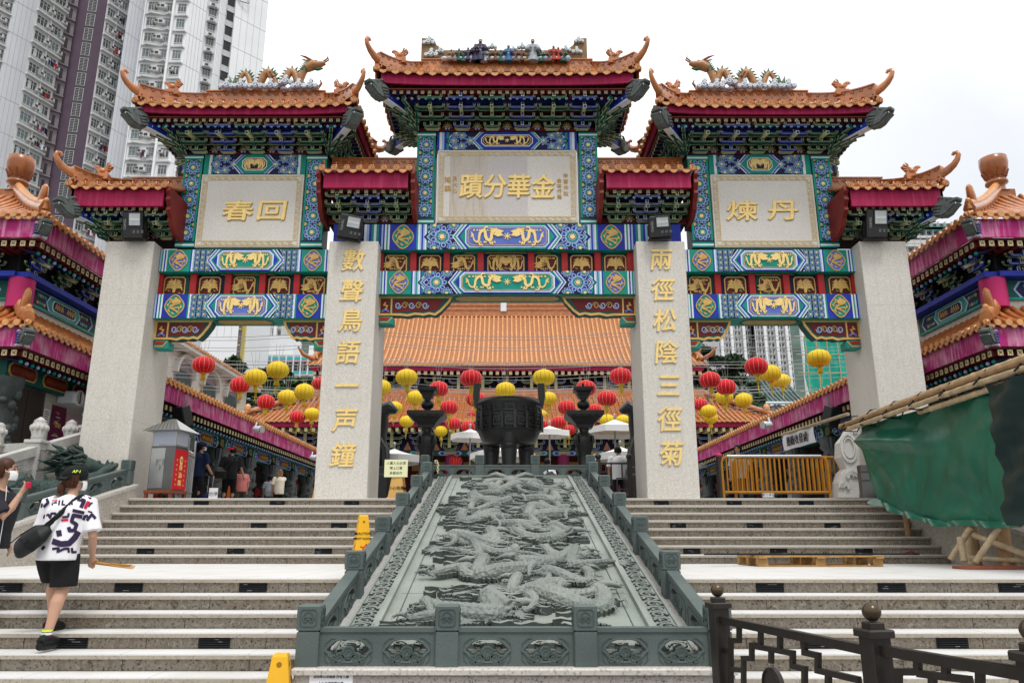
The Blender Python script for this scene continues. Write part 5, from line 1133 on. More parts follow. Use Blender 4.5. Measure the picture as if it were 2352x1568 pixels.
# ---------------------------------------------------------------- side corridors
def corridor(s, lb):
    root = thing('corridor', lb, 'corridor', (s*10.5, 18, 2.4), 'covered corridors at the sides of the court')
    XE = 8.75; Y0, Y1 = 18.3, 41.0; z_e = zat(862, 18.75)+.0
    m = MB(); kn = MB()
    A, B = ((-XE, Y1, z_e), (-XE, Y0, z_e)) if s < 0 else ((XE, Y0, z_e), (XE, Y1, z_e))
    tiles_plane(m, kn, A, B, (s*2.6, 0, .25), lambda f: 1, .075, .27, 4, .2)
    r_ = m.build('roof', root); kn.build('tile_ends', r_)
    m = MB(); m.box(*sorted((s*(XE+2.45), s*(XE+2.75))), Y0, Y1, z_e+.18, z_e+.36, 'tile'); m.build('ridge', r_)
    m = MB(); m.box(*sorted((s*(XE+.06), s*(XE+.12))), Y0, Y1, z_e-.52, z_e-.06, 'magenta')
    m.build('fascia', r_)
    m = MB(); n = 86
    for k in range(n):
        y = Y0+.15+(Y1-Y0-.3)*k/(n-1)
        m.box(*sorted((s*(XE+.18), s*(XE+.20))), y-.055, y+.055, z_e-.70, z_e-.57, 'cream'); m.bar((s*(XE+.20), y, z_e-.635), (s*(XE+1.3), y, z_e-.36), .10, .11, 'maroon_dark')
        m.tube([(s*(XE+.34), y+.12, z_e-.76), (s*(XE+1.2), y+.12, z_e-.42)], .045, 'white_paint' if k % 1 else 'teal_dark', 6); m.ball((s*(XE+.335), y+.12, z_e-.76), .04, 'pale_blue', 6, 5)
    m.add([(s*(XE+.14), Y0, z_e-.56), (s*(XE+.14), Y1, z_e-.56), (s*(XE+2.6), Y1, z_e+.05), (s*(XE+2.6), Y0, z_e+.05)], [(0, 1, 2, 3)], 'maroon_dark'); m.build('rafters', r_)
    XCn = XE+1.0; zb1 = z_e-1.08; zb2 = z_e-.66
    m = MB(); m.box(*sorted((s*(XCn-.1), s*(XCn+.15))), Y0, Y1, zb2+.002, z_e-.34, 'beam_blue'); m.build('eave_beam', root)
    mat('beam_blue', (.09, .19, .24), .5, var=.3)
    ys = [19.9+2.92*k for k in range(8)]
    xf = s*(XCn-.13); N = (-s, 0, 0); U = (0, -s, 0) if s > 0 else (0, 1, 0)
    for i, y in enumerate(ys):
        m = MB(); c = (s*XCn, y, 0); zt_ = zb1+.05
        m.lathe([(.36, 2.4), (.40, 2.5), (.36, 2.62), (.30, 2.75), (.29, 3.4), (.31, zt_-.5), (.28, zt_-.42), (.40, zt_-.3), (.36, zt_-.22), (.40, zt_-.12), (.40, zt_)], c, 'column_stone', 14)
        r2 = random.Random(i+9)
        P = [(s*XCn+.33*cos(1.1*q+i), y+.33*sin(1.1*q+i), 2.75+(zt_-3.3)*q/14) for q in range(15)]
        m.tube(P, [.05+.07*sin(pi*q/14) for q in range(15)], 'column_stone', 7)
        for q in range(26): a = r2.uniform(0, 6.28); m.ball((s*XCn+.30*cos(a), y+.30*sin(a), r2.uniform(2.7, zt_-.6)), (.1, .1, r2.uniform(.06, .16)), 'column_stone', 6, 5)
        m.build('dragon_column', root)
        if i < len(ys)-1:
            b = MB(); ya, yb = y+.28, ys[i+1]-.28; L = yb-ya; zc = (zb1+zb2)/2; h = zb2-zb1
            b.box(*sorted((s*(XCn-.12), s*(XCn+.12))), ya-.3, yb+.3, zb1, zb2, 'teal_dark')
            o = Vector((xf+s*.01, (ya+yb)/2, 0))
            def pr(P, k, c): b.prism(P, o, U, Z3, N, .012+.006*k, c)
            pr(hexa(L*.50, .12, zb1+.02, zb2-.02), 0, 'teal'); pr(hexa(L*.47, .12, zb1+.03, zb2-.03), .5, 'white_paint'); pr(hexa(L*.45, .12, zb1+.04, zb2-.04), 1, 'navy')
            pr(hexa(L*.30, .12, zb1+.03, zb2-.03), 2, 'pale_blue'); pr(hexa(L*.28, .12, zb1+.05, zb2-.05), 3, 'blue'); pr(octo(L*.20, h*.33, .05, 0, zc), 4, 'gold_dull'); pr(octo(L*.18, h*.25, .05, 0, zc), 5, 'maroon_dark')
            for q in range(6): b.ribbon([(L*.16*(-1+.4*q)+.06*w_, zc+.06*(1 if w_ % 2 else -1)) for w_ in range(4)], .035, o+Vector(N)*.045, U, Z3, N, .01, 'gold')
            for q in range(12): b.prism([(L*.38*(1 if q % 2 else -1)+.05*cos(w_*pi/3)+.1*((q//2) % 3-1), zc+.05*sin(w_*pi/3)+.11*(q//6-.5)) for w_ in range(6)], o+Vector(N)*.02, U, Z3, N, .008, 'pale_blue' if q % 3 else 'teal')
            for e in (-1, 1): b.prism([(e*(L*.5+.22)+.09*cos(w_*pi/4), zc+.16*sin(w_*pi/4)) for w_ in range(8)], o, U, Z3, N, .02, 'gold_dull')
            b.build('painted_beam', root)
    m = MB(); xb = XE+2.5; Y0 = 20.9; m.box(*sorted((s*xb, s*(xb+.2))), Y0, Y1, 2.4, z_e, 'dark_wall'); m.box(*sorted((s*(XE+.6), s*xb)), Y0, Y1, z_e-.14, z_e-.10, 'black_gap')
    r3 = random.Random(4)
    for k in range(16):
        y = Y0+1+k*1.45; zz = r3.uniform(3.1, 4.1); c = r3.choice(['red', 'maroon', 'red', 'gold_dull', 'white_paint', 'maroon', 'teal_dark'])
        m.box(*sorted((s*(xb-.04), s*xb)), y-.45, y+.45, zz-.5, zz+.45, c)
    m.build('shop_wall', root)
    return z_e
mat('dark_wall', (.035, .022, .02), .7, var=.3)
ZE = corridor(-1, 'left covered corridor with faded magenta eave board and carved dragon columns'); corridor(1, 'right covered corridor with faded magenta eave board behind the orange barrier')
def corridor_lamp(p, s, i):
    t = thing('wall_lamp', 'small black lantern lamp on a curved bracket at the %s corridor beam' % ('left' if s < 0 else 'right'), 'lamp', p, 'black lantern lamps along the %s corridor' % ('left' if s < 0 else 'right'))
    x, y, z = p; b = MB(); b.tube([(x+s*.2, y, z-.1), (x+s*.1, y, z+.12), (x-s*.06, y, z+.16), (x-s*.12, y, z+.06), (x-s*.12, y, z-.04)], .018, 'soot', 6); b.build('bracket', t)
    b = MB(); c = (x-s*.12, y, z-.04); b.lathe([(.03, 0), (.15, -.08), (.12, -.10), (.09, -.42), (.06, -.46), (.02, -.54)], c, 'lamp_glass', 6, False); b.lathe([(.035, .01), (.165, -.085), (.03, -.075)], c, 'soot', 6, False)
    for q in range(6): a = 2*pi*q/6; b.bar((c[0]+.125*cos(a), c[1]+.125*sin(a), c[2]-.09), (c[0]+.092*cos(a), c[1]+.092*sin(a), c[2]-.44), .016, .016, 'soot')
    b.build('lamp_head', t)
mat('lamp_glass', (.10, .12, .13), .2, var=.3)
for s_ in (-1, 1):
    for i in range(6): corridor_lamp((s_*9.55, 22.1+2.92*i, ZE-.98), s_, i)
def round_light(p, s, lb):
    t = thing('round_floodlight', lb, 'floodlight', p); x, y, z = p
    b = MB(); b.tube([(x, y, z), (x-s*.28, y-.12, z-.03)], [.10, .13], 'white_paint', 12); b.build('lamp_body', t)
    b = MB(); b.tube([(x-s*.29, y-.13, z-.03), (x-s*.31, y-.14, z-.03)], [.13, .12], 'steel', 12); b.build('lens', t)
    b = MB(); b.tube([(x-s*.02, y+.1, z+.25), (x, y, z)], .03, 'white_paint', 6); b.build('bracket', t)
p = at(585, 985, 26.0); round_light(p, -1, 'white round floodlight under the left corridor eave, above its second column')
p = at(715, 1050, 33.0); round_light(p, -1, 'white round floodlight at the far end of the left corridor eave')
p = at(1770, 975, 24.5); round_light(p, 1, 'white round floodlight under the right corridor eave beside the white banner')
p = at(1622, 1068, 35.0); round_light(p, 1, 'white round floodlight at the far end of the right corridor eave')
for s_, lb in ((-1, 'dark box loudspeaker under the near end of the left corridor eave'), (1, 'dark box loudspeaker under the near end of the right corridor eave')):
    p = at(1165+s_*745, 955, 20.0); t = thing('loudspeaker', lb, 'loudspeaker', p); b = MB()
    b.M = Matrix.Translation(p) @ Matrix.Rotation(s_*.5, 4, 'Z') @ Matrix.Rotation(.35, 4, 'X'); b.bbox(-.2, .2, -.14, .14, -.26, .26, 'soot', .02); b.build('cabinet', t)
    b2 = MB(); b2.M = b.M; b2.box(-.17, .17, -.152, -.141, -.22, .22, 'grille'); b2.build('grille_cloth', t); b3 = MB(); b3.bar(p+Vector((0, .1, .2)), p+Vector((s_*.1, .3, .6)), .05, .05, 'soot'); b3.build('bracket', t)
# ================================================================ corner pavilions
def pavilion(s, lb):
    cx, cy = s*12.62, 18.0; e = 2.47; w = 1.62
    root = thing('corner_pavilion', lb, 'pavilion', (cx, cy, 2.4), 'corner pavilions beside the gateway')
    xi = cx-s*w; y0 = cy-w
    def L(x0, x1): return tuple(sorted((x0, x1)))
    m = MB(); m.bbox(cx-w, cx+w, cy-w, cy+w+1.2, 2.396, 8.3, 'wall_stone', .01); body = m.build('wall', root)
    # roofs
    def sk(z_e, z_t, inner, name, vis_all):
        m = MB(); kn = MB()
        run = e-inner
        for (A, B, up) in (((cx-e, cy-e, z_e), (cx+e, cy-e, z_e), (0, run, z_t-z_e)), ((cx+e, cy-e, z_e), (cx+e, cy+e, z_e), (-run, 0, z_t-z_e)), ((cx-e, cy+e, z_e), (cx-e, cy-e, z_e), (run, 0, z_t-z_e))):
            tiles_plane(m, kn, A, B, up, lambda f: min(1, min(f, 1-f)*2*e/run+.04), .062, .235, 5, .35)
        r = m.build(name, root); kn.build('tile_ends', r)
        # eave boards follow the roof on three sides
        m = MB(); i = .09
        for x0, x1, ya, yb in ((cx-e+i, cx+e-i, cy-e+i, cy-e+i+.05), (cx+e-i-.05, cx+e-i, cy-e+i+.05, cy+e-i), (cx-e+i, cx-e+i+.05, cy-e+i+.05, cy+e-i)): m.box(x0, x1, ya, yb, z_e-.50, z_e-.07, 'magenta')
        m.build('fascia', r)
        m = MB(); zr_ = z_e-.62; n = 22
        for k in range(n):
            t = -e+.3+(2*e-.6)*k/(n-1)
            m.box(cx+t-.055, cx+t+.055, cy-e+.15, cy-e+.165, zr_-.06, zr_+.06, 'cream'); m.box(cx+t-.05, cx+t+.05, cy-e+.165, cy-w, zr_-.055, zr_+.055, 'maroon_dark')
            m.fr([(cx+t-.035, zr_-.035), (cx+t+.035, zr_+.035)], .014, cy-e+.15, .004, 'maroon_dark'); m.fr([(cx+t-.035, zr_+.035), (cx+t+.035, zr_-.035)], .014, cy-e+.15, .004, 'maroon_dark')
            xe = cx-s*(e-.15)
            m.box(*L(xe, xe+s*.015), cy+t-.055, cy+t+.055, zr_-.06, zr_+.06, 'cream'); m.box(*L(xe+s*.015, xi), cy+t-.05, cy+t+.05, zr_-.055, zr_+.055, 'maroon_dark')
            for sg in (-1, 1): m.ribbon([(-.035, -.035*sg), (.035, .035*sg)], .014, (xe, cy+t, zr_), Y3, Z3, (-s, 0, 0), .004, 'maroon_dark')
            m.ball((xe+s*.14, cy+t+.11, zr_-.14), .045, 'pale_blue' if k % 2 else 'teal', 6, 5); m.tube([(xe+s*.14, cy+t+.11, zr_-.14), (xi, cy+t+.11, zr_+.02)], .04, 'navy', 6)
        m.box(cx-e+.15, cx+e-.15, cy-e+.15, cy+e, z_e-.54, z_e-.50, 'maroon_dark')
        m.build('rafters', r)
        for sx in (-1, 1):       # corner hips with horns and beast heads
            if sx != -s: continue
            m = MB(); B = Vector((cx+sx*e, cy-e, z_e)); A = Vector((cx+sx*inner, cy-inner, z_t)); d = (A-B); d.z = 0; d.normalize()
            P = [B.lerp(A, t)+Z_(.13-.12*sin(pi*t)) for t in (.05, .2, .4, .6, .8, 1)]
            m.tube(P, .13, 'tile', 8); m.tube([p+Z_(.12) for p in P], .09, 'tile_light', 8)
            m.tube([B+d*.75+Z_(.2), B+d*.62+Z_(.38), B+d*.52+Z_(.62), B+d*.44+Z_(.80), B+d*.40+Z_(.84)], [.10, .13, .13, .10, .05], 'tile', 10, True, True, .7)
            for q in range(3): m.tube([B+d*(.42-.12*q)+Z_(.18), B+d*(.40-.12*q)+Z_(.36)], [.075, .04], 'tile', 6); m.ball(B+d*(.38-.12*q)+Z_(.38), .06, 'tile_light', 6, 5)
            m.build('hip_ridge', r)
            m = MB(); c = B+d*.1+Z_(-.32); U = -d; m.bar(c+d*1.2-Z_(.08), c+d*.05, .26, .34, 'white_paint'); m.bar(c+d*1.2-Z_(.08), c+d*.04, .265, .27, 'blue'); m.build('corner_beam', r)
            beast('beast_head', r, c+U*.0, atan2(U.y, U.x), .42)
        return r
    R_up = sk(8.52, 10.1, .12, 'upper_roof', True)
    sk(6.05, 6.62, w+.02, 'lower_roof', True)
    m = MB(); c = (cx, cy, 10.05)
    m.box(cx-.26, cx+.26, cy-.26, cy+.26, 9.8, 10.2, 'tile_finial'); m.lathe([(.30, .12), (.20, .2), (.17, .34), (.26, .40), (.26, .46), (.16, .5), (.20, .56), (.30, .74), (.33, .95), (.32, 1.12), (.28, 1.14), (.26, 1.10)], c, 'tile_finial', 18)
    for q in range(10): a = 2*pi*q/10; m.tube([(cx+.21*cos(a), cy+.21*sin(a), 10.62), (cx+.31*cos(a), cy+.31*sin(a), 10.80)], [.05, .01], 'tile_dark', 5)
    m.build('finial', R_up)
    # upper band: beam, painted panel, brackets, corner column
    zb0, zb1 = 7.28, 7.40
    m = MB()
    for fac in (0, 1):
        if fac == 0: o = Vector((xi-s*.02, cy, 0)); U = Vector((0, 1, 0)) if s < 0 else Vector((0, -1, 0)); N = Vector((-s, 0, 0)); W_ = w+.25
        else: o = Vector((cx, y0-.02, 0)); U = Vector((1, 0, 0)); N = Vector((0, -1, 0)); W_ = w+.02
        def pr(P, k, cc): m.prism(P, o, U, Z3, N, .02+.008*k, cc)
        m.prism([(-W_, zb0), (W_, zb0), (W_, zb1), (-W_, zb1)], o, U, Z3, N, .30, 'blue'); m.prism([(-W_, zb1), (W_, zb1), (W_, 7.95), (-W_, 7.95)], o, U, Z3, N, .02, 'black_gap')
        z0_, z1_ = 6.80, 7.27; zc = (z0_+z1_)/2
        pr([(-W_*.82, z0_), (W_*.82, z0_), (W_*.82, z1_), (-W_*.82, z1_)], 0, 'teal_dark'); pr([(-W_*.82, z0_), (W_*.82, z0_), (W_*.82, z0_+.06), (-W_*.82, z0_+.06)], 2, 'teal')
        pr(hexa(W_*.74, .14, z0_+.05, z1_-.03), 1, 'pale_blue'); pr(hexa(W_*.71, .14, z0_+.07, z1_-.05), 2, 'navy')
        for q in range(16): q_ = (q//2 % 4)*.09+W_*.42; m.prism([((1 if q % 2 else -1)*q_+.045*cos(k*pi/3), zc+.09*((q//8)*2-1)+.045*sin(k*pi/3)) for k in range(6)], o, U, Z3, N, .05, 'teal' if q % 3 else 'gold_dull')
        pr(hexa(W_*.40, .14, z0_+.05, z1_-.03), 4, 'pale_blue'); pr(hexa(W_*.37, .14, z0_+.07, z1_-.05), 5, 'teal'); pr(octo(W_*.27, .13, .06, 0, zc), 6, 'white_paint'); pr(octo(W_*.255, .115, .06, 0, zc), 7, 'navy')
        for sg in (-1, 1): m.ribbon([(W_*.22*sg*(1-.1*q), zc+.06*(1 if q % 2 else -1)) for q in range(9)], .035, o+N*.076, U, Z3, N, .012, 'gold_dull')
    m.build('painted_frieze', root)
    for k in range(7):
        if k < 4: M_ = Matrix.Translation((xi-s*.02, cy-w+.1+1.05*k, 0)) @ Matrix.Rotation(-s*pi/2, 4, 'Z')
        else: M_ = Matrix.Translation((cx-w+.5+1.05*(k-4), y0-.02, 0))
        m = MB(); m.M = M_; dougong(m, 0, 0, 7.40, .58, .55, .56, 'teal_mid' if k % 2 else 'blue'); m.M = None; m.build('bracket_set', root)
    m = MB(); m.tube([(xi-s*.03, y0-.02, 6.6), (xi-s*.03, y0-.02, 7.28)], .27, 'magenta_col', 14); m.build('corner_column', root)
    # lower band with carved panels
    m = MB(); o = Vector((xi-s*.02, cy, 0)); U = Vector((0, 1, 0)); N = Vector((-s, 0, 0))
    m.prism([(-w-.3, 4.98), (w+1.2, 4.98), (w+1.2, 5.42), (-w-.3, 5.42)], o, U, Z3, N, .16, 'teal_dark')
    for k in range(3):
        u = -1.35+1.25*k; m.prism(octo(.50, .16, .08, u, 5.2), o+N*.16, U, Z3, N, .02, 'gold_dull'); m.prism(octo(.46, .13, .08, u, 5.2), o+N*.18, U, Z3, N, .012, 'maroon_dark')
        for q in range(9): m.ribbon([(u-.4+.09*q+.03*j, 5.2+.07*(1 if (q+j) % 2 else -1)) for j in range(4)], .022, o+N*.192, U, Z3, N, .014, 'carved_red')
    m.build('carved_frieze', root)
    m = MB(); c = (xi-s*.12, y0-.12, 0); m.lathe([(.30, 2.4), (.33, 2.6), (.25, 2.8), (.24, 4.6), (.34, 4.8), (.34, 5.0)], c, 'column_dark', 14)
    r2 = random.Random(8)
    for q in range(40): a = r2.uniform(0, 6.28); m.ball((c[0]+.25*cos(a), c[1]+.25*sin(a), r2.uniform(2.7, 4.7)), (.1, .1, r2.uniform(.06, .16)), 'column_dark', 6, 5)
    m.build('dragon_column', root)
    return root, xi, y0
mat('column_dark', (.06, .072, .07), .55, var=.4, vscale=6, bump=.3, bscale=12); mat('tile_finial', (.36, .115, .03), .3, var=.4, vscale=4, spec=.4, coat=.2); mat('carved_red', (.30, .07, .03), .5, var=.3); mat('magenta_col', (.50, .025, .14), .45, var=.15, vscale=2)
pl, xl, yl = pavilion(-1, 'two tiered pavilion with orange roofs and an open doorway at the left edge')
pr_, xr_, yr_ = pavilion(1, 'two tiered pavilion with orange roofs behind the green tarpaulin shed')
m = MB(); q0, q1 = 16.55, 17.80; x = xl
m.box(x, x+.03, q0-.06, q1+.06, 2.4, 4.98, 'steel_dark'); m.box(x+.005, x+.036, q0, q1, 2.4, 4.92, 'door_dark'); m.box(x+.035, x+.04, (q0+q1)/2-.008, (q0+q1)/2+.008, 2.4, 4.92, 'black_gap'); m.build('lift_door', pl)
mat('door_dark', (.045, .036, .03), .35, var=.2)
def wall_sheet(y0, y1, z0, z1, lb, cat_, base, rows, name):
    t = thing(name, lb, cat_, (xl+.02, (y0+y1)/2, z0)); m = MB(); m.box(xl+.004, xl+.03, y0, y1, z0, z1, base); m.build('board', t)
    m = MB(); r = random.Random(int(y0*10))
    for a, b, c, d, cc in rows: m.box(xl+.03, xl+.034, lerp(y0, y1, a), lerp(y0, y1, b), lerp(z0, z1, c), lerp(z0, z1, d), cc)
    for k in range(14):
        a = r.uniform(.08, .6); z = r.uniform(.5, .95); m.box(xl+.034, xl+.037, lerp(y0, y1, a), lerp(y0, y1, a+r.uniform(.1, .3)), lerp(z0, z1, z), lerp(z0, z1, z+.012), 'gold' if k % 2 else 'white_paint')
    m.build('print', t)
mat('plum', (.16, .02, .07), .5, var=.3); mat('poster_pink', (.55, .35, .42), .5, var=.2)
wall_sheet(18.22, 18.80, 2.9, 4.75, 'dark purple poster board with gold writing beside the lift door', 'poster', 'plum', [(.08, .92, .28, .42, 'poster_pink'), (.1, .9, .18, .26, 'plum'), (.1, .9, .03, .14, 'blue_mid'), (.3, .7, .72, .78, 'gold')], 'poster')
wall_sheet(18.86, 19.5, 3.05, 4.65, 'pale pink poster of red figures next to the dark purple board', 'poster', 'poster_pink', [(.1, .3, .5, .85, 'plum'), (.4, .55, .45, .9, 'plum'), (.65, .9, .5, .85, 'plum'), (.1, .9, .05, .25, 'plum')], 'poster')
for zz, h, lb in ((4.25, .36, 'upper white notice sheet between the lift door and the purple board'), (3.75, .3, 'lower white notice sheet between the lift door and the purple board'), (2.95, .62, 'tall white notice sheet low beside the purple board')):
    m = MB(); m.box(xl+.004, xl+.014, 17.92, 18.16, zz, zz+h, 'white_cloth')
    for k in range(5): m.box(xl+.014, xl+.016, 17.95, 18.12-.02*(k % 3), zz+h*(.15+.16*k), zz+h*(.15+.16*k)+.02, 'grille')
    tag(m.build('notice', None, (xl, 18.04, zz)), lb, 'notice')
t = thing('air_conditioner', 'white box ventilation unit with a round fan on the left pavilion wall', 'air conditioner', (xl+.2, 18.9, 5.0)); m = MB(); m.bbox(xl+.002, xl+.42, 18.35, 19.15, 4.82, 5.12, 'white_paint', .03); m.build('casing', t); m = MB(); m.lathe([(.17, 0), (.17, .04), (.02, .04)], (0, 0, 0), 'white_paint', 14); 
m = MB(); m.M = Matrix.Translation((xl+.42, 18.55, 4.97)) @ Matrix.Rotation(pi/2, 4, 'Y'); m.lathe([(.19, 0), (.19, .05), (.15, .05), (.15, .01), (0.01, .01)], (0, 0, 0), 'white_cloth', 16); m.bar((-.15, 0, .05), (.15, 0, .05), .03, .02, 'steel_dark'); m.M = None; m.build('fan', t)
# ================================================================ stair side walls, left balustrades and stone dragon
def cz_(Y): return 2.70-.2275*(15.9-Y)
def side_wall(s, y0, lb):
    m = MB(); a, b = sorted((s*7.603, s*9.5)); z0_, z1_ = cz_(y0), cz_(15.9)
    def w(x0, x1, dz, mt, zb=.01): m.add([(x0, y0, zb), (x1, y0, zb), (x1, 15.9, zb), (x0, 15.9, zb), (x0, y0, z0_+dz), (x1, y0, z0_+dz), (x1, 15.9, z1_+dz), (x0, 15.9, z1_+dz)], [(0,3,2,1), (4,5,6,7), (0,1,5,4), (1,2,6,5), (2,3,7,6), (3,0,4,7)], mt)
    w(a, b, -.06, 'granite_wall'); 
    a2, b2 = sorted((s*7.585, s*8.02)); m.add([(a2, y0-.01, z0_-.06), (b2, y0-.01, z0_-.06), (b2, 15.92, z1_-.06), (a2, 15.92, z1_-.06), (a2, y0-.01, z0_), (b2, y0-.01, z0_), (b2, 15.92, z1_), (a2, 15.92, z1_)], [(0,3,2,1), (4,5,6,7), (0,1,5,4), (1,2,6,5), (2,3,7,6), (3,0,4,7)], 'granite_ledge')
    o = m.build('stair_wall', None, (s*8.5, 13, 0)); tag(o, lb, 'wall')
mat('granite_wall', (.42, .385, .335), .6, speck=(40, .85, (.2, .17, .14), (.56, .52, .46)), stain=(1.2, .5, (.27, .235, .19)), bump=.1)
side_wall(-1, 9.3, 'sloping granite side wall left of the stairs carrying a green balustrade'); side_wall(1, 9.3, 'sloping granite side wall right of the stairs behind the bamboo poles')
r_ = thing('stone_balustrade', 'green stone balustrade rising on the sloping wall left of the stairs', 'balustrade', (-7.8, 13, 2))
bz = [(-7.8, y, cz_(y)) for y in (10.5, 12.35, 14.1, 15.82)]
balustrade(r_, bz, [p[2]+.5 for p in bz], .30, GS, GG, (1, 0, 0), w=.20)
mat('lotus_stone', (.50, .49, .46), .6, speck=(42, .7, (.28, .27, .26)), stain=(3, .4, (.33, .32, .3)), bump=.1)
def lotus_post(mb, p, z1, w=.30):
    x, y, z0 = p; h = w/2
    mb.bbox(x-h, x+h, y-h, y+h, z0, z1-.42, 'granite_grey', .02); mb.bbox(x-h-.02, x+h+.02, y-h-.02, y+h+.02, z1-.46, z1-.40, 'lotus_stone', .01)
    mb.lathe([(.10, -.40), (.13, -.36), (.12, -.31), (.15, -.20), (.15, -.12), (.12, -.10), (.13, -.06), (.10, -.05), (.12, -.02), (.06, .03), (.02, .06)], (x, y, z1), 'lotus_stone', 14)
    for q in range(10): a = 2*pi*q/10; mb.ball((x+.13*cos(a), y+.13*sin(a), z1-.16), (.05, .05, .07), 'lotus_stone', 6, 5)
    mb.ribbon([(-.09, -.2), (.09, -.2), (.09, .15), (-.09, .15)], .015, (x+h, y, z1-.75), Y3, Z3, X3, .008, 'granite_dark', True)
def grey_bal(root, P, caps, N):
    for p, c in zip(P, caps): m = MB(); lotus_post(m, p, c); m.build('post', root)
    for p, q in zip(P, P[1:]):
        A, B = Vector(p), Vector(q); L = (B.xy-A.xy).length; U = (B-A)/L; o = A-Vector(N)*.08; Nn = Vector(N); m = MB()
        m.prism([(.15, .60), (L-.15, .60), (L-.15, .78), (.15, .78)], o, U, Z3, Nn, .18, 'lotus_stone')
        m.prism([(.15, .0), (L-.15, 0), (L-.15, .36), (.15, .36)], o+Nn*.02, U, Z3, Nn, .13, 'granite_grey')
        for k in range(2):
            c = L*(.3+.4*k); 
            for dz, ww, r in ((.40, .22, 0), (.46, .30, 0), (.52, .20, 0), (.57, .28, 0)): m.prism([(c-ww/2, dz-.03), (c+ww/2, dz-.03), (c+ww*.6, dz+.02), (c-ww*.6, dz+.02)], o+Nn*.02, U, Z3, Nn, .13, 'lotus_stone')
        for k in range(3): m.ribbon([(.25+(L-.5)*k/3, .06), (.25+(L-.5)*(k+.9)/3, .06), (.25+(L-.5)*(k+.9)/3, .30), (.25+(L-.5)*k/3, .30)], .014, o+Nn*.15, U, Z3, Nn, .008, 'granite_dark', True)
        m.build('panel', root)
r_ = thing('stone_balustrade', 'grey granite balustrade with lotus finial posts climbing left of the stone dragon', 'balustrade', (-9.3, 15, 2.6))
P = [(-9.3, y, 2.62+.30*(y-15.1)) for y in (11.5, 13.3, 15.1, 16.9)]; grey_bal(r_, P, [p[2]+1.28 for p in P], (1, 0, 0))
r_ = thing('stone_balustrade', 'grey granite balustrade in front of the lift door, between two lotus posts', 'balustrade', (-10.6, 16.2, 2.6))
P = [(-13.2, 16.0, 2.75), (-10.75, 16.1, 2.75), (-9.62, 16.75, 2.9)]; grey_bal(r_, P, [p[2]+1.2 for p in P], (0, -1, 0))
t = thing('dragon_sculpture', 'dark green stone dragon lying on the slope behind the left green balustrade', 'sculpture', (-8.6, 13, 2))
m = MB(); P = []; n = 40
for i in range(n+1):
    y = 9.6+5.5*i/n; P.append((-8.65+.22*sin(1.3*i/4), y, cz_(y)+.22+.20*sin(1.9*(y-9.6)+1.2)))
m.tube(P, [.08+.17*min(1, i/10) for i in range(n+1)], 'sculpt_scale', 12)
for i in range(3, n, 2): a = Vector(P[i]); m.tube([a+Z_(.18), a+Vector((0, -.08, .36))], [.06, .005], 'beast_green', 5)
m.build('body', t)
mat('beast_green', (.055, .085, .075), .5, var=.35, vscale=8, bump=.2); mat('sculpt_scale', (.06, .09, .08), .5, var=.3, vscale=5); scale_bump(MATS['sculpt_scale'], 13, .9)
m = MB(); h = Vector((-8.6, 15.25, cz_(15.25)+.42))
m.tube([h+Vector((0, -.25, -.1)), h, h+Vector((.12, .25, .04)), h+Vector((.3, .5, -.02)), h+Vector((.42, .65, -.03))], [.22, .26, .2, .15, .09], 'beast_green', 10); m.tube([h+Vector((.1, .15, -.2)), h+Vector((.38, .5, -.25))], [.12, .06], 'beast_green', 8)
r2 = random.Random(2)
for q in range(26): a = r2.uniform(-1, 1); z = r2.uniform(-.1, .25); m.tube([h+Vector((a*.15, .1, z)), h+Vector((a*.3, -.25, z+r2.uniform(0, .12))), h+Vector((a*.36, -.65, z+r2.uniform(-.1, .15)))], [.06, .05, .008], 'beast_green', 5)
for sg in (-1, 1): m.tube([h+Vector((sg*.1, .1, .2)), h+Vector((sg*.2, -.2, .36)), h+Vector((sg*.2, -.5, .40))], [.05, .05, .01], 'beast_green', 6); m.ball(h+Vector((.2+sg*.1, .35, .14)), .05, 'beast_green', 7, 5)
m.build('head', t)
m = MB(); p = Vector((-8.2, 15.55, cz_(15.55)+.1)); m.tube([p+Vector((-.2, -.5, -.05)), p+Vector((0, -.1, .1)), p+Vector((.05, .1, .25))], [.13, .11, .10], 'beast_green', 8)
for q in range(4): m.tube([p+Vector((.05, .1, .22)), p+Vector((.0+.06*q, .2+.03*q, .36+.02*(q % 2))), p+Vector((.02+.08*q, .16+.06*q, .46-.03*q))], [.06, .05, .01], 'beast_green', 6)
m.build('claw', t)
# ================================================================ city behind
mat('tower_grey', (.60, .60, .60), .7, var=.12, vscale=.3, streak=(.25, (.33, .33, .33))); mat('tower_white', (.74, .755, .77), .65, var=.06, vscale=.3, streak=(.15, (.6, .6, .6))); mat('tower_panel', (.62, .635, .67), .6, var=.06, vscale=.4); mat('tower_purple', (.115, .08, .115), .7, var=.2, vscale=.5); mat('tower_mauve', (.24, .20, .225), .7, var=.15)
mat('tower_joint', (.40, .41, .43), .8); mat('glass_dark', (.06, .07, .075), .15, var=.5, vscale=1.5, spec=.8); mat('glass_pale', (.20, .24, .25), .2, var=.5, vscale=1.2); mat('frame_white', (.52, .53, .53), .6); mat('ac_white', (.55, .55, .53), .6, var=.2); mat('vent_dark', (.05, .05, .05), .7); mat('yellow_trim', (.62, .52, .16), .6); mat('turquoise', (.06, .42, .45), .6); mat('concrete_pale', (.55, .55, .54), .7, var=.15)
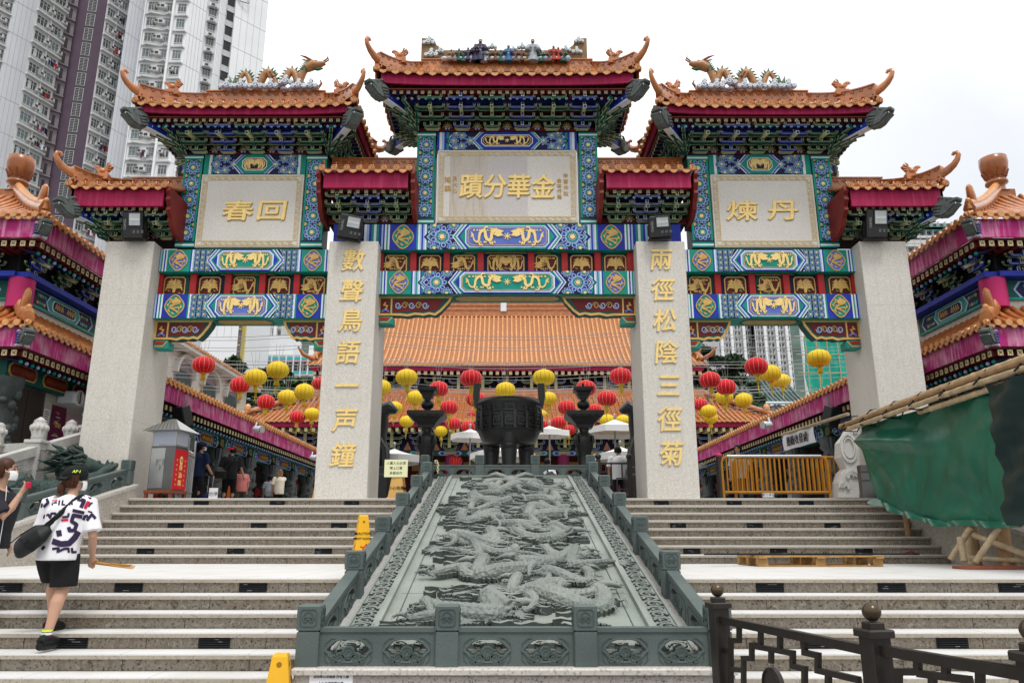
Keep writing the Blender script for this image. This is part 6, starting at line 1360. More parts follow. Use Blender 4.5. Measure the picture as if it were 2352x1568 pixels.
def window_proto(name, w, h, kind):
    m = MB(); m.box(-w/2, w/2, -.02, .0, 0, h, 'glass_dark' if kind != 1 else 'glass_pale')
    m.box(-w/2-.05, w/2+.05, -.10, 0, -.10, -.0, 'frame_white'); m.box(-w/2-.05, w/2+.05, -.07, 0, h, h+.07, 'frame_white')
    for x in (-w/2, -w/6, w/6, w/2): m.box(x-.03, x+.03, -.06, -.015, 0, h, 'frame_white')
    m.box(-w/2, w/2, -.06, -.015, h*.66, h*.66+.05, 'frame_white')
    if kind == 2: m.box(w*.2, w*.2+.04, -.60, -.06, .05, h*.62, 'frame_white'); m.box(w*.2-.01, w*.2, -.58, -.08, .08, h*.6, 'glass_pale')
    if kind == 3: m.box(-w*.3, 0, -.03, -.021, .1, h*.9, 'frame_white')
    return m.build(name, None)
def ac_proto():
    m = MB(); m.box(-.42, .42, -.62, 0, .0, .52, 'ac_white'); m.box(-.36, .12, -.64, -.62, .06, .46, 'vent_dark'); m.box(.16, .36, -.635, -.62, .08, .44, 'frame_white'); m.box(-.5, .5, -.66, 0, -.08, -.02, 'tower_grey'); return m.build('air_conditioner', None)
WP = [window_proto('window', 1.5, 1.45, k) for k in (0, 1, 2, 3)]; AP = ac_proto()
def place(proto, root, p, ang, sc=(1, 1, 1), name=None):
    o = proto.copy(); o.name = name or proto.name.split('.')[0]; COL.objects.link(o); o.parent = root; o.location = Vector(p)-Vector(WL[root.name]); o.rotation_euler = (0, 0, ang); o.scale = sc; return o
rt = random.Random(11)
tw = thing('apartment_tower', 'very tall grey and white apartment tower rising behind the left gateway roofs', 'apartment tower', (-60, 105, 0))
count = {'w': 0}; extra = []; ST_ = MB()
def strip(px0, Y0, px1, Y1, kind, m_wall, zmax=125):
    A = at(px0, 200, Y0); B = at(px1, 200, Y1); A.z = B.z = 0; U = (B-A); L = U.length; U.normalize(); N = Vector((U.y, -U.x, 0)); ang = atan2(U.y, U.x)
    m = MB(); m.add([A, B, B+Z_(zmax), A+Z_(zmax), A*1.06, B*1.06, B*1.06+Z_(zmax), A*1.06+Z_(zmax)], [(0,1,2,3), (1,5,6,2), (5,4,7,6), (4,0,3,7), (3,2,6,7)], m_wall)
    fh = 2.75
    def bx(u0, u1, n0, n1, z0, z1, c): o = A+U*u0+N*n0; m.prism([(0, 0), (u1-u0, 0), (u1-u0, z1-z0), (0, z1-z0)], o+Z_(z0), U, Z3, N, n1-n0, c)
    if kind == 'blank':
        for k in range(14, 33, 2): bx(0, L, 0, .02, k*fh, k*fh+.07, 'tower_joint')
        for k in range(1, 5): bx(L*k/5, L*k/5+.05, 0, .015, 30, 100, 'tower_joint')
    part = m if kind == 'blank' else None
    body = None
    todo = []
    for k in range(15, 32):
        z = k*fh
        if kind == 'win2':
            bx(0, L, 0, .55, z-.12, z+.08, 'frame_white'); bx(L*.5-.08, L*.5+.08, 0, .35, z, z+fh, m_wall)
            for q, f in enumerate((.24, .74)): todo.append(('w', f, z+.75, rt.choice((0, 1, 2, 3)), min(1.2, L*.36/1.5)))
            todo.append(('a', .47, z+.95, 0, .95)); 
            if rt.random() < .3: todo.append(('a', .95, z+.7, 0, .8))
            if rt.random() < .35: todo.append(('l', .72, z+.2, 0, 1))
        elif kind == 'win1':
            bx(0, L, 0, .5, z-.12, z+.08, 'frame_white'); todo.append(('w', .32, z+.7, rt.choice((0, 1, 2)), .9)); todo.append(('a', .66, z+1.15, 0, .9)); todo.append(('w', .84, z+.7, 0, .45))
            if rt.random() < .3: todo.append(('l', .3, z+.1, 0, 1))
        elif kind == 'bay':
            # zigzag bay: ledge polygons
            P = [(0, .05), (L*.17, .75), (L*.46, .25), (L*.60, .85), (L*.66, .2), (L*.97, .5), (L, .05)]
            o = A+Z_(z-.12); m.prism([(u, v) for u, v in P]+[(L, -.1), (0, -.1)], o, U, N, Z3, .22, 'frame_white')
            bx(L*.645, L*.69, 0, .6, z, z+fh, m_wall); bx(0, .12, 0, .4, z, z+fh, m_wall)
            for f, w_ in ((.17, .95), (.52, .75), (.84, .8)): todo.append(('w', f, z+.75, rt.choice((0, 1, 2)), w_))
            todo.append(('a', .33, z+1.15, 0, .9)); todo.append(('a', .44, z+.95, 0, 1.1))
            if rt.random() < .6: todo.append(('a', .78, z+1.3, 0, .8))
            if rt.random() < .3: todo.append(('l', .5, z+.1, 0, 1.2))
        elif kind == 'small':
            todo.append(('w', .5, z+.45, 0, .75)); todo.append(('a', .5, z+1.9, 0, .95)); bx(L*.1, L*.9, 0, .5, z+1.72, z+1.84, 'frame_white')
        elif kind == 'holes': bx(L*.12, L*.88, 0, .03, z+.3, z+1.9, 'vent_dark'); bx(L*.05, L*.95, 0, .12, z+1.9, z+2.1, 'tower_panel')
        elif kind == 'louvre':
            bx(L*.36, L*.66, 0, .06, z+.2, z+2.5, 'frame_white'); bx(L*.38, L*.64, .06, .08, z+.28, z+2.42, 'vent_dark')
            for q in range(7): bx(L*.40, L*.62, .08, .10, z+.4+.28*q, z+.46+.28*q, 'tower_joint')
            bx(L*.505, L*.515, .08, .11, z+.28, z+2.42, 'frame_white')
        elif kind == 'slit':
            bx(L*.3, L*.6, 0, .04, z+.4, z+2.1, 'vent_dark'); bx(0, L, 0, .4, z-.1, z+.06, 'tower_mauve')
    body = m.build('facade', tw)
    for t, f, z, k, sc in todo:
        p = A+U*(L*f)+N*.03+Z_(z)
        if t == 'w':
            if count['w'] < 98 and 18 <= z/fh <= 30.5: place(WP[k], tw, p, ang, (sc, 1, 1), 'window'); count['w'] += 1
            else:
                me = WP[k].data
                Mx = Matrix.Translation(p) @ Matrix.Rotation(ang, 4, 'Z') @ Matrix.Diagonal((sc, 1, 1, 1))
                for pl_ in me.polygons: ST_.add([Mx @ me.vertices[i].co for i in pl_.vertices], [tuple(range(len(pl_.vertices)))], me.materials[pl_.material_index].name)
        elif t == 'a': place(AP, tw, p, ang, (sc, sc, sc), 'air_conditioner')
        else:
            b = MB()
            for q in range(rt.randint(3, 6)):
                u = -.7+.28*q; c = rt.choice(('navy', 'black_cloth', 'white_cloth', 'red', 'pale_blue', 'navy', 'white_paint', 'maroon')); hh = rt.uniform(.5, 1.0)
                o = p+U*u+N*rt.uniform(.75, .95)+Z_(.9-hh); b.prism([(-.12, 0), (.12, 0), (.15, hh), (-.15, hh)], o, U, Z3, N, .03, c)
            b.bar(p-U*.8+N*.86+Z_(.9), p+U*.9+N*.86+Z_(.9), .03, .03, 'frame_white'); b.build('laundry', tw)
strip(-60, 99, -6, 101.5, 'win1', 'tower_grey'); strip(-6, 101.2, 52, 104.2, 'blank', 'tower_panel'); strip(52, 100, 124, 104.5, 'win2', 'tower_grey'); strip(124, 105.5, 148, 106.5, 'slit', 'tower_mauve')
strip(148, 107.2, 217, 108.2, 'louvre', 'tower_purple'); strip(217, 102, 269, 105.2, 'win2', 'tower_grey'); strip(269, 101.5, 310, 104.2, 'blank', 'tower_panel'); strip(310, 101, 413, 101.6, 'bay', 'tower_white')
strip(413, 101.7, 454, 104, 'blank', 'tower_white'); strip(454, 105, 485, 106, 'small', 'tower_white'); strip(485, 104.2, 500, 105, 'blank', 'tower_white'); strip(500, 106, 522, 107, 'holes', 'tower_panel'); strip(522, 105, 599, 109, 'blank', 'tower_white')
m = MB(); A = at(537, 0, 105.6); 
q = [at(548, 0, 105.4), at(556, 8, 105.7), at(573, 12, 106.3), at(572, -8, 106.4)]
m.tube([p+Vector((0, -.4, 0)) for p in q], .14, 'tower_joint', 4, True, False); m.build('wall_emblem', tw)
if ST_.v: stuff(ST_.build('window_rows', tw))
for o in WP+[AP]: bpy.data.objects.remove(o)
def block(name, lb, cat_, px0, px1, pt, Y, depth, m_wall, cells, base=2.4, lean=0, detail=None, style=0):
    A = at(px0, pt, Y); B = at(px1, pt, Y); zt = A.z; root = thing(name, lb, cat_, ((A.x+B.x)/2, Y, base))
    m = MB(); m.box(A.x, B.x, Y, Y+depth, base, zt, m_wall); W_ = B.x-A.x; nx, ny, zlow = cells; fh = (zt-zlow)/ny
    body = m.build('walls', root)
    w = MB()
    for i in range(nx):
        for j in range(ny):
            x = A.x+W_*(i+.5)/nx; z = zlow+fh*j; ww = W_/nx
            if style == 0:
                w.box(x-ww*.30, x+ww*.30, Y-.05, Y, z+fh*.3, z+fh*.85, 'glass_dark' if (i*7+j*3) % 5 else 'glass_pale'); w.box(x-ww*.36, x+ww*.36, Y-.5, Y, z+fh*.05, z+fh*.22, 'frame_white')
                if (i+j) % 2: w.box(x-ww*.1, x+ww*.18, Y-.55, Y, z+fh*.3, z+fh*.5, 'ac_white')
            elif style == 1:
                w.box(x-ww*.5, x+ww*.5, Y-.9, Y, z, z+fh*.3, 'concrete_pale'); w.box(x-ww*.44, x+ww*.44, Y-.06, Y, z+fh*.38, z+fh*.92, 'glass_dark'); w.box(x-ww*.5, x-ww*.46, Y-.9, Y, z, z+fh, 'concrete_pale')
    stuff(w.build('window_rows', root))
    if detail: detail(root, A, B, zt, Y)
    return root
def d1(root, A, B, zt, Y):
    m = MB(); x0 = lerp(A.x, B.x, .73); m.box(x0, B.x+.3, Y-.5, Y, 20, zt, 'yellow_trim'); m.box(x0+.3, B.x-.3, Y-.7, Y-.5, 20, zt, 'tower_mauve')
    for k in range(16): z = zt-2-2.9*k; m.box(x0+.6, B.x-1.2, Y-.8, Y-.7, z-1.5, z, 'glass_dark'); m.box(x0+.8, B.x-.4, Y-1.0, Y-.5, z-2.0, z-1.7, 'yellow_trim'); m.box(B.x-1.7, B.x-.9, Y-1.3, Y-.7, z-.5, z+.1, 'ac_white')
    m.build('window_column', root)
block('apartment_tower', 'blank white tower with one yellow trimmed window column, seen under the left arch', 'apartment tower', 425, 573, 640, 130, 14, 'tower_white', (1, 1, 3), detail=d1, style=2)
def d2(root, A, B, zt, Y):
    m = MB()
    for k in range(4): x = lerp(A.x, B.x, (.0, .26, .52, .8)[k]); m.box(x, x+.9, Y-1.2, Y, 2.4, zt, 'tower_white' if k % 2 else 'tower_panel')
    m.build('wall_fins', root)
block('apartment_tower', 'distant grey white tower of many windows beside the hill under the left arch', 'apartment tower', 574, 657, 640, 240, 20, 'tower_grey', (7, 19, 30), detail=d2)
def d3(root, A, B, zt, Y):
    m = MB()
    for k in range(5): z = zt-.4-2.9*k; m.box(A.x-.2, B.x+.2, Y-1.1, Y-.9, z-.55, z, 'turquoise'); m.box(A.x-.2, B.x+.2, Y-1.1, Y-.95, z-.95, z-.6, 'poster_pink' if k == 0 else 'concrete_pale')
    for k in range(12): x = lerp(A.x, B.x, k/11); m.box(x-.12, x+.12, Y-1.25, Y-1.0, zt-16, zt+.2, 'tower_white')
    m.box(A.x, B.x, Y, Y+12, zt, zt+.3, 'concrete_pale'); m.box(lerp(A.x, B.x, .1), lerp(A.x, B.x, .55), Y+3, Y+9, zt, zt+5, 'tower_white'); m.box(lerp(A.x, B.x, .75), lerp(A.x, B.x, .97), Y+3, Y+9, zt, zt+3, 'tower_white')
    m.build('striped_galleries', root)
block('housing_block', 'low housing block with turquoise striped galleries above the trees, under the left arch', 'housing block', 562, 745, 818, 150, 14, 'concrete_pale', (16, 5, 14), detail=d3, style=1)
def d4(root, A, B, zt, Y):
    m = MB()
    for f in (.02, .16, .33, .47, .62, .78, .92): x = lerp(A.x, B.x, f); m.box(x, x+.7, Y-1.0, Y, 2.4, zt, 'tower_white')
    for f in (.40, .415): x = lerp(A.x, B.x, f+.02); m.box(x, x+.9, Y-1.7, Y-1.5, 2.4, zt, 'vent_dark')
    m.build('wall_fins', root)
block('housing_block', 'tall grey housing slab covered in small windows, seen under the right arch', 'housing block', 1640, 1803, 640, 200, 16, 'tower_grey', (22, 32, 18), detail=d4)
block('white_tower', 'narrow white tower edge standing beside the green scaffold net, right arch', 'apartment tower', 1829, 1850, 640, 110, .8, 'tower_white', (1, 1, 3), style=2)
def d5(root, A, B, zt, Y):
    m = MB()
    for k in range(3): z = zt-1.2-3.0*k; m.box(A.x, B.x, Y-.9, Y-.7, z-.8, z, 'teal' if k % 2 == 0 else 'concrete_pale')
    m.build('green_bands', root)
block('housing_block', 'white and green banded housing block far behind the right pavilion roof', 'housing block', 2040, 2260, 512, 150, 14, 'tower_white', (14, 14, 40), detail=d5, style=1)
# building wrapped in green net
nb = thing('scaffolded_building', 'building wrapped in bright green safety net with bamboo scaffold, under the right arch', 'building', (30, 72, 2.4))
A = at(1845, 775, 72); B = at(1990, 775, 72); m = MB(); m.box(A.x+4.5, B.x, 72.6, 80, 2.4, A.z-1, 'concrete_pale'); m.build('walls', nb)
m = MB(); P = []
for i in range(15):
    z = lerp(2.4, A.z, i/14); P.append([(lerp(A.x, B.x, j/20)+.12*sin(j*1.3+i), 72+.22*sin(j*1.1+i*.6)+.15*sin(i*1.9+j*.3), z+(1.4*sin(pi*j/20)*(i/14)+(.5*sin(j*2.1) if i == 14 else 0))) for j in range(21)])
m.grid(P, 'net_green'); m.build('safety_net', nb); mat('net_green', (.02, .40, .30), .7, var=.2, vscale=.8)
m = MB()
for k in range(7): x = lerp(A.x, B.x, k/6); m.tube([(x, 71.6, 2.4), (x, 71.6, A.z+1.5+(k % 3)*.5)], .06, 'bamboo', 6)
for k in range(8): z = lerp(8, A.z, k/7); m.tube([(A.x-1, 71.55, z), (B.x, 71.55, z)], .05, 'bamboo', 6)
m.build('bamboo_scaffold', nb)
# white monastery building on the left
mb_ = thing('arched_building', 'cream building with arched windows and red tile eaves, left of the lanterns', 'building', (-22, 48, 2.4))
Xw = -20.3; m = MB(); m.box(-34, Xw, 40, 58.5, 2.4, 13.1, 'cream_wall'); m.box(Xw-.02, Xw+.25, 40, 58.5, 9.9, 10.2, 'cream_wall'); m.build('walls', mb_); mat('cream_wall', (.62, .60, .56), .7, var=.1)
m = MB(); kn = MB(); tiles_plane(m, kn, (Xw+.9, 40, 13.2), (Xw+.9, 59.2, 13.2), (-4, 0, .5), lambda f: 1, .10, .42, 3, .1, True); r_ = m.build('roof', mb_); kn.build('tile_ends', r_); m = MB(); m.box(Xw-.1, Xw+.85, 40, 59.2, 12.85, 13.12, 'cream_wall'); m.build('eave_board', r_)
for k in range(4):
    y = 42.5+4.2*k; m = MB()
    for z0_, h in ((10.9, 1.6), (7.2, 1.7)):
        P = [(-1.3, 0), (1.3, 0)]+[(1.3*cos(pi*q/10), h*.35+h*.65*sin(pi*q/10)) for q in range(11)]
        m.prism(P, (Xw, y, z0_), Y3, Z3, X3, .05, 'tower_mauve'); m.ribbon([(1.45*cos(pi*q/10), h*.35+h*.8*sin(pi*q/10)) for q in range(11)], .22, (Xw, y, z0_), Y3, Z3, X3, .3, 'cream_wall'); m.prism([(-1.2, .1), (1.2, .1), (.9, h*.55), (-.9, h*.55)], (Xw+.05, y, z0_), Y3, Z3, X3, .02, 'glass_dark')
    m.build('window', mb_)
lw = thing('annex', 'small cream annex with a red tile edge below the arched building', 'building', (-17, 62, 2.4)); m = MB(); m.box(-24, -17.6, 60, 66, 2.4, 9.0, 'cream_wall'); m.build('walls', lw); m = MB(); kn = MB(); tiles_plane(m, kn, (-16.9, 59.5, 9.1), (-16.9, 66.5, 9.1), (-3.5, 0, 1.2), lambda f: 1, .1, .42, 3, .1); m.box(-17.5, -16.95, 59.5, 66.5, 8.8, 9.05, 'cream_wall'); r_ = m.build('roof', lw); kn.build('tile_ends', r_)
# green roofed hall on the right
gh = thing('green_roofed_hall', 'old hall with a grey green tiled roof and window rows, beyond the right corridor', 'hall', (22, 76, 2.4)); A = at(1700, 925, 75); B = at(1850, 925, 75); zt = at(1700, 873, 80).z
m = MB(); kn = MB(); tiles_plane(m, kn, (A.x, 75, A.z), (B.x, 75, A.z), (0, 5, zt-A.z), lambda f: 1, .15, .42, 3, .2, False, 'tile_green', False); m.box(A.x, B.x, 80, 80.4, zt-.2, zt+.5, 'tile_green'); mat('tile_green', (.10, .145, .135), .45, var=.3, vscale=2)
for k in range(40): x = lerp(A.x, B.x, k/39); m.ball((x, 74.9, A.z), .14, 'white_paint', 6, 5)
r_ = m.build('roof', gh); m = MB(); m.box(A.x+.8, B.x-.8, 76, 84, 2.4, A.z-.1, 'wall_stone')
for k in range(7): x = lerp(A.x+1.5, B.x-1.5, k/6); m.box(x-.6, x+.6, 75.94, 76, A.z-2.4, A.z-.7, 'glass_dark'); m.box(x-.03, x+.03, 75.9, 75.94, A.z-2.4, A.z-.7, 'frame_white'); m.box(x-.6, x+.6, 75.9, 75.94, A.z-1.6, A.z-1.54, 'frame_white'); m.box(x-1.05, x-.8, 75.8, 76, 2.4, A.z-.2, 'concrete_pale')
m.build('walls', gh)
# hills
mat('hill_green', (.075, .12, .10), .9, var=.5, vscale=.012, bump=.6, bscale=.05)
def hill(nm, pts, Y, depth):
    m = MB(); P = []; r = random.Random(3); n = 60
    top = []
    for i in range(n+1):
        t = i/n*(len(pts)-1); k = min(int(t), len(pts)-2); f = t-k; px = lerp(pts[k][0], pts[k+1][0], f); py = lerp(pts[k][1], pts[k+1][1], f); top.append(at(px, py, Y))
    for j in range(14):
        g = j/13; P.append([(p.x*(1-.08*g), Y-depth*g+r.uniform(-10, 10), max(-2, (p.z)*(1-g**1.2)+r.uniform(-9, 9)*(1 if 0 < j < 13 else 0))) for p in top])
    m.grid(P, 'hill_green'); struct(m.build(nm))
hill('hills', [(-400, 1180), (200, 900), (520, 700), (700, 655), (860, 720), (1165, 800), (1500, 760), (1780, 650), (1850, 660), (1960, 720), (2300, 950), (2700, 1180)], 1900, 900)
# trees
mat('leaf_dark', (.020, .048, .020), .7, var=.4, vscale=1.5); mat('leaf_mid', (.045, .095, .030), .7, var=.4, vscale=1.5); mat('leaf_grey', (.045, .070, .045), .75, var=.4, vscale=1.5); mat('leaf_light', (.085, .16, .045), .7, var=.3, vscale=1.5); mat('bark', (.09, .065, .045), .9, var=.4)
def tree(lb, px, py_top, py_bot, wpx, Y, mats, seed, n=900, group='trees behind the court'):
    r = random.Random(seed); T = at(px, py_top, Y); zb_ = at(px, py_bot, Y).z; W_ = abs(at(px+wpx/2, py_bot, Y).x-at(px-wpx/2, py_bot, Y).x)/2; H = T.z-2.4
    root = thing('tree', lb, 'tree', (T.x, Y, 2.4), group); m = MB(); m.tube([(T.x, Y, 2.4), (T.x+.2, Y, 2.4+H*.4), (T.x, Y+.2, 2.4+H*.75)], [.35, .24, .08], 'bark', 8)
    for k in range(7): a = 2*pi*k/7+r.random(); z = 2.4+H*(.35+.06*k); m.tube([(T.x, Y, z), (T.x+W_*.4*cos(a), Y+W_*.4*sin(a), z+H*.12), (T.x+W_*.75*cos(a), Y+W_*.75*sin(a), z+H*.18)], [.13, .08, .03], 'bark', 6)
    m.build('trunk', root); m = MB(); cl = []
    for k in range(26):
        a = r.uniform(0, 2*pi); rr_ = sqrt(r.random()); h = r.random(); wid = sin(pi*min(1, .18+.82*h))**.7*.95+.1
        cl.append((T.x+W_*rr_*wid*cos(a), Y+W_*rr_*wid*sin(a), lerp(zb_, T.z-.3, h), r.uniform(.28, .5)*W_*.62))
    for k in range(int(n*1.7)):
        c = cl[k % 26]; v = Vector((r.gauss(0, 1), r.gauss(0, 1), r.gauss(0, 1))).normalized()*c[3]*r.uniform(.6, 1.05); p = Vector(c[:3])+Vector((v.x, v.y, v.z*.75)); s = r.uniform(.25, .55)*max(1, W_/3.4)
        d1_ = Vector((r.gauss(0, 1), r.gauss(0, 1), r.gauss(0, .6))).normalized(); d2_ = d1_.orthogonal().normalized(); d2_ = (d2_+d1_.cross(d2_)*r.uniform(-1, 1)).normalized()
        m.add([p-d1_*s, p+d2_*s*.55, p+d1_*s, p-d2_*s*.55], [(0, 1, 2, 3)], r.choice(mats))
    m.build('crown', root)
D_, M_2, G_, L_2 = 'leaf_dark', 'leaf_mid', 'leaf_grey', 'leaf_light'
tree('dark slim conifer beside the white tower, leftmost tree under the left arch', 540, 815, 930, 60, 66, (D_, D_, M_2), 1)
tree('broad dark tree behind the yellow lanterns, middle of the left arch', 600, 850, 960, 110, 68, (D_, D_, M_2, L_2), 2, 1500)
tree('dark round tree between the arched building and the striped housing', 650, 845, 950, 90, 74, (D_, M_2, D_), 7, 1100)
tree('bright green tree under the striped housing, beside the left inner pillar', 695, 868, 950, 100, 70, (M_2, D_, L_2), 3, 1400)
tree('tall feathery grey green tree beside the right inner pillar', 1620, 795, 960, 90, 62, (G_, D_, G_), 4, 1900)
tree('wide grey green tree behind the red lanterns, middle of the right arch', 1680, 815, 960, 110, 64, (G_, D_, G_, M_2), 5, 2000)
tree('small bright green tree in front of the green roofed hall', 1722, 920, 990, 55, 58, (M_2, L_2, D_), 6, 700)
# ================================================================ lanterns on wires
mat('lantern_red', (.54, .008, .016), .6, var=.15, vscale=2, spec=.2); mat('lantern_yellow', (.74, .52, .025), .6, var=.15, vscale=2, spec=.2)
mat('lantern_gold', (.60, .36, .08), .4, var=.2); mat('tassel', (.66, .50, .05), .7, var=.2, vscale=9); mat('rib_dark', (.28, .17, .02), .6); mat('rib_pale', (.72, .42, .36), .6)
def lantern_proto(kind):
    t = thing('paper_lantern', '-', 'lantern', (0, 0, 0)); a = .375; h = .29; M1, RB = ('lantern_red', 'rib_pale') if kind == 'red' else ('lantern_yellow', 'rib_dark')
    prof = [(a*max(.22, cos(q)**.75), h*sin(q)) for q in [(-1.32+2.64*i/14) for i in range(15)]]
    m = MB(); N_ = 30; vs = []
    for r_, z in prof:
        for j in range(N_): k = 1-.018*(1 if j % 2 else 0)*min(1, r_/a); vs.append((r_*k*cos(2*pi*j/N_), r_*k*sin(2*pi*j/N_), z))
    m.add(vs, [(i*N_+j, i*N_+(j+1) % N_, (i+1)*N_+(j+1) % N_, (i+1)*N_+j) for i in range(14) for j in range(N_)], M1, True); m.build('body', t)
    m = MB()
    for j in range(0, N_, 2):
        b = 2*pi*j/N_; m.tube([(r_*1.005*cos(b), r_*1.005*sin(b), z) for r_, z in prof[1:-1:2]], .005 if kind == 'red' else .0065, RB, 4, False)
    m.build('ribs', t)
    m = MB(); m.lathe([(.13, -h-.005), (.145, -h+.02), (.16, -h+.055), (.13, -h+.06), (.10, -h)], (0, 0, 0), 'lantern_gold', 18); m.lathe([(.085, h-.01), (.09, h+.02), (.05, h+.03)], (0, 0, 0), 'lantern_gold' if kind == 'red' else M1, 14); m.build('collar', t)
    m = MB(); r = random.Random(1)
    for j in range(14): b = 2*pi*j/14; m.tube([(.05*cos(b), .05*sin(b), -h), (.06*cos(b), .06*sin(b), -h-.10), (.085*cos(b), .085*sin(b), -h-.22-.03*r.random())], [.022, .02, .012], 'tassel', 5)
    for dx in (-.012, .014): m.tube([(dx, 0, -h-.15), (dx*1.5+.01, .01, -h-.35), (dx*2-.02, .0, -h-.55-.08*(dx > 0))], [.012, .011, .008], 'tassel', 5)
    m.build('tassel', t)
    m = MB()
    for dx in (-.05, .0, .05): m.tube([(dx, 0, h), (dx*2.2, 0, h+.30), (dx*2.8, 0, h+.62)], .006, 'wire', 4, False)
    m.build('hanger', t)
    return t
LPR = {'red': lantern_proto('red'), 'yellow': lantern_proto('yellow')}
LN = [  # x, y, width, colour, what singles it out
 (468, 838, 52, 'red', 'highest and leftmost red lantern under the left arch'), (587, 867, 50, 'yellow', 'second yellow lantern from the left under the left arch'), (638, 850, 52, 'yellow', 'highest yellow lantern under the left arch'),
 (551, 884, 46, 'red', 'second red lantern from the left under the left arch'), (611, 923, 40, 'red', 'red lantern below two yellow ones, middle of the left arch'), (660, 912, 44, 'yellow', 'yellow lantern right of a red one, third row of the left arch'),
 (699, 900, 46, 'yellow', 'yellow lantern nearest the inner pillar in the third row, left arch'), (683, 957, 36, 'red', 'small red lantern low in the left arch, left of a yellow one'), (717, 950, 36, 'yellow', 'small yellow lantern low by the inner pillar, left arch'),
 (722, 977, 30, 'red', 'smallest red lantern of the left arch, under a yellow one by the pillar'), (737, 880, 40, 'red', 'red lantern half hidden behind the left inner pillar'),
 (934, 867, 50, 'yellow', 'large yellow lantern at top left of the middle arch'), (1007.6, 893, 45, 'red', 'red lantern above the left candle stand, beside a yellow one'), (1082, 869, 50, 'red', 'large red lantern above the left handle of the cauldron'),
 (1160.7, 896, 47, 'yellow', 'yellow lantern straight above the middle of the cauldron'), (1249, 867, 50, 'yellow', 'large yellow lantern above the right handle of the cauldron'), (1425.6, 864, 50, 'red', 'large red lantern at the top right of the middle arch, by the pillar'),
 (1346, 891, 47, 'red', 'red lantern directly behind the spike of the right candle stand'), (1394, 915, 45, 'red', 'red lantern right of the right candle stand, under a larger red one'), (954.6, 913, 41, 'yellow', 'yellow lantern touching the left candle stand tray on its left'),
 (907, 935.5, 36, 'yellow', 'yellow lantern close to the left inner pillar, middle arch, third row'), (1093, 916.7, 45, 'red', 'red lantern partly hidden by the left handle of the cauldron'), (1031.5, 935.5, 41, 'red', 'red lantern between the left candle stand and the cauldron'),
 (934, 968, 33, 'yellow', 'yellow lantern left of the big tray of the left candle stand'), (918.7, 985, 29, 'red', 'small red lantern above another one by the left inner pillar'), (899, 1004, 29, 'red', 'lowest small red lantern next to the left inner pillar'),
 (949.5, 983, 24, 'yellow', 'small yellow lantern half behind the left candle stand stem'), (1041, 973, 36, 'red', 'red lantern low between the candle stand and the cauldron, upper of two'), (1075, 980, 33, 'red', 'red lantern just left of the cauldron belly'),
 (1012.7, 990, 31, 'yellow', 'small yellow lantern right of the left candle stand stem'), (1259, 915, 40, 'yellow', 'yellow lantern just right of the right cauldron handle'), (1301.5, 935.5, 41, 'red', 'red lantern between the cauldron and the right candle stand, upper row'),
 (1283.4, 969.7, 36, 'red', 'red lantern between the cauldron and the right candle stand, middle row'), (1262, 976.5, 31, 'red', 'small red lantern close to the right flank of the cauldron'), (1307.4, 986.8, 31, 'red', 'small red lantern left of the right candle stand stem'),
 (1395.5, 966, 36, 'yellow', 'yellow lantern right of the right candle stand tray above the parasol'), (878, 889, 40, 'yellow', 'yellow lantern cut by the right edge of the left inner pillar'), (1088, 952.6, 30, 'red', 'small red lantern peeping out left of the cauldron rim'),
 (1243, 952.6, 30, 'yellow', 'small yellow lantern peeping out right of the cauldron rim'), (1366, 940.6, 32, 'red', 'red lantern peeping out behind the right candle stand tray'), (1431, 966, 34, 'yellow', 'pale yellow lantern beside the right inner pillar over the white parasol'),
 (965.6, 942, 28, 'yellow', 'small yellow lantern just above the left candle stand tray'), (1255, 1009, 28, 'red', 'lowest small red lantern right of the cauldron legs'), (1047, 1058, 30, 'red', 'red lantern near the floor behind the top balustrade'),
 (1736.7, 841.5, 52, 'red', 'highest red lantern under the right arch'), (1769.5, 857, 48, 'yellow', 'yellow lantern overlapped by the highest red one, right arch'), (1796, 874, 40, 'yellow', 'smaller yellow lantern behind and right of a larger yellow one, right arch'),
 (1880.6, 822.7, 53, 'yellow', 'large lone yellow lantern in front of the green net'), (1630, 872, 48, 'red', 'red lantern upper left in the right arch'), (1667.6, 888.7, 45, 'red', 'red lantern overlapping the yellow one below it, right arch'),
 (1663.5, 911.6, 42, 'yellow', 'yellow lantern right below a red one, right arch'), (1708, 918.4, 40, 'yellow', 'yellow lantern before the green tiled hall, right arch'), (1609, 928.7, 34, 'red', 'red lantern cut by the right inner pillar'),
 (1628, 944, 36, 'yellow', 'yellow lantern above another yellow one near the right inner pillar'), (1632, 959.4, 33, 'yellow', 'yellow lantern half hidden under a yellow one, right arch'), (1601, 971, 26, 'yellow', 'lowest small yellow lantern beside the right inner pillar')]
rows = {}
for px, py, w, c, lb in LN:
    d = .75*FPX/w; k = tan(PITCH+atan((VY-py)/FPX)); Y = d/(cos(PITCH)+k*sin(PITCH)); p = at(px, py, Y)
    o = dup(LPR[c], p, lb, 'paper lanterns strung over the court'); o.rotation_euler = (rnd.uniform(-.07, .07), rnd.uniform(-.07, .07), rnd.uniform(0, 1)); o.scale = (rnd.uniform(.97, 1.03), 1, rnd.uniform(.93, 1.05))
    if p.z > 5.5: rows.setdefault(round(Y/2.2), []).append(p)
for t in LPR.values():
    for ch in list(t.children): bpy.data.objects.remove(ch)
    bpy.data.objects.remove(t)
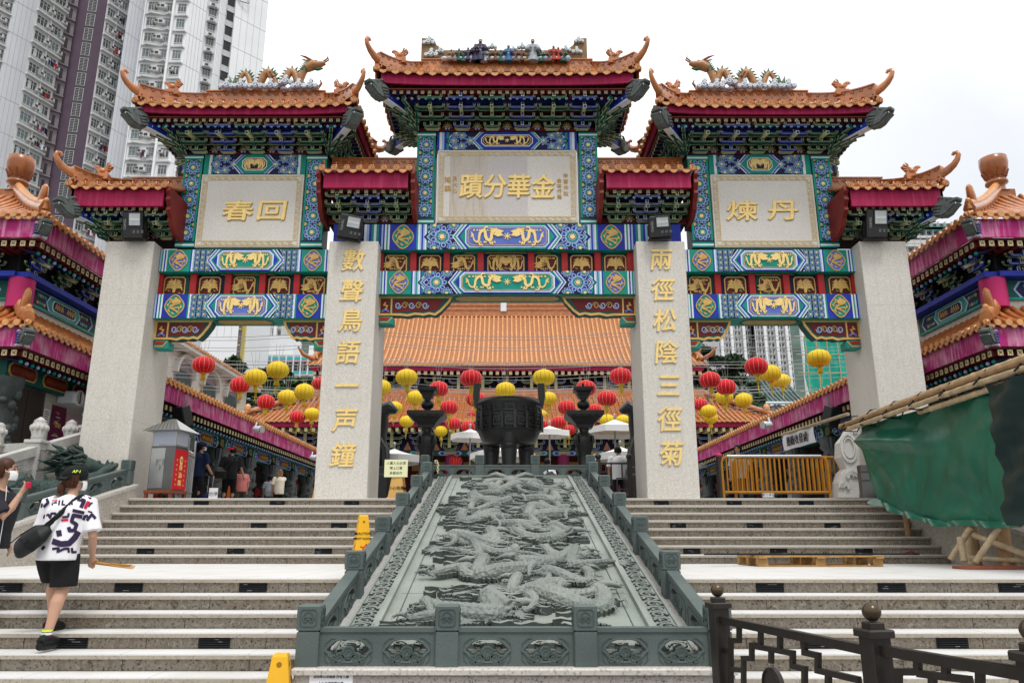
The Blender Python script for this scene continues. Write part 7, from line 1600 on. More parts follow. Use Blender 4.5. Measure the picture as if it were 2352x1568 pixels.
for k, ps in sorted(rows.items()):
    y = sum(p.y for p in ps)/len(ps); z = max(p.z for p in ps)+.93
    for q in range(2):
        m = MB(); pts = [(-15+30*i/24, y+.5*q, z+.25*q-.22*sin(pi*((i % 8)/8))+rnd.uniform(-.02, .02)) for i in range(25)]; m.tube(pts, .010, 'wire', 4, False)
        tag(m.build('wire', None, (0, y, z)), 'thin grey wire stretched across the court to carry lanterns', 'wire', 'wires across the court')
# ================================================================ bronze cauldron, candle stands
t = thing('incense_cauldron', 'huge black bronze incense cauldron with two upright handles on three legs', 'cauldron', (0, 19.6, 2.9))
YD = 19.6; xc = xat(1169, 1000, YD); zr_ = zat(922, YD); zbt = zat(1022, YD); rr0 = abs(xat(1245, 950, YD)-xat(1093, 950, YD))/2
m = MB(); H = zr_-zbt
m.lathe([(rr0*.55, zbt-.02), (rr0*.80, zbt+.06), (rr0*.93, zbt+.28*H), (rr0*.97, zbt+.52*H), (rr0*.95, zbt+.74*H), (rr0*.985, zr_-.14), (rr0, zr_-.12), (rr0, zr_), (rr0*.92, zr_), (rr0*.9, zr_-.1)], (xc, YD, 0), 'bronze_black', 40)
for zz in (.30, .66, .74): m.lathe([(rr0*.965, zbt+zz*H), (rr0*.985, zbt+zz*H+.015), (rr0*.965, zbt+zz*H+.03)], (xc, YD, 0), 'bronze_black', 40)
m.build('bowl', t)
m = MB()
for k in range(-4, 5):
    a = -pi/2+k*.36; o = Vector((xc+rr0*.965*cos(a), YD+rr0*.965*sin(a), zbt+.50*H)); N = Vector((cos(a), sin(a), 0)); U = Vector((-sin(a), cos(a), 0)); s = H*.13
    for w_ in ([(-1.1, 1), (1.1, 1), (1.1, -.9), (-.6, -.9), (-.6, .3), (.5, .3), (.5, -.3), (-.1, -.3)],): m.ribbon([(u*s, v*s) for u, v in w_], s*.24, o, U, Z3, N, .025, 'bronze_black')
    m.ribbon([(u*s*.7, v*s*.5) for u, v in [(-1.1, 1), (1.1, 1), (1.1, -.9), (-.6, -.9), (-.6, .3)]], s*.2, o+Z_(H*.26), U, Z3, N, .02, 'bronze_black')
    m.prism([(-.035, -H*.2), (.035, -H*.2), (.035, H*.18), (-.035, H*.18)], o+U*(rr0*.17), U, Z3, N, .05, 'bronze_black')
m.build('relief_band', t)
for sg in (-1, 1):
    m = MB(); x = xc+sg*rr0*.97
    m.fr([(x-sg*.02, zr_-.14), (x+sg*.02, zr_+.10), (x, zat(886, YD))], .16, YD+.19, .10, 'bronze_black'); m.fr([(x-sg*.02, zr_-.14), (x+sg*.02, zr_+.10), (x, zat(886, YD))], .16, YD-.09, .10, 'bronze_black'); m.box(x-.08, x+.08, YD-.19, YD+.19, zat(890, YD), zat(885, YD)+.02, 'bronze_black'); m.build('handle', t)
for a in (-pi/2, pi*.18, pi*.82):
    m = MB(); x, y = xc+rr0*.62*cos(a), YD+rr0*.62*sin(a); m.tube([(x, y, zbt+.25), (x*1.0, y, zbt), (x, y, 2.9+.3), (x, y, 2.9+.12), (x, y, 2.9)], [.24, .22, .15, .17, .19], 'bronze_black', 14); m.ball((x, y-.12, zbt-.06), (.17, .13, .13), 'bronze_black', 10, 7); m.build('leg', t)
m = MB(); m.bbox(-1.95, 2.07, 17.26, 23.4, 2.40, 2.893, 'granite_grey', .02); tag(m.build('stone_plinth', None, (0, 20, 2.4)), 'low grey stone plinth carrying the black cauldron behind the top balustrade', 'plinth')
def candle_stand(px, lb, spike):
    Y = 19.2; x = xat(px, 950, Y); Zp = lambda py: zat(py, Y); W = lambda w: w*19.4/FPX
    t = thing('candle_stand', lb, 'candle stand', (x, Y, 2.9), 'black bronze candle stands beside the cauldron'); m = MB(); c = (x, Y, 0)
    m.lathe([(W(20), 2.9), (W(24), 2.95), (W(17), 3.0), (W(15), Zp(1040)), (W(19), Zp(1030)), (W(22), Zp(1012)), (W(21), Zp(1000)), (W(10), Zp(992)), (W(12), Zp(984)), (W(17), Zp(978))], c, 'soot', 24)
    for k in range(4): a = pi/4+pi/2*k; m.tube([(x+W(17)*cos(a), Y+W(17)*sin(a), Zp(1022)), (x+W(26)*cos(a), Y+W(26)*sin(a), Zp(1016)), (x+W(25)*cos(a), Y+W(25)*sin(a), Zp(1005)), (x+W(18)*cos(a), Y+W(18)*sin(a), Zp(1003))], .04, 'soot', 6)
    m.build('base', t)
    for z0, z1, w0, w1 in ((Zp(984), Zp(948), W(18), W(42)), (Zp(915), Zp(891), W(11), W(22))):
        m = MB(); h = z1-z0
        def sq(w, z): return [(x-w, Y-w, z), (x+w, Y-w, z), (x+w, Y+w, z), (x-w, Y+w, z)]
        vs = sq(w0, z0)+sq(w0*1.1, z0+h*.2)+sq(w1*.72, z0+h*.5)+sq(w1*.82, z0+h*.6)+sq(w1*.9, z0+h*.62)+sq(w1, z0+h*.78)+sq(w1, z1)+sq(w1*.9, z1)+sq(w1*.85, z1-h*.2)
        m.add(vs, [(4*i+j, 4*i+(j+1) % 4, 4*i+4+(j+1) % 4, 4*i+4+j) for i in range(8) for j in range(4)]+[(0, 3, 2, 1), (32, 33, 34, 35)], 'soot')
        for k in range(5):
            u = -w1*.8+w1*.4*k; m.fr([(x+u-.04, z0+h*.72), (x+u+.04, z0+h*.72)], .03, Y-w1*.93, .02, 'soot')
        m.build('tray', t)
    m = MB(); m.lathe([(W(8), Zp(950)), (W(9), Zp(946)), (W(6), Zp(941)), (W(13), Zp(936)), (W(15), Zp(929)), (W(13), Zp(923)), (W(7), Zp(918)), (W(10), Zp(914))], c, 'soot', 20); m.build('bulb', t)
    if spike: m = MB(); m.tube([(x, Y, Zp(892)), (x, Y, Zp(880))], [.05, .03], 'soot', 8); m.build('spike', t)
candle_stand(981.5, 'black bronze candle stand left of the cauldron', False); candle_stand(1340.5, 'black bronze candle stand with a spike, right of the cauldron', True)
def bronze_beast(px, lb, fl):
    Y = 21.0; x = xat(px, 1000, Y); t = thing('bronze_statue', lb, 'statue', (x, Y, 2.4)); m = MB(); m.bbox(x-.45, x+.45, Y-.5, Y+.5, 2.4, 3.3, 'bronze_black', .05); m.bbox(x-.38, x+.38, Y-.4, Y+.4, 3.3, 3.5, 'bronze_black', .04); m.build('pedestal', t)
    m = MB(); z = 3.5
    m.tube([(x-fl*.1, Y+.2, z+.1), (x-fl*.08, Y+.05, z+.7), (x+fl*.05, Y-.1, z+1.2), (x+fl*.12, Y-.15, z+1.5), (x+fl*.36, Y-.2, z+1.62), (x+fl*.55, Y-.2, z+1.5)], [.30, .33, .28, .24, .2, .08], 'bronze_black', 12)
    for sg in (-1, 1): m.tube([(x+.05*sg, Y-.1+.12*sg, z+.9), (x+fl*.25, Y+.16*sg-.1, z+.45), (x+fl*.28, Y+.16*sg-.1, z)], [.13, .11, .10], 'bronze_black', 8); m.tube([(x+fl*.1, Y-.15+.12*sg, z+1.7), (x-fl*.1, Y-.1+.18*sg, z+1.95), (x-fl*.3, Y+.2*sg, z+1.9)], [.06, .05, .02], 'bronze_black', 6)
    for k in range(6): m.tube([(x-fl*.1, Y, z+1.0+.12*k), (x-fl*.4, Y+.1, z+1.0+.15*k), (x-fl*.5, Y+.1, z+.8+.16*k)], [.10, .08, .02], 'bronze_black', 6)
    m.build('body', t)
bronze_beast(866, 'dark bronze mythical beast statue beside the left inner pillar', 1); bronze_beast(1470, 'dark bronze mythical beast statue beside the right inner pillar', -1)
def parasol(px, py, wpx, Y, lb, rot=.4, tilt=0.):
    p = at(px, py, Y); r = wpx/2*(Y*.97+.8)/FPX; t = thing('parasol', lb, 'parasol', (p.x, Y, 2.4), 'white parasols in the court'); m = MB(); n = 8; zc = p.z; hh = r*.30
    Pn = [[Vector((p.x+r*f*cos(rot+2*pi*j/n)*(1+.13*(j % 2)), Y+r*f*sin(rot+2*pi*j/n)*(1+.13*(j % 2)), zc+hh*(1-f)+tilt*f*cos(rot+2*pi*j/n)*r-.05*sin(pi*f)*r)) for j in range(n+1)] for f in (.03, .35, .7, 1)]
    m.grid(Pn, 'parasol_white', False); m.grid([Pn[3], [q-Z_(.20) for q in Pn[3]]], 'parasol_white', False); m.build('canopy', t)
    m = MB(); m.grid([[q-Z_(.03) for q in row] for row in Pn], 'parasol_under', False); m.build('lining', t)
    m = MB(); m.tube([(p.x, Y, 2.4), (p.x, Y, zc+hh+.12)], .03, 'steel', 8); m.ball((p.x, Y, zc+hh+.14), .05, 'steel', 8, 6); m.build('pole', t)
mat('parasol_white', (.80, .80, .79), .8, var=.05); mat('parasol_under', (.45, .36, .27), .8)
parasol(1412, 985, 150, 25.0, 'large white parasol above a brown lining by the right inner pillar'); parasol(1262, 990, 85, 27, 'white parasol showing at the right flank of the cauldron'); parasol(1080, 998, 90, 27, 'white parasol showing at the left flank of the cauldron', .2)
parasol(905, 1048, 120, 22, 'low white parasol beside the left inner pillar, above the yellow notice', .3); parasol(1155, 1042, 150, 26, 'white parasol seen between the legs of the cauldron', .1); parasol(1425, 1042, 110, 22.5, 'low white parasol near the right inner pillar, behind a man in white', .6)
# dark lattice railings on the terrace
def lattice_rail(x0, x1, Y, z0, h, lb):
    t = thing('lattice_railing', lb, 'railing', ((x0+x1)/2, Y, z0)); n = max(1, round((x1-x0)/1.1))
    for k in range(n+1):
        x = lerp(x0, x1, k/n); m = MB(); m.bbox(x-.05, x+.05, Y-.05, Y+.05, z0, z0+h, 'iron', .01); m.ball((x, Y, z0+h+.06), .07, 'iron', 10, 8); m.build('post', t)
    for k in range(n):
        a, b = lerp(x0, x1, k/n)+.05, lerp(x0, x1, (k+1)/n)-.05; m = MB()
        for f in (.12, .9): m.box(a, b, Y-.02, Y+.02, z0+h*f-.02, z0+h*f+.02, 'iron')
        for P in ([(.2, .12), (.2, .4), (.4, .4), (.4, .9)], [(.6, .12), (.6, .55), (.8, .55), (.8, .9)], [(.0, .6), (.4, .6)], [(.6, .3), (1, .3)], [(.2, .9), (.2, .7), (0, .7)]): m.ribbon([(a+(b-a)*u, z0+h*v) for u, v in P], .03, (0, Y+.01, 0), X3, Z3, (0,-1,0), .02, 'iron')
        m.build('lattice', t)
lattice_rail(2.05, 2.75, 17.3, 2.4, .95, 'dark lattice railing between the ramp top and the right inner pillar'); lattice_rail(-1.6, 1.7, 24.0, 2.4, .95, 'dark lattice railing with ball posts behind the cauldron')
# ================================================================ left of the stairs head: box, fence, notices
t = thing('donation_box', 'steel donation box with a pitched lid and a red front panel on a wooden stool', 'donation box', (-7.1, 16.0, 2.4))
bx_ = at(368, 1148, 15.95); M_ = Matrix.Translation((bx_.x, 16.15, 2.4)) @ Matrix.Rotation(-.14, 4, 'Z')
w, d = .27, .25; sc = .60
def T(mb): mb.M = M_; return mb
m = T(MB()); m.bbox(-w, w, -d, d, .18, 1.08, 'steel_dark', .008); m.box(-w-.012, w+.012, -d-.012, d+.012, 1.08, 1.10, 'steel'); m.M = None; m.build('cabinet', t)
m = T(MB()); m.box(-w+.02, .06, -d-.008, -d-.001, .22, 1.04, 'steel'); m.box(-.12, .04, -d-.03, -d-.008, .80, .815, 'steel'); m.box(-.12, -.10, -d-.04, -d-.008, .70, .81, 'steel'); m.box(.02, .04, -d-.04, -d-.008, .70, .81, 'steel'); m.box(-.05, -.02, -d-.04, -d-.01, .60, .69, 'steel'); m.M = None
m.build('door', t)
m = T(MB()); m.box(w+.002, w+.014, -d+.01, d-.01, .20, 1.02, 'sign_red'); m.M = None; p = m.build('red_panel', t); mat('sign_red', (.52, .012, .02), .45, var=.15)
m = T(MB())
for c, z in zip('香油箱', (.66, .50, .34)): m.text(c, (w+.014, 0, z), .13, 'gold_leaf', U=(0,1,0), V=(0,0,1), N=(1,0,0), d=.003, bold=.012)
for q in range(6):
    for sy in (-.15, .15): m.box(w+.014, w+.016, sy-.018, sy+.018, .28+.10*q, .32+.10*q, 'gold')
m.prism([(.06*cos(q*pi/8), .80+.09*sin(q*pi/8)) for q in range(16)], (w+.014, 0, .0), (0,1,0), Z3, (1,0,0), .002, 'gold_leaf'); m.text('捐', (w+.017, 0, .80), .09, 'sign_red', U=(0,1,0), V=(0,0,1), N=(1,0,0), d=.002); m.M = None; m.build('lettering', p)
m = T(MB())
for sx in (-1, 1):
    for sy in (-1, 1): m.box(sx*(w-.01)-.012, sx*(w-.01)+.012, sy*(d-.01)-.012, sy*(d-.01)+.012, 1.10, 1.42, 'steel')
m.M = None; m.build('lid_posts', t)
m = T(MB())
for a in ((-w+.01, w-.01, -d+.008, -d+.012), (-w+.01, w-.01, d-.012, d-.008)): m.box(*a, 1.11, 1.40, 'clear_pane')
m.box(w-.012, w-.008, -d+.01, d-.01, 1.11, 1.40, 'clear_pane'); m.M = None; m.build('glass_pane', t); mat('clear_pane', (.30, .33, .40), .08, spec=.8)
m = T(MB()); e = .42; f = .40; vs = [(-e, -f, 1.40), (e, -f, 1.40), (e, f, 1.40), (-e, f, 1.40), (-.06, 0, 1.68), (.06, 0, 1.68)]
m.add(vs, [(0, 1, 5, 4), (1, 2, 5), (2, 3, 4, 5), (3, 0, 4), (3, 2, 1, 0)], 'steel')
for q in range(5):
    z = q/5
    for k in range(9-q): x = -e*(1-z*.85)+(2*e*(1-z*.85))*(k+.5)/(9-q); m.bar((x, -f*(1-z), 1.405+.28*z), (x*.9, -f*(1-z-.2), 1.405+.28*(z+.2)), .008, .006, 'steel_dark')
m.M = None; m.build('lid_roof', t)
m = T(MB())
for sx in (-1, 1):
    for sy in (-1, 1): m.box(sx*w-.03, sx*w+.03, sy*d-.03, sy*d+.03, 0, .14, 'stool_red')
m.box(-w-.04, w+.04, -d-.04, d+.04, .12, .18, 'stool_red'); m.M = None; m.build('stool', t); mat('stool_red', (.20, .06, .03), .5, var=.3)
t = thing('steel_barrier', 'stainless steel folding barrier standing beside the red donation box', 'barrier', (-6.6, 16.3, 2.4))
for k in range(9):
    y = 16.2+.16*k; x = xat(408, 1100, 16.2)-.028*k; h = (1.35 if k in (4, 8) else 1.08); m = MB(); m.tube([(x, y, 2.4), (x, y, 2.4+h)], .028 if k in (4, 8) else .018, 'steel', 8); m.ball((x, y, 2.4+h), .03, 'steel', 8, 6); m.build('upright', t)
m = MB(); x = xat(408, 1100, 16.2); m.bar((x, 16.2, 3.4), (x-.22, 17.5, 3.4), .03, .03, 'steel'); m.bar((x, 16.2, 2.6), (x-.22, 17.5, 2.6), .03, .03, 'steel'); m.build('rail', t)
def floor_cone(lb, x, y, z, h, rz, tone='cone_yellow', words=None, sc=1.):
    t = thing('wet_floor_sign', lb, 'floor sign', (x, y, z)); M_ = Matrix.Translation((x, y, z)) @ Matrix.Rotation(rz, 4, 'Z')
    def sq(w, zz): return [(-w, -w, zz), (w, -w, zz), (w, w, zz), (-w, w, zz)]
    m = MB(); m.M = M_; a, b = .145*sc, .062*sc
    vs = sq(a, 0)+sq(a, .03)+sq(a*.9, .04)+sq(b, h-.02)+sq(b*.85, h); m.add(vs, [(4*i+j, 4*i+(j+1) % 4, 4*i+4+(j+1) % 4, 4*i+4+j) for i in range(4) for j in range(4)]+[(16, 17, 18, 19), (3, 2, 1, 0)], tone); m.M = None; m.build('body', t)
    m = MB(); m.M = M_
    for q in range(4):
        R_ = Matrix.Rotation(q*pi/2, 4, 'Z'); m.M = M_ @ R_; s = (a*.9-b)/(h-.06); V = Vector((0, s, 1)).normalized(); Nn = Vector((0, -1, s)).normalized()
        zz = h*.86; o = Vector((0, -(b+s*(h-.02-zz)), zz)); m.prism([(.022*cos(k*pi/5), .022*sin(k*pi/5)) for k in range(10)], o, X3, V, Nn, .002, 'cone_hole')
        for line, f, sz in (words or ()):
            zz = h*f; o = Vector((0, -(b+s*(h-.02-zz))-.001, zz)); m.text(line, o, sz, 'black_cloth', U=X3, V=V, N=Nn, d=.002, bold=.006)
        if words and len(words) > 1 and words[0][0] == 'CAUTION':
            zz = h*.34; o = Vector((0, -(b+s*(h-.02-zz))-.001, zz)); m.ribbon([(-.05, .02), (0, 0), (.04, .035)], .016, o, X3, V, Nn, .003, 'sign_red'); m.ribbon([(0, 0), (-.01, -.05), (.03, -.08)], .016, o, X3, V, Nn, .003, 'sign_red'); m.prism([(.05+.014*cos(k*pi/4), .05+.014*sin(k*pi/4)) for k in range(8)], o, X3, V, Nn, .003, 'sign_red')
    m.M = None; m.build('print', t)
mat('cone_yellow', (.78, .42, .025), .4, var=.1); mat('cone_tan', (.52, .31, .09), .5, var=.15); mat('cone_hole', (.28, .14, .01), .7)
p = at(646, 1500, 6.72); floor_cone('plain yellow warning cone cut by the lower edge, left of the granite ramp base', p.x, 6.72, .152, p.z-.15, .12)
p = at(843, 1183, 12.9); floor_cone('yellow wet floor cone on the stair landing against the left ramp balustrade', p.x-.06, 12.9, 1.205, p.z-1.2, .35, 'cone_yellow', [('CAUTION', .62, .055), ('WET FLOOR', .52, .048)], 1.15)
p = at(911, 1137, 15.98); floor_cone('tan wet floor cone at the stair head under a pale yellow paper notice', p.x+.02, 15.98, 2.402, .70, -.1, 'cone_tan', [('小心地滑', .30, .08)], 1.25)
def sheet(lb, px0, px1, py0, py1, Y, col, lines, sz, name='paper_notice', ex=0., tilt=0.):
    a = at(px0, py1, Y); b = at(px1, py0, Y); m = MB(); t = thing(name, lb, 'notice', ((a.x+b.x)/2, Y, a.z)); m.bbox(a.x, b.x, Y, Y+.012, a.z, b.z, col, .002); m.build('sheet', t); m = MB(); n = len(lines)
    for i, l in enumerate(lines): m.text(l, ((a.x+b.x)/2+ex, Y-.001, lerp(b.z, a.z, (i+.75)/(n+.5))), sz, 'grille', d=.002, bold=.008 if sz > .1 else 0)
    m.build('lettering', t); return t
mat('paper_yellow', (.68, .68, .42), .8)
sheet('pale yellow mask notice fixed above the tan wet floor cone', 882, 937, 1055, 1095, 15.85, 'paper_yellow', ['入園人士必須', '帶上口罩', '多謝合作'], .066)
sheet('white health notice stuck low on the granite ramp base, cut by the lower edge', 709, 811, 1542, 1580, 6.752, 'white_cloth', ['為保障公眾健康 所有入園', '人士必須佩戴口罩'], .026)
t = thing('wet_floor_sign', 'orange folding sign peeping out left of the left inner pillar', 'floor sign', (-4.2, 16.6, 2.4)); m = MB(); a = at(716, 1142, 16.6); b = at(725, 1060, 16.6); m.prism([(0, 0), (.30, 0), (.24, b.z-2.4), (.13, b.z-2.4)], (a.x, 16.6, 2.402), X3, Z3, (0,-1,0), .02, 'cone_yellow'); m.prism([(0, 0), (.30, 0), (.24, .03), (.05, .03)], (a.x, 16.9, 2.402), X3, Z3, (0,-1,0), .3, 'cone_yellow'); m.build('board', t); m = MB(); m.text('S', (a.x+.06, 16.578, 2.75), .12, 'sign_red', d=.003, bold=.012); m.build('lettering', t)
t = thing('plastic_chain', 'yellow plastic chain hanging from the top left ramp post', 'chain', at(1003, 1060, 16.9)); m = MB(); p0 = at(1000, 1060, 16.9)
for k in range(7): c = p0+Vector((.03*min(k, 2), -.02, -.045*max(0, k-1))); m.tube([c+Vector((.022*cos(q*pi/4)*(1 if k % 2 else .4), .022*cos(q*pi/4)*(0 if k % 2 else .9), .033*sin(q*pi/4))) for q in range(9)], .007, 'paper_yellow', 5, False)
m.build('links', t)
# ================================================================ floodlights on the pillars
def flood(px, py, Y, w, h, lb, yaw, roll=0):
    p = at(px, py, Y); t = thing('floodlight', lb, 'floodlight', p, 'black floodlights on the gateway pillars'); M_ = Matrix.Translation(p) @ Matrix.Rotation(yaw, 4, 'Z') @ Matrix.Rotation(roll, 4, 'Y') @ Matrix.Rotation(.22, 4, 'X')
    m = MB(); m.M = M_; m.bbox(-w/2, w/2, -.14, .16, -h/2, h/2, 'soot', .025); m.box(-w*.5-.03, -w*.5, -.03, .05, -h*.4, h*.1, 'iron'); m.box(w*.5, w*.5+.03, -.03, .05, -h*.4, h*.1, 'iron')
    for k in range(5): m.box(-w*.42+w*.2*k, -w*.42+w*.2*k+.02, .16, .21, -h*.4, h*.4, 'soot')
    m.M = None; m.build('housing', t); m = MB(); m.M = M_; a0, a1, b0, b1 = -w*.16, w*.44, -h*.06, h*.44
    m.box(a0, a1, -.150, -.140, b0, b1, 'lens'); m.box(a0+.02, a1-.02, -.154, -.150, b0+(b1-b0)*.38, b0+(b1-b0)*.58, 'frame_white'); m.M = None; m.build('lens', t); m = MB(); m.M = M_
    m.fr([(a0, b0), (a1, b0), (a1, b1), (a0, b1)], .02, -.140, .016, 'soot', True); m.text('TEMPO', (-w*.36, -.142, 0), .075, 'steel', U=(0,0,-1), V=(1,0,0), N=(0,-1,0), d=.003)
    for k in range(3): m.box(w*.05+.09*k, w*.05+.09*k+.05, -.145, -.140, -h*.34, -h*.22, 'steel_dark')
    m.M = None; m.build('front_frame', t); m = MB(); m.M = M_; m.box(-w*.5-.03, w*.5+.03, -.03, .05, -h*.5-.06, -h*.5-.02, 'iron'); m.M = None; z0 = zat(554, YP)+.004; m.bar((p.x, p.y, z0), (p.x, p.y, p.z-h/2), .06, .06, 'iron'); m.build('bracket', t)
mat('lens', (.48, .52, .53), .12, var=.3, vscale=5, spec=.8)
flood(310, 518, 15.6, .44, .58, 'black floodlight on top of the left outer pillar', .0); flood(805, 522, 15.6, .48, .50, 'black floodlight tilted on top of the left inner pillar', .15, .14); flood(1514, 522, 15.6, .46, .46, 'black floodlight on top of the right inner pillar', -.12, -.03); flood(2009, 514, 15.6, .46, .62, 'black floodlight on top of the right outer pillar', .0)
# ================================================================ right side: barriers, banner, drum stone, pallet
mat('barrier_orange', (.38, .165, .016), .45, var=.25, vscale=6, stain=(9, .5, (.30, .11, .015)))
def barrier(lb, px0, px1, pyt, pyb, Y, ang, gal=False, n=14):
    a = at(px0, pyb, Y); b = at(px1, pyt, Y); t = thing('crowd_barrier', lb, 'barrier', ((a.x+b.x)/2, Y, 2.4)); L = b.x-a.x; z0 = a.z; z1 = b.z; U = Vector((cos(ang), sin(ang), 0)); o = Vector((a.x, Y, 0)); m = MB(); r = .06
    F = [(0, z0-.12), (0, z1-r*2), (r*.6, z1-r*.6), (r*2, z1), (L-r*2, z1), (L-r*.6, z1-r*.6), (L, z1-r*2), (L, z0-.12)]; m.tube([o+U*u+Z_(v) for u, v in F], .032, 'barrier_orange', 8); m.tube([o+U*.03+Z_(z0), o+U*(L-.03)+Z_(z0)], .028, 'barrier_orange', 8); m.build('frame', t)
    if gal: m = MB(); m.tube([o+U*(r*2)+Z_(z1+.006)+Vector((0, -.004, 0)), o+U*(L-r*2)+Z_(z1+.006)+Vector((0, -.004, 0))], .034, 'steel', 8); m.build('worn_top_rail', t)
    for k in range(n): m = MB(); u = L*(k+1)/(n+1); m.tube([o+U*u+Z_(z0), o+U*u+Z_(z1-.02)], .019, 'barrier_orange', 6); m.build('bar', t)
    m = MB()
    for u in (.05, L-.05): m.bar(o+U*u+Vector((0, -.25, z0-.17)), o+U*u+Vector((0, .25, z0-.17)), .04, .03, 'barrier_orange')
    m.build('foot', t)
barrier('front orange crowd barrier with a worn grey top rail at the right stair head', 1662, 1898, 1048, 1130, 16.45, .0, True, 21); barrier('second orange crowd barrier standing right behind the front one', 1690, 1925, 1050, 1131, 16.75, .0, False, 22)
p = at(1651, 1050, 16.5); t = thing('bollard_post', 'dark post with a pink ball cap at the left end of the orange barrier', 'post', (p.x, 16.5, 2.4)); m = MB(); m.tube([(p.x, 16.5, 2.4), (p.x, 16.5, p.z+.02)], .07, 'iron', 10); m.build('shaft', t); m = MB(); m.ball((p.x, 16.5, p.z+.04), (.075, .075, .055), 'magenta_col', 12, 8); m.build('cap', t)
t = thing('banner', 'white cloth banner with brushed black characters hung before the right corridor', 'banner', at(1835, 1000, 19.6)); A = at(1798, 1000, 21.2); B = at(1869, 978, 18.7); D_0 = at(1803, 1035, 21.2).z; D_1 = at(1872, 1015, 18.7).z; U = (B-A); U.z = 0; L = U.length; U.normalize(); N = Vector((U.y, -U.x, 0)); P = []
for j in range(6): P.append([A.lerp(B, i/12)*1+Z_(-(lerp(A.z-D_0, B.z-D_1, i/12))*j/5)+N*(.02*sin(i*1.1+j*.7)) for i in range(13)])
m = MB(); m.grid(P, 'white_cloth'); m.build('cloth', t); m = MB(); zc = (A.z+D_0+B.z+D_1)/4; sl = (B.z-A.z)/L; o = A+N*.035
for i, c in enumerate('靈籤收發處'): f = .22+.14*i; q = A.lerp(B, f); q.z -= lerp(A.z-D_0, B.z-D_1, f)/2; m.text(c, q+N*.04, .27, 'black_cloth', U=U+Z_(sl), V=Z3, N=N, d=.003, bold=.014, sx=1.2)
m.build('lettering', t); m = MB(); m.tube([A-U*.1+Z_(.03), B+U*2.2+Z_(.03+sl*2.2)], .04, 'bamboo', 6); m.build('bamboo_pole', t)
t = thing('drum_stone', 'carved grey drum stone leaning against the right outer pillar beside the barrier', 'carved stone', at(1950, 1140, 16.2)); YD2 = 16.2; Wp = lambda x, y: (xat(x, y, YD2), zat(y, YD2)); m = MB()
out_ = [Wp(*q) for q in ((1925, 1142), (1927, 1108), (1935, 1085), (1945, 1075), (1932, 1050), (1933, 1015), (1945, 1000), (1953, 985), (1968, 978), (1974, 990), (1974, 1142))]
m.fp(out_, YD2+.35, .35, 'lotus_stone'); m.build('slab', t); m = MB(); cx, cz2 = Wp(1949, 1028); rx = abs(Wp(1966, 1028)[0]-cx); rz = rx*1.85
for s_, w_ in ((1.0, .05), (.72, .025)): m.fr([(cx+rx*s_*cos(q*pi/14), cz2+rz*s_*sin(q*pi/14)) for q in range(28)], w_, YD2, .035, 'lotus_stone', True)
for q in range(26): m.ball((cx+rx*.86*cos(q*pi/13), YD2-.01, cz2+rz*.86*sin(q*pi/13)), .018, 'lotus_stone', 6, 5)
for (a, b), r_, fl in ((Wp(1952, 1095), .18, 1), (Wp(1944, 1120), .16, -1), (Wp(1958, 995), .10, 1)):
    for k in range(3): m.fr(swirl((a, b), r_*(1-.28*k), .62, 14, fl), .028, YD2, .04, 'lotus_stone')
m.build('relief', t)
t = thing('pallet', 'wooden pallet lying on the right stair landing', 'pallet', (4.3, 12.6, 1.2)); yA = 12.05; a = at(1800, 1301, yA); b = at(2033, 1299, yA); zz = 1.202; x0, x1 = a.x-.36, b.x; dY = 1.15
for j in range(3): m = MB(); y = yA+.05+j*(dY-.15)/2; m.box(x0, x1, y, y+.10, zz, zz+.022, 'wood_pallet'); m.build('bottom_board', t)
for j in range(3):
    for i in range(3): m = MB(); x = lerp(x0, x1-.15, i/2); y = yA+.05+j*(dY-.15)/2; m.bbox(x, x+.15, y, y+.12, zz+.022, zz+.12, 'wood_pallet', .004); m.build('block', t)
for i in range(3): m = MB(); x = lerp(x0, x1-.12, i/2); m.box(x, x+.12, yA, yA+dY, zz+.12, zz+.14, 'wood_pallet'); m.build('stringer', t)
for j in range(7): m = MB(); y = yA+(dY-.11)*j/6; m.box(x0, x1, y, y+.105, zz+.14, zz+.162, 'wood_pallet'); m.build('top_board', t)
for k, (dx, yy) in enumerate(((-.75, .30), (-.55, .42), (-.2, .36))):
    m = MB(); t2 = thing('metal_strip', ('longest black metal strip lying across the pallet, sticking out left', 'middle black metal strip lying on the pallet', 'rearmost black metal strip on the pallet, sticking out right')[k], 'strip', (x0, yA+yy, zz+.17)); m.box(x0+dx, x1+.2+dx*.3+.3*k, yA+yy, yA+yy+.05, zz+.164, zz+.19, 'grille')
    m.build('strip', t2); m = MB()
    for q in range(4): x = x0+dx+.35+.5*q; m.box(x, x+.015, yA+yy-.004, yA+yy, zz+.165, zz+.215, 'grille')
    m.build('clips', t2)
# ================================================================ bamboo shed with green tarpaulin
mat('tarp_green', (.004, .125, .072), .33, var=.4, vscale=1.6, bump=.55, bscale=4.5, spec=.45); mat('tarp_dark', (.012, .03, .028), .4, var=.4, vscale=2)
sh = thing('bamboo_shed', 'bamboo lean-to shed hung with a green tarpaulin over the right of the stairs', 'shed', (7.2, 12, 1.2))
def pole(pts, r, name, mt='bamboo', lab=None):
    m = MB(); pts = [Vector(p) for p in pts]; L = (pts[-1]-pts[0]).length; n = max(4, int(L/.28)); P = []; rs = []
    for i in range(n+1):
        t = i/n*(len(pts)-1); k = min(int(t), len(pts)-2); p = pts[k].lerp(pts[k+1], t-k); P += [p, p+(pts[-1]-pts[0]).normalized()*.02]; rs += [r*1.0, r*1.10]
        P.append(p+(pts[-1]-pts[0]).normalized()*.04); rs.append(r*.98)
    m.tube(P, rs, mt, 8); return m.build(name, sh)
XE = 6.72; ZE_ = 3.82; rs_ = random.Random(6)
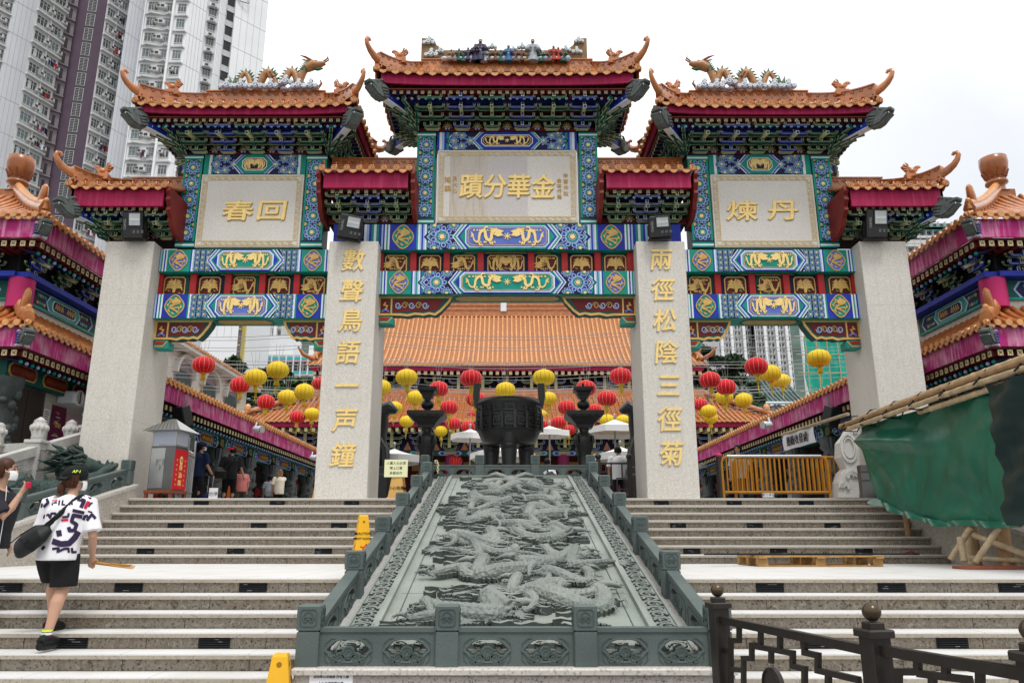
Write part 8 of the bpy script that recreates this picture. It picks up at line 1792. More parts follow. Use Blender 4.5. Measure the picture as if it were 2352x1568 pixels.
for k, (dx, dz, ya, yb, r) in enumerate(((0, 0, 15.3, 6.5, .05), (.10, .07, 14.6, 6.2, .055), (-.02, -.10, 14.9, 6.8, .045), (.22, .10, 13.6, 6.0, .06), (.08, -.02, 13.0, 6.4, .05), (.16, -.14, 12.6, 6.5, .05), (.34, .16, 12.2, 6.2, .055), (.02, -.19, 12.0, 6.5, .045))):
    pole([(XE+dx, ya, ZE_+dz-.02), (XE+dx+rs_.uniform(-.04, .04), (ya+yb)/2, ZE_+dz+.03), (XE+dx, yb, ZE_+dz+.01)], r, 'roof_pole', 'bamboo' if k % 3 else 'bamboo_brown')
for y in (15.0, 14.2, 13.3, 12.4, 11.5, 10.6, 9.7): m = MB(); m.tube([(XE-.12, y, ZE_-.1), (XE+.1, y-.02, ZE_+.13), (XE+.4, y, ZE_+.18), (XE+.2, y+.03, ZE_-.16), (XE-.1, y+.03, ZE_-.14)], .014, 'black_cloth', 5); m.build('lashing', sh)
P = [[(XE+.1+.36*j, 15.2-.65*i, ZE_+.02+.12*j+.03*sin(i*1.7+j)) for j in range(9)] for i in range(14)]
m = MB(); m.grid(P, 'tarp_roof'); m.build('roof_sheet', sh); mat('tarp_roof', (.10, .14, .16), .4, var=.4, vscale=3)
P = [[(XE+.1+.36*j, 15.25-.65*i, ZE_-.08+.12*j) for j in range(9)] for i in range(14)]; m = MB(); m.grid(P, 'bamboo_brown'); m.build('roof_mat', sh)
# the hanging sheet: folds radiate from the points where it is tied
NI, NJ = 90, 46; P = []; ties = [(13.0, 1.95), (11.05, 1.78), (14.6, 3.5), (10.0, 3.4)]
ya, yb = 14.62, 10.3
def zbot(y): return 2.30+(y-14.6)*.22 if y > 12.6 else lerp(1.74, 1.86, (y-8.9)/3.7)
for i in range(NI):
    y = lerp(ya, yb, i/(NI-1)); row = []
    zt = 3.72 if y < 13.6 else 3.72-.0*(y-13.6)
    for j in range(NJ):
        v = j/(NJ-1); z = lerp(zt, zbot(y), v); x = 6.9-.06*sin(pi*v)
        for ty, tz in ties:
            dy, dz = y-ty, z-tz; rr_ = sqrt(dy*dy+dz*dz)+.05; a = atan2(dz, dy); x += .050*(abs(sin(a*6.5+ty*3))-.5)*min(1, 1.5*rr_)*math.exp(-rr_*.7)
        x += .04*sin(y*1.6+v*2.2)+.03*(abs(sin(y*2.3-v*3.1))-.5)+.018*(abs(sin(z*5+y*2.1))-.5)+.022*(abs(sin(y*5.2+z*2.6))-.5)*v; q = max(0, 1-abs(v-.28+.05*(y-13))/.12)*max(0, min(1, (y-11.6)/1.5)); x -= .16*q
        y2 = y+.10*sin(z*2.2)*max(0, (y-14.0))/.6
        row.append((x, y2, z))
    P.append(row)
m = MB(); m.grid(P, 'tarp_green'); o = m.build('green_tarpaulin', sh)
m = MB(); m.grid([[(6.88-.05*sin(y*9+j)-.03*j, y, zbot(y)-.0+.05*(1-j/3)-.04*j/3+.012*sin(y*5)) for j in range(4)] for y in [ya-(ya-yb)*i/60 for i in range(61)]], 'tarp_hem'); m.build('tarpaulin_hem', sh); mat('tarp_hem', (.010, .14, .085), .35, var=.3, vscale=5, spec=.6)
P = [[(6.66+.05*sin(i*1.1+j*.7)+.03*sin(j*2.1), lerp(10.42, 8.0, i/16)+.05*sin(j*.6), lerp(3.66, 1.78, j/16)) for j in range(17)] for i in range(17)]; m = MB(); m.grid(P, 'tarp_dark'); m.build('dark_tarpaulin', sh)
for pts, r, mt in (([(7.05, 12.05, 1.2), (7.05, 12.0, 3.7)], .045, 'bamboo'), ([at(2183, 1285, 11.75), at(2226, 1216, 11.6)], .042, 'bamboo'), ([at(2215, 1289, 11.4), at(2206, 1240, 11.5)], .045, 'bamboo'), ([at(2240, 1291, 11.15), at(2290, 1217, 11.0)], .042, 'bamboo'), ([at(2236, 1228, 11.6), at(2400, 1290, 10.6)], .045, 'bamboo'), ([at(2225, 1281, 11.6), at(2400, 1290, 10.9)], .04, 'bamboo')):
    pts = [Vector(p) for p in pts]
    for p in pts: p.z = max(p.z, 1.23)
    pole(pts, r, 'prop_pole', mt)
p = at(2313, 1288, 11.3); pole([(p.x, 11.3, 1.2), (p.x-.02, 11.3, 3.8)], .10, 'corner_post', 'bamboo_brown')
for yy in (12.3, 14.3): pole([(7.3, yy, 1.2 if yy < 13.5 else 1.5), (7.3, yy, 3.9)], .06, 'back_post', 'bamboo_brown')
m = MB(); m.bbox(6.35, 7.15, 10.95, 11.35, 1.203, 1.245, 'red_plank', .01); tag(m.build('plank', None, (6.7, 11.1, 1.2)), 'reddish board lying under the bamboo props on the landing', 'board'); mat('red_plank', (.30, .10, .06), .7, var=.3)
p = at(2075, 1274, 13.45); m = MB(); m.tube([(p.x, 13.45, 1.37), (p.x+.12, 13.44, 1.40), (p.x+.25, 13.45, 1.37)], [.01, .018, .01], 'maroon', 6); tag(m.build('litter', None, (p.x, 13.45, 1.35)), 'small crumpled red scrap lying on the step beside the pallet', 'litter')
p = at(1985, 1060, 15.6); t = thing('grey_cabinet', 'grey metal cabinet edge between the drum stone and the green tarpaulin', 'cabinet', (p.x, 15.75, 2.4)); m = MB(); a = xat(1972, 1100, 15.75); m.bbox(a, a+.5, 15.6, 15.78, 2.402, zat(1068, 15.7), 'steel_dark', .01); m.build('casing', t); m = MB(); m.box(a-.004, a+.5, 15.595, 15.60, zat(1105, 15.7), zat(1103, 15.7), 'grille'); m.box(a-.004, a+.5, 15.595, 15.6, zat(1085, 15.7), zat(1083, 15.7), 'grille'); m.build('drawer_seams', t)
# ================================================================ foreground fence
P1, P2, P3 = Vector((1.575, 6.0, 0)), Vector((1.945, 4.3, 0)), Vector((2.235, 3.45, 0))
fn = thing('iron_fence', 'dark bronze painted iron fence with ball topped posts in the lower right corner', 'fence', P1)
def fence_post(p, zb, r=.062, w=.105):
    m = MB(); M_ = Matrix.Translation((p.x, p.y, 0)) @ Matrix.Rotation(.2, 4, 'Z'); m.M = M_; h = w/2; m.bbox(-h, h, -h, h, 0, zb-.105, 'iron', .006); m.bbox(-h-.018, h+.018, -h-.018, h+.018, zb-.125, zb-.085, 'iron', .008); m.bbox(-h*.75, h*.75, -h*.75, h*.75, zb-.085, zb-.05, 'iron', .006); m.M = None; m.build('post', fn); m = MB(); m.ball((p.x, p.y, zb), r*.92, 'iron_ball', 24, 16); m.build('ball_finial', fn)
fence_post(P1, 1.24, .053, .115); fence_post(P2, 1.235, .053, .115); fence_post(P3, 1.235, .053, .115)
def onplane(x5, y5, A, B):
    px = 1548+.3418*x5; py = 1032.4+.3418*y5; d = (B-A); Y = 5.
    for _ in range(30):
        p = at(px, py, Y); t = (p.x-A.x)*d.x+0; f = (p.x-A.x)/d.x if abs(d.x) > 1e-6 else 0; q = (Y-A.y)/d.y
        g = (p.x-A.x)-(d.x/d.y)*(Y-A.y); h = at(px, py, Y+1e-3); g2 = (h.x-A.x)-(d.x/d.y)*(Y+1e-3-A.y); Y -= g/((g2-g)/1e-3)
    p = at(px, py, Y); U = Vector((d.x, d.y, 0)).normalized(); return ((p-A).dot(U), p.z)
def fence_panel(A, B, polys, disc, rail_z):
    U = (B-A); L = U.length; U.normalize(); N = Vector((U.y, -U.x, 0)); N = N if N.y < 0 else -N; m = MB(); o = A-N*.012
    m.bar(A+U*.05+Z_(rail_z), B-U*.05+Z_(rail_z), .05, .05, 'iron'); m.build('top_rail', fn); m = MB()
    for P in polys: m.ribbon(P, .034, o, U, Z3, N, .026, 'iron')
    m.build('fretwork', fn)
    if disc: m = MB(); m.prism([(disc[0]+disc[2]*cos(q*pi/20), disc[1]+disc[2]*sin(q*pi/20)) for q in range(40)], A-N*.016, U, Z3, N, .034, 'iron'); m.ribbon([(disc[0]+disc[2]*.9*cos(q*pi/20), disc[1]+disc[2]*.9*sin(q*pi/20)) for q in range(40)], .012, A+N*.018, U, Z3, N, .006, 'iron', True); m.build('medallion', fn)
OP = lambda *q: [onplane(x, y, P1, P2) for x, y in q]
c = onplane(668, 1560, P1, P2); e = onplane(668, 1440, P1, P2)
polys = [OP((440, 1185), (440, 1280), (385, 1280), (385, 1400), (385, 1600)), OP((585, 1215), (585, 1310), (525, 1310), (525, 1400), (470, 1400), (470, 1600)), OP((715, 1240), (715, 1340)), OP((525, 1315), (800, 1365), (800, 1450), (880, 1470), (880, 1600)), OP((880, 1270), (880, 1360), (970, 1380), (970, 1480), (1250, 1545)), OP((655, 1345), (655, 1430)), OP((300, 1335), (385, 1355)), OP((385, 1470), (470, 1480)), OP((1040, 1495), (1040, 1600))]
fence_panel(P1, P2, polys, (c[0], c[1]-.02, abs(e[1]-c[1])), 1.035)
# the second bay runs on towards the viewer, with a lower rail and frets
OQ = lambda *q: [onplane(x, y, P2, P3) for x, y in q]
polys = [OQ((1390, 1345), (2352, 1480)), OQ((1640, 1410), (1640, 1490), (1510, 1490), (1510, 1600)), OQ((1640, 1500), (2000, 1545)), OQ((1830, 1430), (1830, 1530)), OQ((2060, 1460), (2060, 1600)), OQ((1740, 1600), (1740, 1520))]
fence_panel(P2, P3, [p for p in polys], None, 1.05)
# ================================================================ people
mat('hair_black', (.012, .009, .008), .45, var=.3, vscale=30); mat('hair_brown', (.075, .028, .014), .45, var=.4, vscale=30); mat('hair_light', (.20, .12, .06), .5, var=.4, vscale=25); mat('tee_navy', (.010, .018, .055), .85); mat('tee_grey', (.022, .022, .028), .85); mat('tee_pink', (.50, .16, .15), .85, var=.15); mat('tee_cream', (.62, .55, .46), .85); mat('mask_white', (.75, .77, .78), .8); mat('trouser_dark', (.015, .015, .02), .85); mat('trouser_olive', (.06, .055, .035), .85); mat('bag_black', (.012, .013, .014), .5, var=.3, vscale=8); mat('print_ink', (.035, .022, .06), .85); mat('print_red', (.52, .02, .06), .85); mat('cap_lime', (.62, .85, .08), .7); mat('bag_orange', (.80, .16, .02), .5); mat('shirt_grey', (.22, .23, .26), .85); mat('incense', (.52, .27, .07), .8); mat('suitcase_blue', (.02, .03, .16), .4); mat('eye_dark', (.02, .012, .01), .2)
def V(*a): return Vector(a)
def soft(mb, name, root, vox, it=4):
    o = mb.build(name, root); r = o.modifiers.new('remesh', 'REMESH'); r.mode = 'VOXEL'; r.voxel_size = vox; r.use_smooth_shade = True
    s = o.modifiers.new('smooth', 'SMOOTH'); s.iterations = it; s.factor = .5; return o
def hand(mb, w, d, s=1., curl=.5, side=1):
    "palm at wrist w along d with four fingers of unequal length and a thumb"
    d = Vector(d).normalized(); up = V(0, 0, 1) if abs(d.z) < .8 else V(0, 1, 0); b = d.cross(up).normalized()*side; n = b.cross(d).normalized()
    for k in (-.5, .5): mb.tube([w, w+d*.045*s+b*.014*k*s, w+d*.085*s+b*.022*k*s], [.022*s, .025*s, .020*s], 'skin', 8)
    for k, L in enumerate((.066, .076, .070, .054)):
        q = w+d*.085*s+b*(.030-.020*k)*s; c = d*cos(curl)-n*sin(curl)*side; e = d*cos(curl*2.2)-n*sin(curl*2.2)*side
        mb.tube([q-d*.02*s, q+c*L*.5*s, q+c*L*.5*s+e*L*.5*s], [.0095*s, .0085*s, .0065*s], 'skin', 6)
    q = w+d*.035*s+b*.028*s; mb.tube([q-b*.01*s, q+b*.024*s+d*.025*s-n*.01*side, q+b*.022*s+d*.055*s-n*.02*side], [.012*s, .011*s, .008*s], 'skin', 6)
def person(lb, loc, rz, H=1.68, vox=.014, top='tee_navy', legs='trouser_dark', short=False, hair='hair_black', cap=None, mask=True, long_hair=False, R=None, L=None, feet=None, wide=1., head_turn=0., group=None, lean=0., hem=.80, shoe='bag_black', bun=False):
    root = thing('person', lb, 'person', loc, group); k = H/1.7; M_ = Matrix.Translation(loc) @ Matrix.Rotation(rz, 4, 'Z')
    feet = feet or (V(.10, .06, 0), V(-.10, -.06, 0)); hip = V(0, (feet[0].y+feet[1].y)/2, .92*k+min(0, 0)); ch = hip+V(0, .05+lean, .40*k); sh = [ch+V(.185*wide*k, 0, .07*k), ch+V(-.185*wide*k, 0, .07*k)]; nk = ch+V(0, .015, .16*k); hd = nk+V(0, .03, .135*k)
    arms = [R or (sh[0]+V(.06, -.02, -.28*k), sh[0]+V(.05, .08, -.53*k)), L or (sh[1]+V(-.06, -.02, -.28*k), sh[1]+V(-.05, .08, -.53*k))]
    HM = Matrix.Translation(hd) @ Matrix.Rotation(head_turn, 4, 'Z')
    b = MB(); b.M = M_
    b.tube([hip+V(0, 0, -.06), hip+V(0, .01, .10*k), ch+V(0, 0, -.1*k), ch, nk-V(0, 0, .04)], [.13, .125, .14, .14, .05], 'skin', 12, True, True, 1.25); b.tube([nk-V(0, 0, .07), nk+V(0, .02, .06)], [.055, .05], 'skin', 10)
    kn = []
    for i, sx in ((0, 1), (1, -1)):
        h = hip+V(sx*.09, 0, -.02); f = feet[i]+V(0, 0, .085); kk = (h+f)/2+V(sx*.012, .05+.10*abs(h.y-f.y), .03+.3*max(0, feet[i].z)); kn.append(kk)
        b.tube([h, h.lerp(kk, .5)+V(sx*.005, .01, 0), kk, kk.lerp(f, .30)+V(0, -.022, 0), kk.lerp(f, .65)-V(0, .008, 0), f], [.095, .080, .058, .062, .045, .036], 'skin', 10); b.tube([f+V(0, -.03, -.03), f+V(0, .06, -.045), f+V(0, .15, -.06)], [.04, .04, .03], 'skin', 8)
        e, w = arms[i]; b.tube([sh[i], sh[i].lerp(e, .5), e, e.lerp(w, .4), w], [.058, .048, .040, .041, .026], 'skin', 9); hand(b, w, w-e, 1., .5, sx)
    b.M = M_ @ HM
    b.ball((0, 0, .02), (.074, .092, .105), 'skin', 14, 10); b.tube([(0, .03, -.03), (0, .062, -.075)], [.06, .035], 'skin', 10); b.tube([(0, .085, .02), (0, .108, -.012), (0, .095, -.028)], [.010, .016, .010], 'skin', 7)
    for sx in (-1, 1): b.ball((sx*.077, -.008, .002), (.012, .022, .032), 'skin', 8, 6)
    b.ball((0, .088, -.052), (.026, .012, .010), 'skin', 8, 6); b.M = None
    soft(b, 'body', root, vox, 3)
    e_ = MB(); e_.M = M_ @ HM
    for sx in (-1, 1): e_.ball((sx*.032, .083, .022), (.014, .008, .007), 'eye_dark', 8, 6); e_.tube([(sx*.016, .088, .045), (sx*.034, .090, .050), (sx*.050, .080, .044)], [.004, .005, .003], 'hair_black', 5)
    e_.M = None; e_.build('eyes', root)
    s = MB(); s.M = M_; hz = hip+V(0, 0, (hem-.92)*k)
    s.tube([hz, hip+V(0, 0, .06), hip.lerp(ch, .55), ch+V(0, -.005, -.02), ch+V(0, 0, .09*k), nk-V(0, 0, .045)], [.165*wide, .160*wide, .160*wide, .165*wide, .115*wide, .066], top, 14, True, True, 1.32)
    for i in (0, 1): e, w = arms[i]; s.tube([sh[i]+V(-.06*(1 if i == 0 else -1), 0, .005), sh[i], sh[i].lerp(e, .5), sh[i].lerp(e, .86)], [.075, .080, .078, .080*wide], top, 10)
    s.M = None; shirt = soft(s, 'shirt', root, max(.011, vox), 5)
    t = MB(); t.M = M_
    t.tube([hip+V(0, 0, .10), hip+V(0, 0, -.02), hip+V(0, 0, -.10)], [.135*wide, .150*wide, .13*wide], legs, 12, True, True, 1.2)
    for i, sx in ((0, 1), (1, -1)):
        h = hip+V(sx*.09, 0, -.03); f = feet[i]+V(0, 0, .07); kk = kn[i]
        if short: t.tube([h, h.lerp(kk, .5), h.lerp(kk, .95)], [.108*wide, .112*wide, .108*wide], legs, 12)
        else: t.tube([h, h.lerp(kk, .5), kk, kk.lerp(f, .5), f], [.105, .095, .078, .07, .065], legs, 10)
    t.M = None; soft(t, 'shorts' if short else 'trousers', root, max(.012, vox), 4)
    for i in (0, 1):
        m = MB(); m.M = M_; f = feet[i]; m.tube([f+V(0, -.085, .05), f+V(0, -.05, .065), f+V(0, .05, .055), f+V(0, .14, .035), f+V(0, .185, .028)], [.036, .048, .046, .038, .02], shoe, 10); m.tube([f+V(0, -.095, .014), f+V(0, 0, .012), f+V(0, .13, .012), f+V(0, .195, .016)], [.036, .044, .044, .022], shoe, 8, True, True, .9); m.M = None; m.build('shoe', root)
    m = MB(); m.M = M_ @ HM
    m.ball((0, -.014, .038), (.084, .098, .102), hair, 14, 10)
    for j in range(10): a = pi+pi*(j+.5)/10; m.tube([(.078*cos(a), .09*sin(a)*.9, .05), (.083*cos(a), .098*sin(a), -.02), (.070*cos(a), .085*sin(a), -.075)], [.03, .028, .014], hair, 6)
    if long_hair:
        for j in range(9): u = -.07+.0175*j; m.tube([(u, -.07, .05), (u*1.15, -.105, -.10), (u*1.2, -.12, -.25), (u*1.0, -.11, -.42-.02*(j % 3))], [.03, .032, .028, .008], hair, 6)
    if bun: m.ball((0, -.11, .02), (.05, .045, .045), hair, 10, 7)
    m.M = None; m.build('hair', root)
    if cap:
        m = MB(); m.M = M_ @ HM; m.ball((0, -.006, .056), (.102, .118, .098), cap[0], 18, 12); dr = cap[1]
        m.grid([[(.098*u, dr*(.07+v*.105*(1-u*u*.55)), .046-.030*v-.012*u*u) for u in [-1+.2*q for q in range(11)]] for v in (0, .5, 1)], cap[0]); m.grid([[(.098*u, dr*(.07+v*.105*(1-u*u*.55)), .038-.030*v-.012*u*u) for u in [-1+.2*q for q in range(11)]] for v in (0, .5, 1)], cap[0]); m.ball((0, 0, .155), .009, cap[0], 6, 5); m.M = None; m.build('cap', root)
    if mask:
        m = MB(); m.M = M_ @ HM; m.grid([[(.070*sin(u), .030+.083*cos(u)-(.012 if abs(v-.5) > .4 else 0), -.095+.095*v) for u in [-1.25+.25*q for q in range(11)]] for v in (0, .25, .5, .75, 1)], 'mask_white')
        for sx in (-1, 1): m.tube([(sx*.066, .055, -.02), (sx*.079, .0, .0), (sx*.080, -.02, .012)], .003, 'mask_white', 4)
        m.M = None; m.build('face_mask', root)
    return root, shirt, M_, HM, dict(sh=sh, ch=ch, hip=hip, nk=nk, arms=arms)
# ---- man in the printed tee shirt climbing the stairs
loc = V(-4.36, 7.70, .602)
rt_, shirt, M_, HM, J = person('person in white printed tee, black shorts and black cap, climbing the left stairs', loc, -.06, 1.66, .010, 'white_cloth', 'black_cloth', True, 'hair_brown', ('black_cloth', -1), True, False,
    R=(V(.30, .02, 1.03), V(.20, .22, .84)), L=(V(-.29, .10, 1.05), V(-.10, .30, .92)), feet=(V(.10, -.17, .045), V(-.055, .12, .155)), wide=1.13, head_turn=-.75, lean=.02, hem=.83)
m = MB(); m.M = M_ @ HM; m.tube([(-.0, -.085, -.035), (0, -.118, -.06), (.0, -.115, -.12), (.0, -.10, -.165)], [.03, .042, .036, .012], 'hair_brown', 9); m.M = None; m.build('ponytail', rt_)
dg = bpy.context.evaluated_depsgraph_get(); dg.update(); CO = Vector((0, 0, CZ))
def surf(ob):
    e = ob.evaluated_get(dg); me = e.to_mesh(); mw = Matrix.Translation(WL[ob.parent.name]); t = BVHTree.FromPolygons([mw @ v.co for v in me.vertices], [tuple(p.vertices) for p in me.polygons]); e.to_mesh_clear(); return t
bv = surf(shirt)
def DP(x, y): return (x/3.357/1.7415, (1750+y/3.357)/1.7415)
def hit(bvh, x, y, lift=.005):
    px, py = DP(x, y); d = (at(px, py, 8.)-CO).normalized(); h = bvh.ray_cast(CO, d)
    return None if h[0] is None else h[0]-d*lift
def stroke(mb, P, w, c, lift=.005):
    w *= 1.3
    Q = []
    for a, b in zip(P, P[1:]):
        n = max(2, int((Vector(b)-Vector(a)).length/9)); Q += [(lerp(a[0], b[0], i/n), lerp(a[1], b[1], i/n)) for i in range(n)]
    Q.append(P[-1]); rows_ = []
    for i, q in enumerate(Q):
        a = Q[max(0, i-2)]; b = Q[min(len(Q)-1, i+2)]; t = (Vector(b)-Vector(a)).normalized(); rows_.append([hit(bv, q[0]-t.y*w*f, q[1]+t.x*w*f, lift) for f in (-.5, -.17, .17, .5)])
    for r0, r1 in zip(rows_, rows_[1:]):
        for j in range(3):
            q = [r0[j], r0[j+1], r1[j+1], r1[j]]
            if all(v is not None for v in q) and max((q[0]-q[2]).length, (q[1]-q[3]).length) < .09: mb.add(q, [(0, 1, 2, 3)], c)
m = MB(); K, RD = 'print_ink', 'print_red'
for P, w, c in (([(703, 845), (770, 838)], 18, RD), ([(700, 905), (706, 872), (765, 868)], 18, K), ([(800, 835), (788, 905)], 18, K), ([(845, 835), (832, 897), (875, 895)], 18, K), ([(930, 905), (962, 840), (970, 900)], 18, K),
    ([(520, 930), (538, 885), (552, 930), (566, 880)], 18, K), ([(618, 795), (645, 868), (585, 930)], 30, K), ([(745, 730), (830, 725)], 30, RD), ([(1040, 820), (1132, 842), (1085, 938)], 40, K), ([(1190, 850), (1140, 950)], 32, RD), ([(1160, 905), (1212, 862)], 20, RD), ([(1190, 925), (1215, 885), (1245, 870)], 16, K), ([(1125, 750), (1150, 775)], 34, K), ([(1190, 780), (1225, 815)], 30, K),
    ([(975, 972), (1132, 1008)], 34, K), ([(1105, 1062), (985, 1038), (962, 1120), (1030, 1165), (1000, 1240), (935, 1245), (922, 1195)], 40, K), ([(820, 1106), (918, 1100)], 24, RD), ([(835, 1066), (912, 1058), (925, 1010)], 24, K), ([(450, 1085), (470, 1045), (492, 1080)], 16, K), ([(590, 1085), (600, 1042), (650, 1030), (670, 1075), (690, 1015), (742, 1012), (745, 1062)], 24, K), ([(1120, 1105), (1135, 1055), (1185, 1048)], 30, K), ([(1165, 1110), (1235, 1025), (1285, 1085)], 30, K),
    ([(700, 1385), (820, 1425), (930, 1415), (1010, 1335), (1055, 1255)], 62, K), ([(785, 1240), (800, 1320)], 55, K), ([(560, 1500), (600, 1455)], 30, K), ([(700, 1490), (790, 1480), (770, 1530), (860, 1490), (920, 1485), (925, 1540)], 26, K), ([(965, 1475), (972, 1535), (1030, 1530)], 26, K), ([(1180, 985), (1240, 1000)], 16, K)): stroke(m, P, w, c)
m.build('shirt_print', shirt)
m = MB(); q0 = J['ch']+V(.13, -.10, .10); path = [q0+V(.02, .08, .035), q0, V(.07, -.25, 1.2), V(.0, -.27, 1.12), V(-.08, -.25, 1.0)]
m.M = M_; m.tube(path, [.034]*5, 'bag_black', 8, True, True, .35); 
m.tube([V(-.27, -.20, .88), V(-.22, -.26, .92), V(-.12, -.29, .99), V(-.03, -.28, 1.06), V(.03, -.24, 1.11)], [.06, .105, .125, .11, .05], 'bag_black', 14, True, True, .62); m.M = None
bag = soft(m, 'shoulder_bag', rt_, .011, 4)
m = MB(); m.M = M_; m.tube([V(-.26, -.355, .97), V(-.14, -.395, 1.05), V(-.03, -.37, 1.13)], .006, 'grille', 5); m.box(-.15, -.08, -.40, -.392, .98, 1.01, 'grille'); m.M = None; m.build('bag_zip', bag)
# cap lettering
p_, q_ = hit(surf(shirt), 1, 1), None
m = MB(); CM = M_ @ HM; cdir = (CO-(CM @ Vector((0, 0, .06)))); loc_d = (CM.to_3x3().inverted() @ cdir); loc_d.z = 0; loc_d.normalize(); Uc = Vector((-loc_d.y, loc_d.x, 0)); m.M = CM; m.text('AF·1', loc_d*.114+Uc*.0+Z_(.082), .040, 'cap_lime', U=Uc, V=Vector((0, 0, 1))-loc_d*.30, N=loc_d, d=.004, bold=.02, shear=.15); m.M = None; m.build('cap_lettering', rt_)
for i, f in enumerate((V(.10, -.17, .045), V(-.055, .12, .155))):
    m = MB(); m.M = M_; 
    for zz, c in ((.085, 'plum'), (.105, 'mask_white'), (.112, 'plum'), (.132, 'cap_lime'), (.138, 'skin')): m.lathe([(.044, zz), (.045, zz+.02)], f+V(0, -.005, 0), c, 12)
    m.M = None; m.build('sock', rt_)
t = thing('incense_sticks', 'bundle of brown incense sticks held in the climbing person right hand', 'incense', M_ @ V(.22, .28, .80)); m = MB(); a = M_ @ V(.14, .26, .775)
for k in range(9): d = Vector((.42+.02*(k % 3), .05-.02*k/4, -.055+.012*(k % 4))); m.tube([a+Z_(.008*(k % 3)), a+d], [.004, .0045], 'incense', 5)
m.build('sticks', t)
# ---- woman cut by the left edge
wl = V(-5.28, 7.95, .752)
rw, sw, Mw, HMw, Jw = person('person in dark grey tee with reddish tied hair, cut by the left picture edge', wl, -1.35, 1.62, .010, 'tee_grey', 'trouser_dark', False, 'hair_brown', None, True, bun=True, R=(V(.24, .24, 1.06), V(.16, .32, 1.30)), wide=1.12, head_turn=.1)
m = MB(); m.M = Mw; m.lathe([(.031, -.004), (.034, 0), (.031, .004)], V(.168, .312, 1.27), 'steel', 12); m.M = None; m.build('bracelet', rw)
m = MB(); m.M = Mw; m.bbox(.13, .19, .36, .40, 1.36, 1.42, 'print_red', .01); m.M = None; tag(m.build('phone', None, Mw @ V(.16, .38, 1.36)), 'small dark red object held up in the hand of the person at left edge', 'phone')
m = MB(); m.M = Mw; m.tube([V(.10, .16, 1.38), V(.15, .20, 1.1), V(.16, .2, .80)], .004, 'mask_white', 5); m.M = None; m.build('white_cord', rw)
# ---- visitors on the terrace
def gp(px, Y): return V(xat(px, 1090, Y), Y, 2.402)
loc = gp(452, 20.6); r1, *_ = person('person in a navy tee and dark cap pulling a blue trolley, left arch', loc, -.5, 1.70, .016, 'tee_navy', 'trouser_dark', False, 'hair_black', ('tee_navy', 1), True, R=(V(.26, .10, 1.10), V(.34, .22, .86)), head_turn=-.7, wide=1.15)
t = thing('trolley', 'blue shopping trolley with a steel pull handle held by the navy tee person', 'trolley', loc+V(.42, -.1, 0)); p = loc+V(.42, -.1, 0); m = MB(); m.bbox(p.x-.16, p.x+.22, p.y-.12, p.y+.12, p.z+.06, p.z+.36, 'suitcase_blue', .05); m.build('case', t); m = MB()
for dx in (-.06, .06): m.tube([(p.x+dx, p.y, p.z+.34), (p.x+dx-.02, p.y+.08, p.z+.84)], .010, 'steel', 6)
m.tube([(p.x-.08, p.y+.08, p.z+.85), (p.x+.05, p.y+.08, p.z+.85)], .014, 'bag_black', 6); m.build('handle', t); m = MB()
for dx in (-.12, .18): m.M = Matrix.Translation((p.x+dx, p.y-.1, p.z+.05)) @ Matrix.Rotation(pi/2, 4, 'X'); m.lathe([(.02, -.02), (.05, -.02), (.05, .02), (.02, .02)], (0, 0, 0), 'soot', 12)
m.M = None; m.build('wheels', t)
loc = gp(528, 21.6); r2_, *_ = person('person in black with a red visor and a black shoulder bag, left arch', loc, .15, 1.72, .016, 'black_cloth', 'black_cloth', False, 'hair_black', None, True, head_turn=.9, wide=1.12, R=(V(.28, .06, 1.12), V(.34, .16, .92)))
m = MB(); m.M = Matrix.Translation(loc) @ Matrix.Rotation(.15, 4, 'Z'); m.tube([V(.14, -.12, 1.42), V(.0, -.2, 1.2), V(-.16, -.22, 1.0)], .02, 'bag_black', 6); m.bbox(-.36, -.04, -.30, -.14, .82, 1.06, 'bag_black', .05); m.M = None; m.build('shoulder_bag', r2_)
m = MB(); m.M = Matrix.Translation(loc) @ Matrix.Rotation(1.05, 4, 'Z'); m.M = m.M @ Matrix.Translation((0, .1, 1.68)); m.grid([[(.09*u, .02+.11*v*(1-u*u*.5), -.02*v) for u in [-1+.25*q for q in range(9)]] for v in (0, 1)], 'print_red'); m.lathe([(.095, -.03), (.097, .02)], (0, -.05, 0), 'print_red', 14); m.M = None; m.build('visor', r2_)
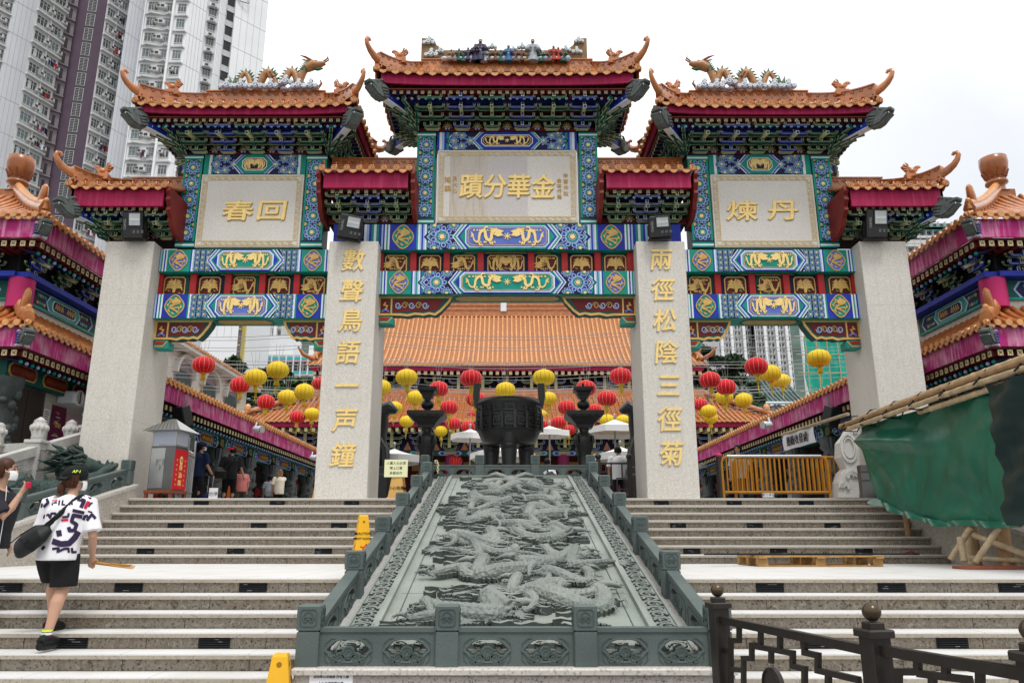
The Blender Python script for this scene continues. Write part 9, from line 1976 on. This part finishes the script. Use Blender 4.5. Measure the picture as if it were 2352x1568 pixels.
loc = gp(556, 26); r3, *_ = person('person in a pink tee with an orange bag, middle of the left arch', loc, .5, 1.56, .018, 'tee_pink', 'trouser_olive', False, 'hair_black', None, True, head_turn=.3)
t = thing('carrier_bag', 'bright orange carrier bag hanging at the pink tee person side', 'bag', loc+V(-.35, -.1, .4)); m = MB(); p = loc+V(-.34, -.12, .30); m.bbox(p.x-.17, p.x+.15, p.y-.08, p.y+.08, p.z, p.z+.62, 'bag_orange', .04); m.build('bag', t); m = MB(); m.tube([p+V(-.08, 0, .6), p+V(-.02, .02, .78), p+V(.06, 0, .6)], .012, 'bag_orange', 6); m.build('handle', t)
person('person with very long light brown hair and a cream tee, near the left inner pillar', gp(643, 28), .2, 1.62, .018, 'tee_cream', 'black_cloth', False, 'hair_light', None, False, True, R=(V(-.1, .28, 1.15), V(-.22, .36, 1.25)))
person('person in a grey top bending over, beside the long haired person in the left arch', gp(622, 28.4), .3, 1.46, .018, 'shirt_grey', 'trouser_dark', False, 'hair_black', None, False, lean=.14)
loc = gp(1255, 25.0); r6, *_ = person('person in a white tee with a black backpack strap, right of the cauldron', loc, -.25, 1.72, .016, 'white_cloth', 'trouser_dark', False, 'hair_black', None, False, head_turn=.5, wide=1.12)
m = MB(); m.M = Matrix.Translation(loc) @ Matrix.Rotation(-.25, 4, 'Z'); m.tube([V(.05, -.18, 1.45), V(.12, -.22, 1.2), V(.1, -.2, 1.0)], .025, 'bag_black', 6); m.bbox(.0, .2, -.30, -.18, .95, 1.25, 'bag_black', .05); m.M = None; m.build('backpack', r6)
person('person in a plain white tee seen from behind, near the right inner pillar', gp(1422, 21.6), 0, 1.72, .016, 'white_cloth', 'trouser_dark', False, 'hair_black', None, False, wide=1.15)
person('person in a pale top standing behind the orange barriers', gp(1700, 20.5), 2.6, 1.60, .018, 'tee_cream', 'trouser_dark', False, 'hair_black', None, False, wide=1.0)
sheet('white no standing notice board on the terrace floor between visitors, left arch', 478, 501, 1120, 1149, 17.2, 'white_cloth', ['請勿停留'], .10)
sheet('small white notice lying at the foot of the orange barriers', 1752, 1778, 1132, 1141, 16.2, 'white_cloth', ['請勿停留'], .07)
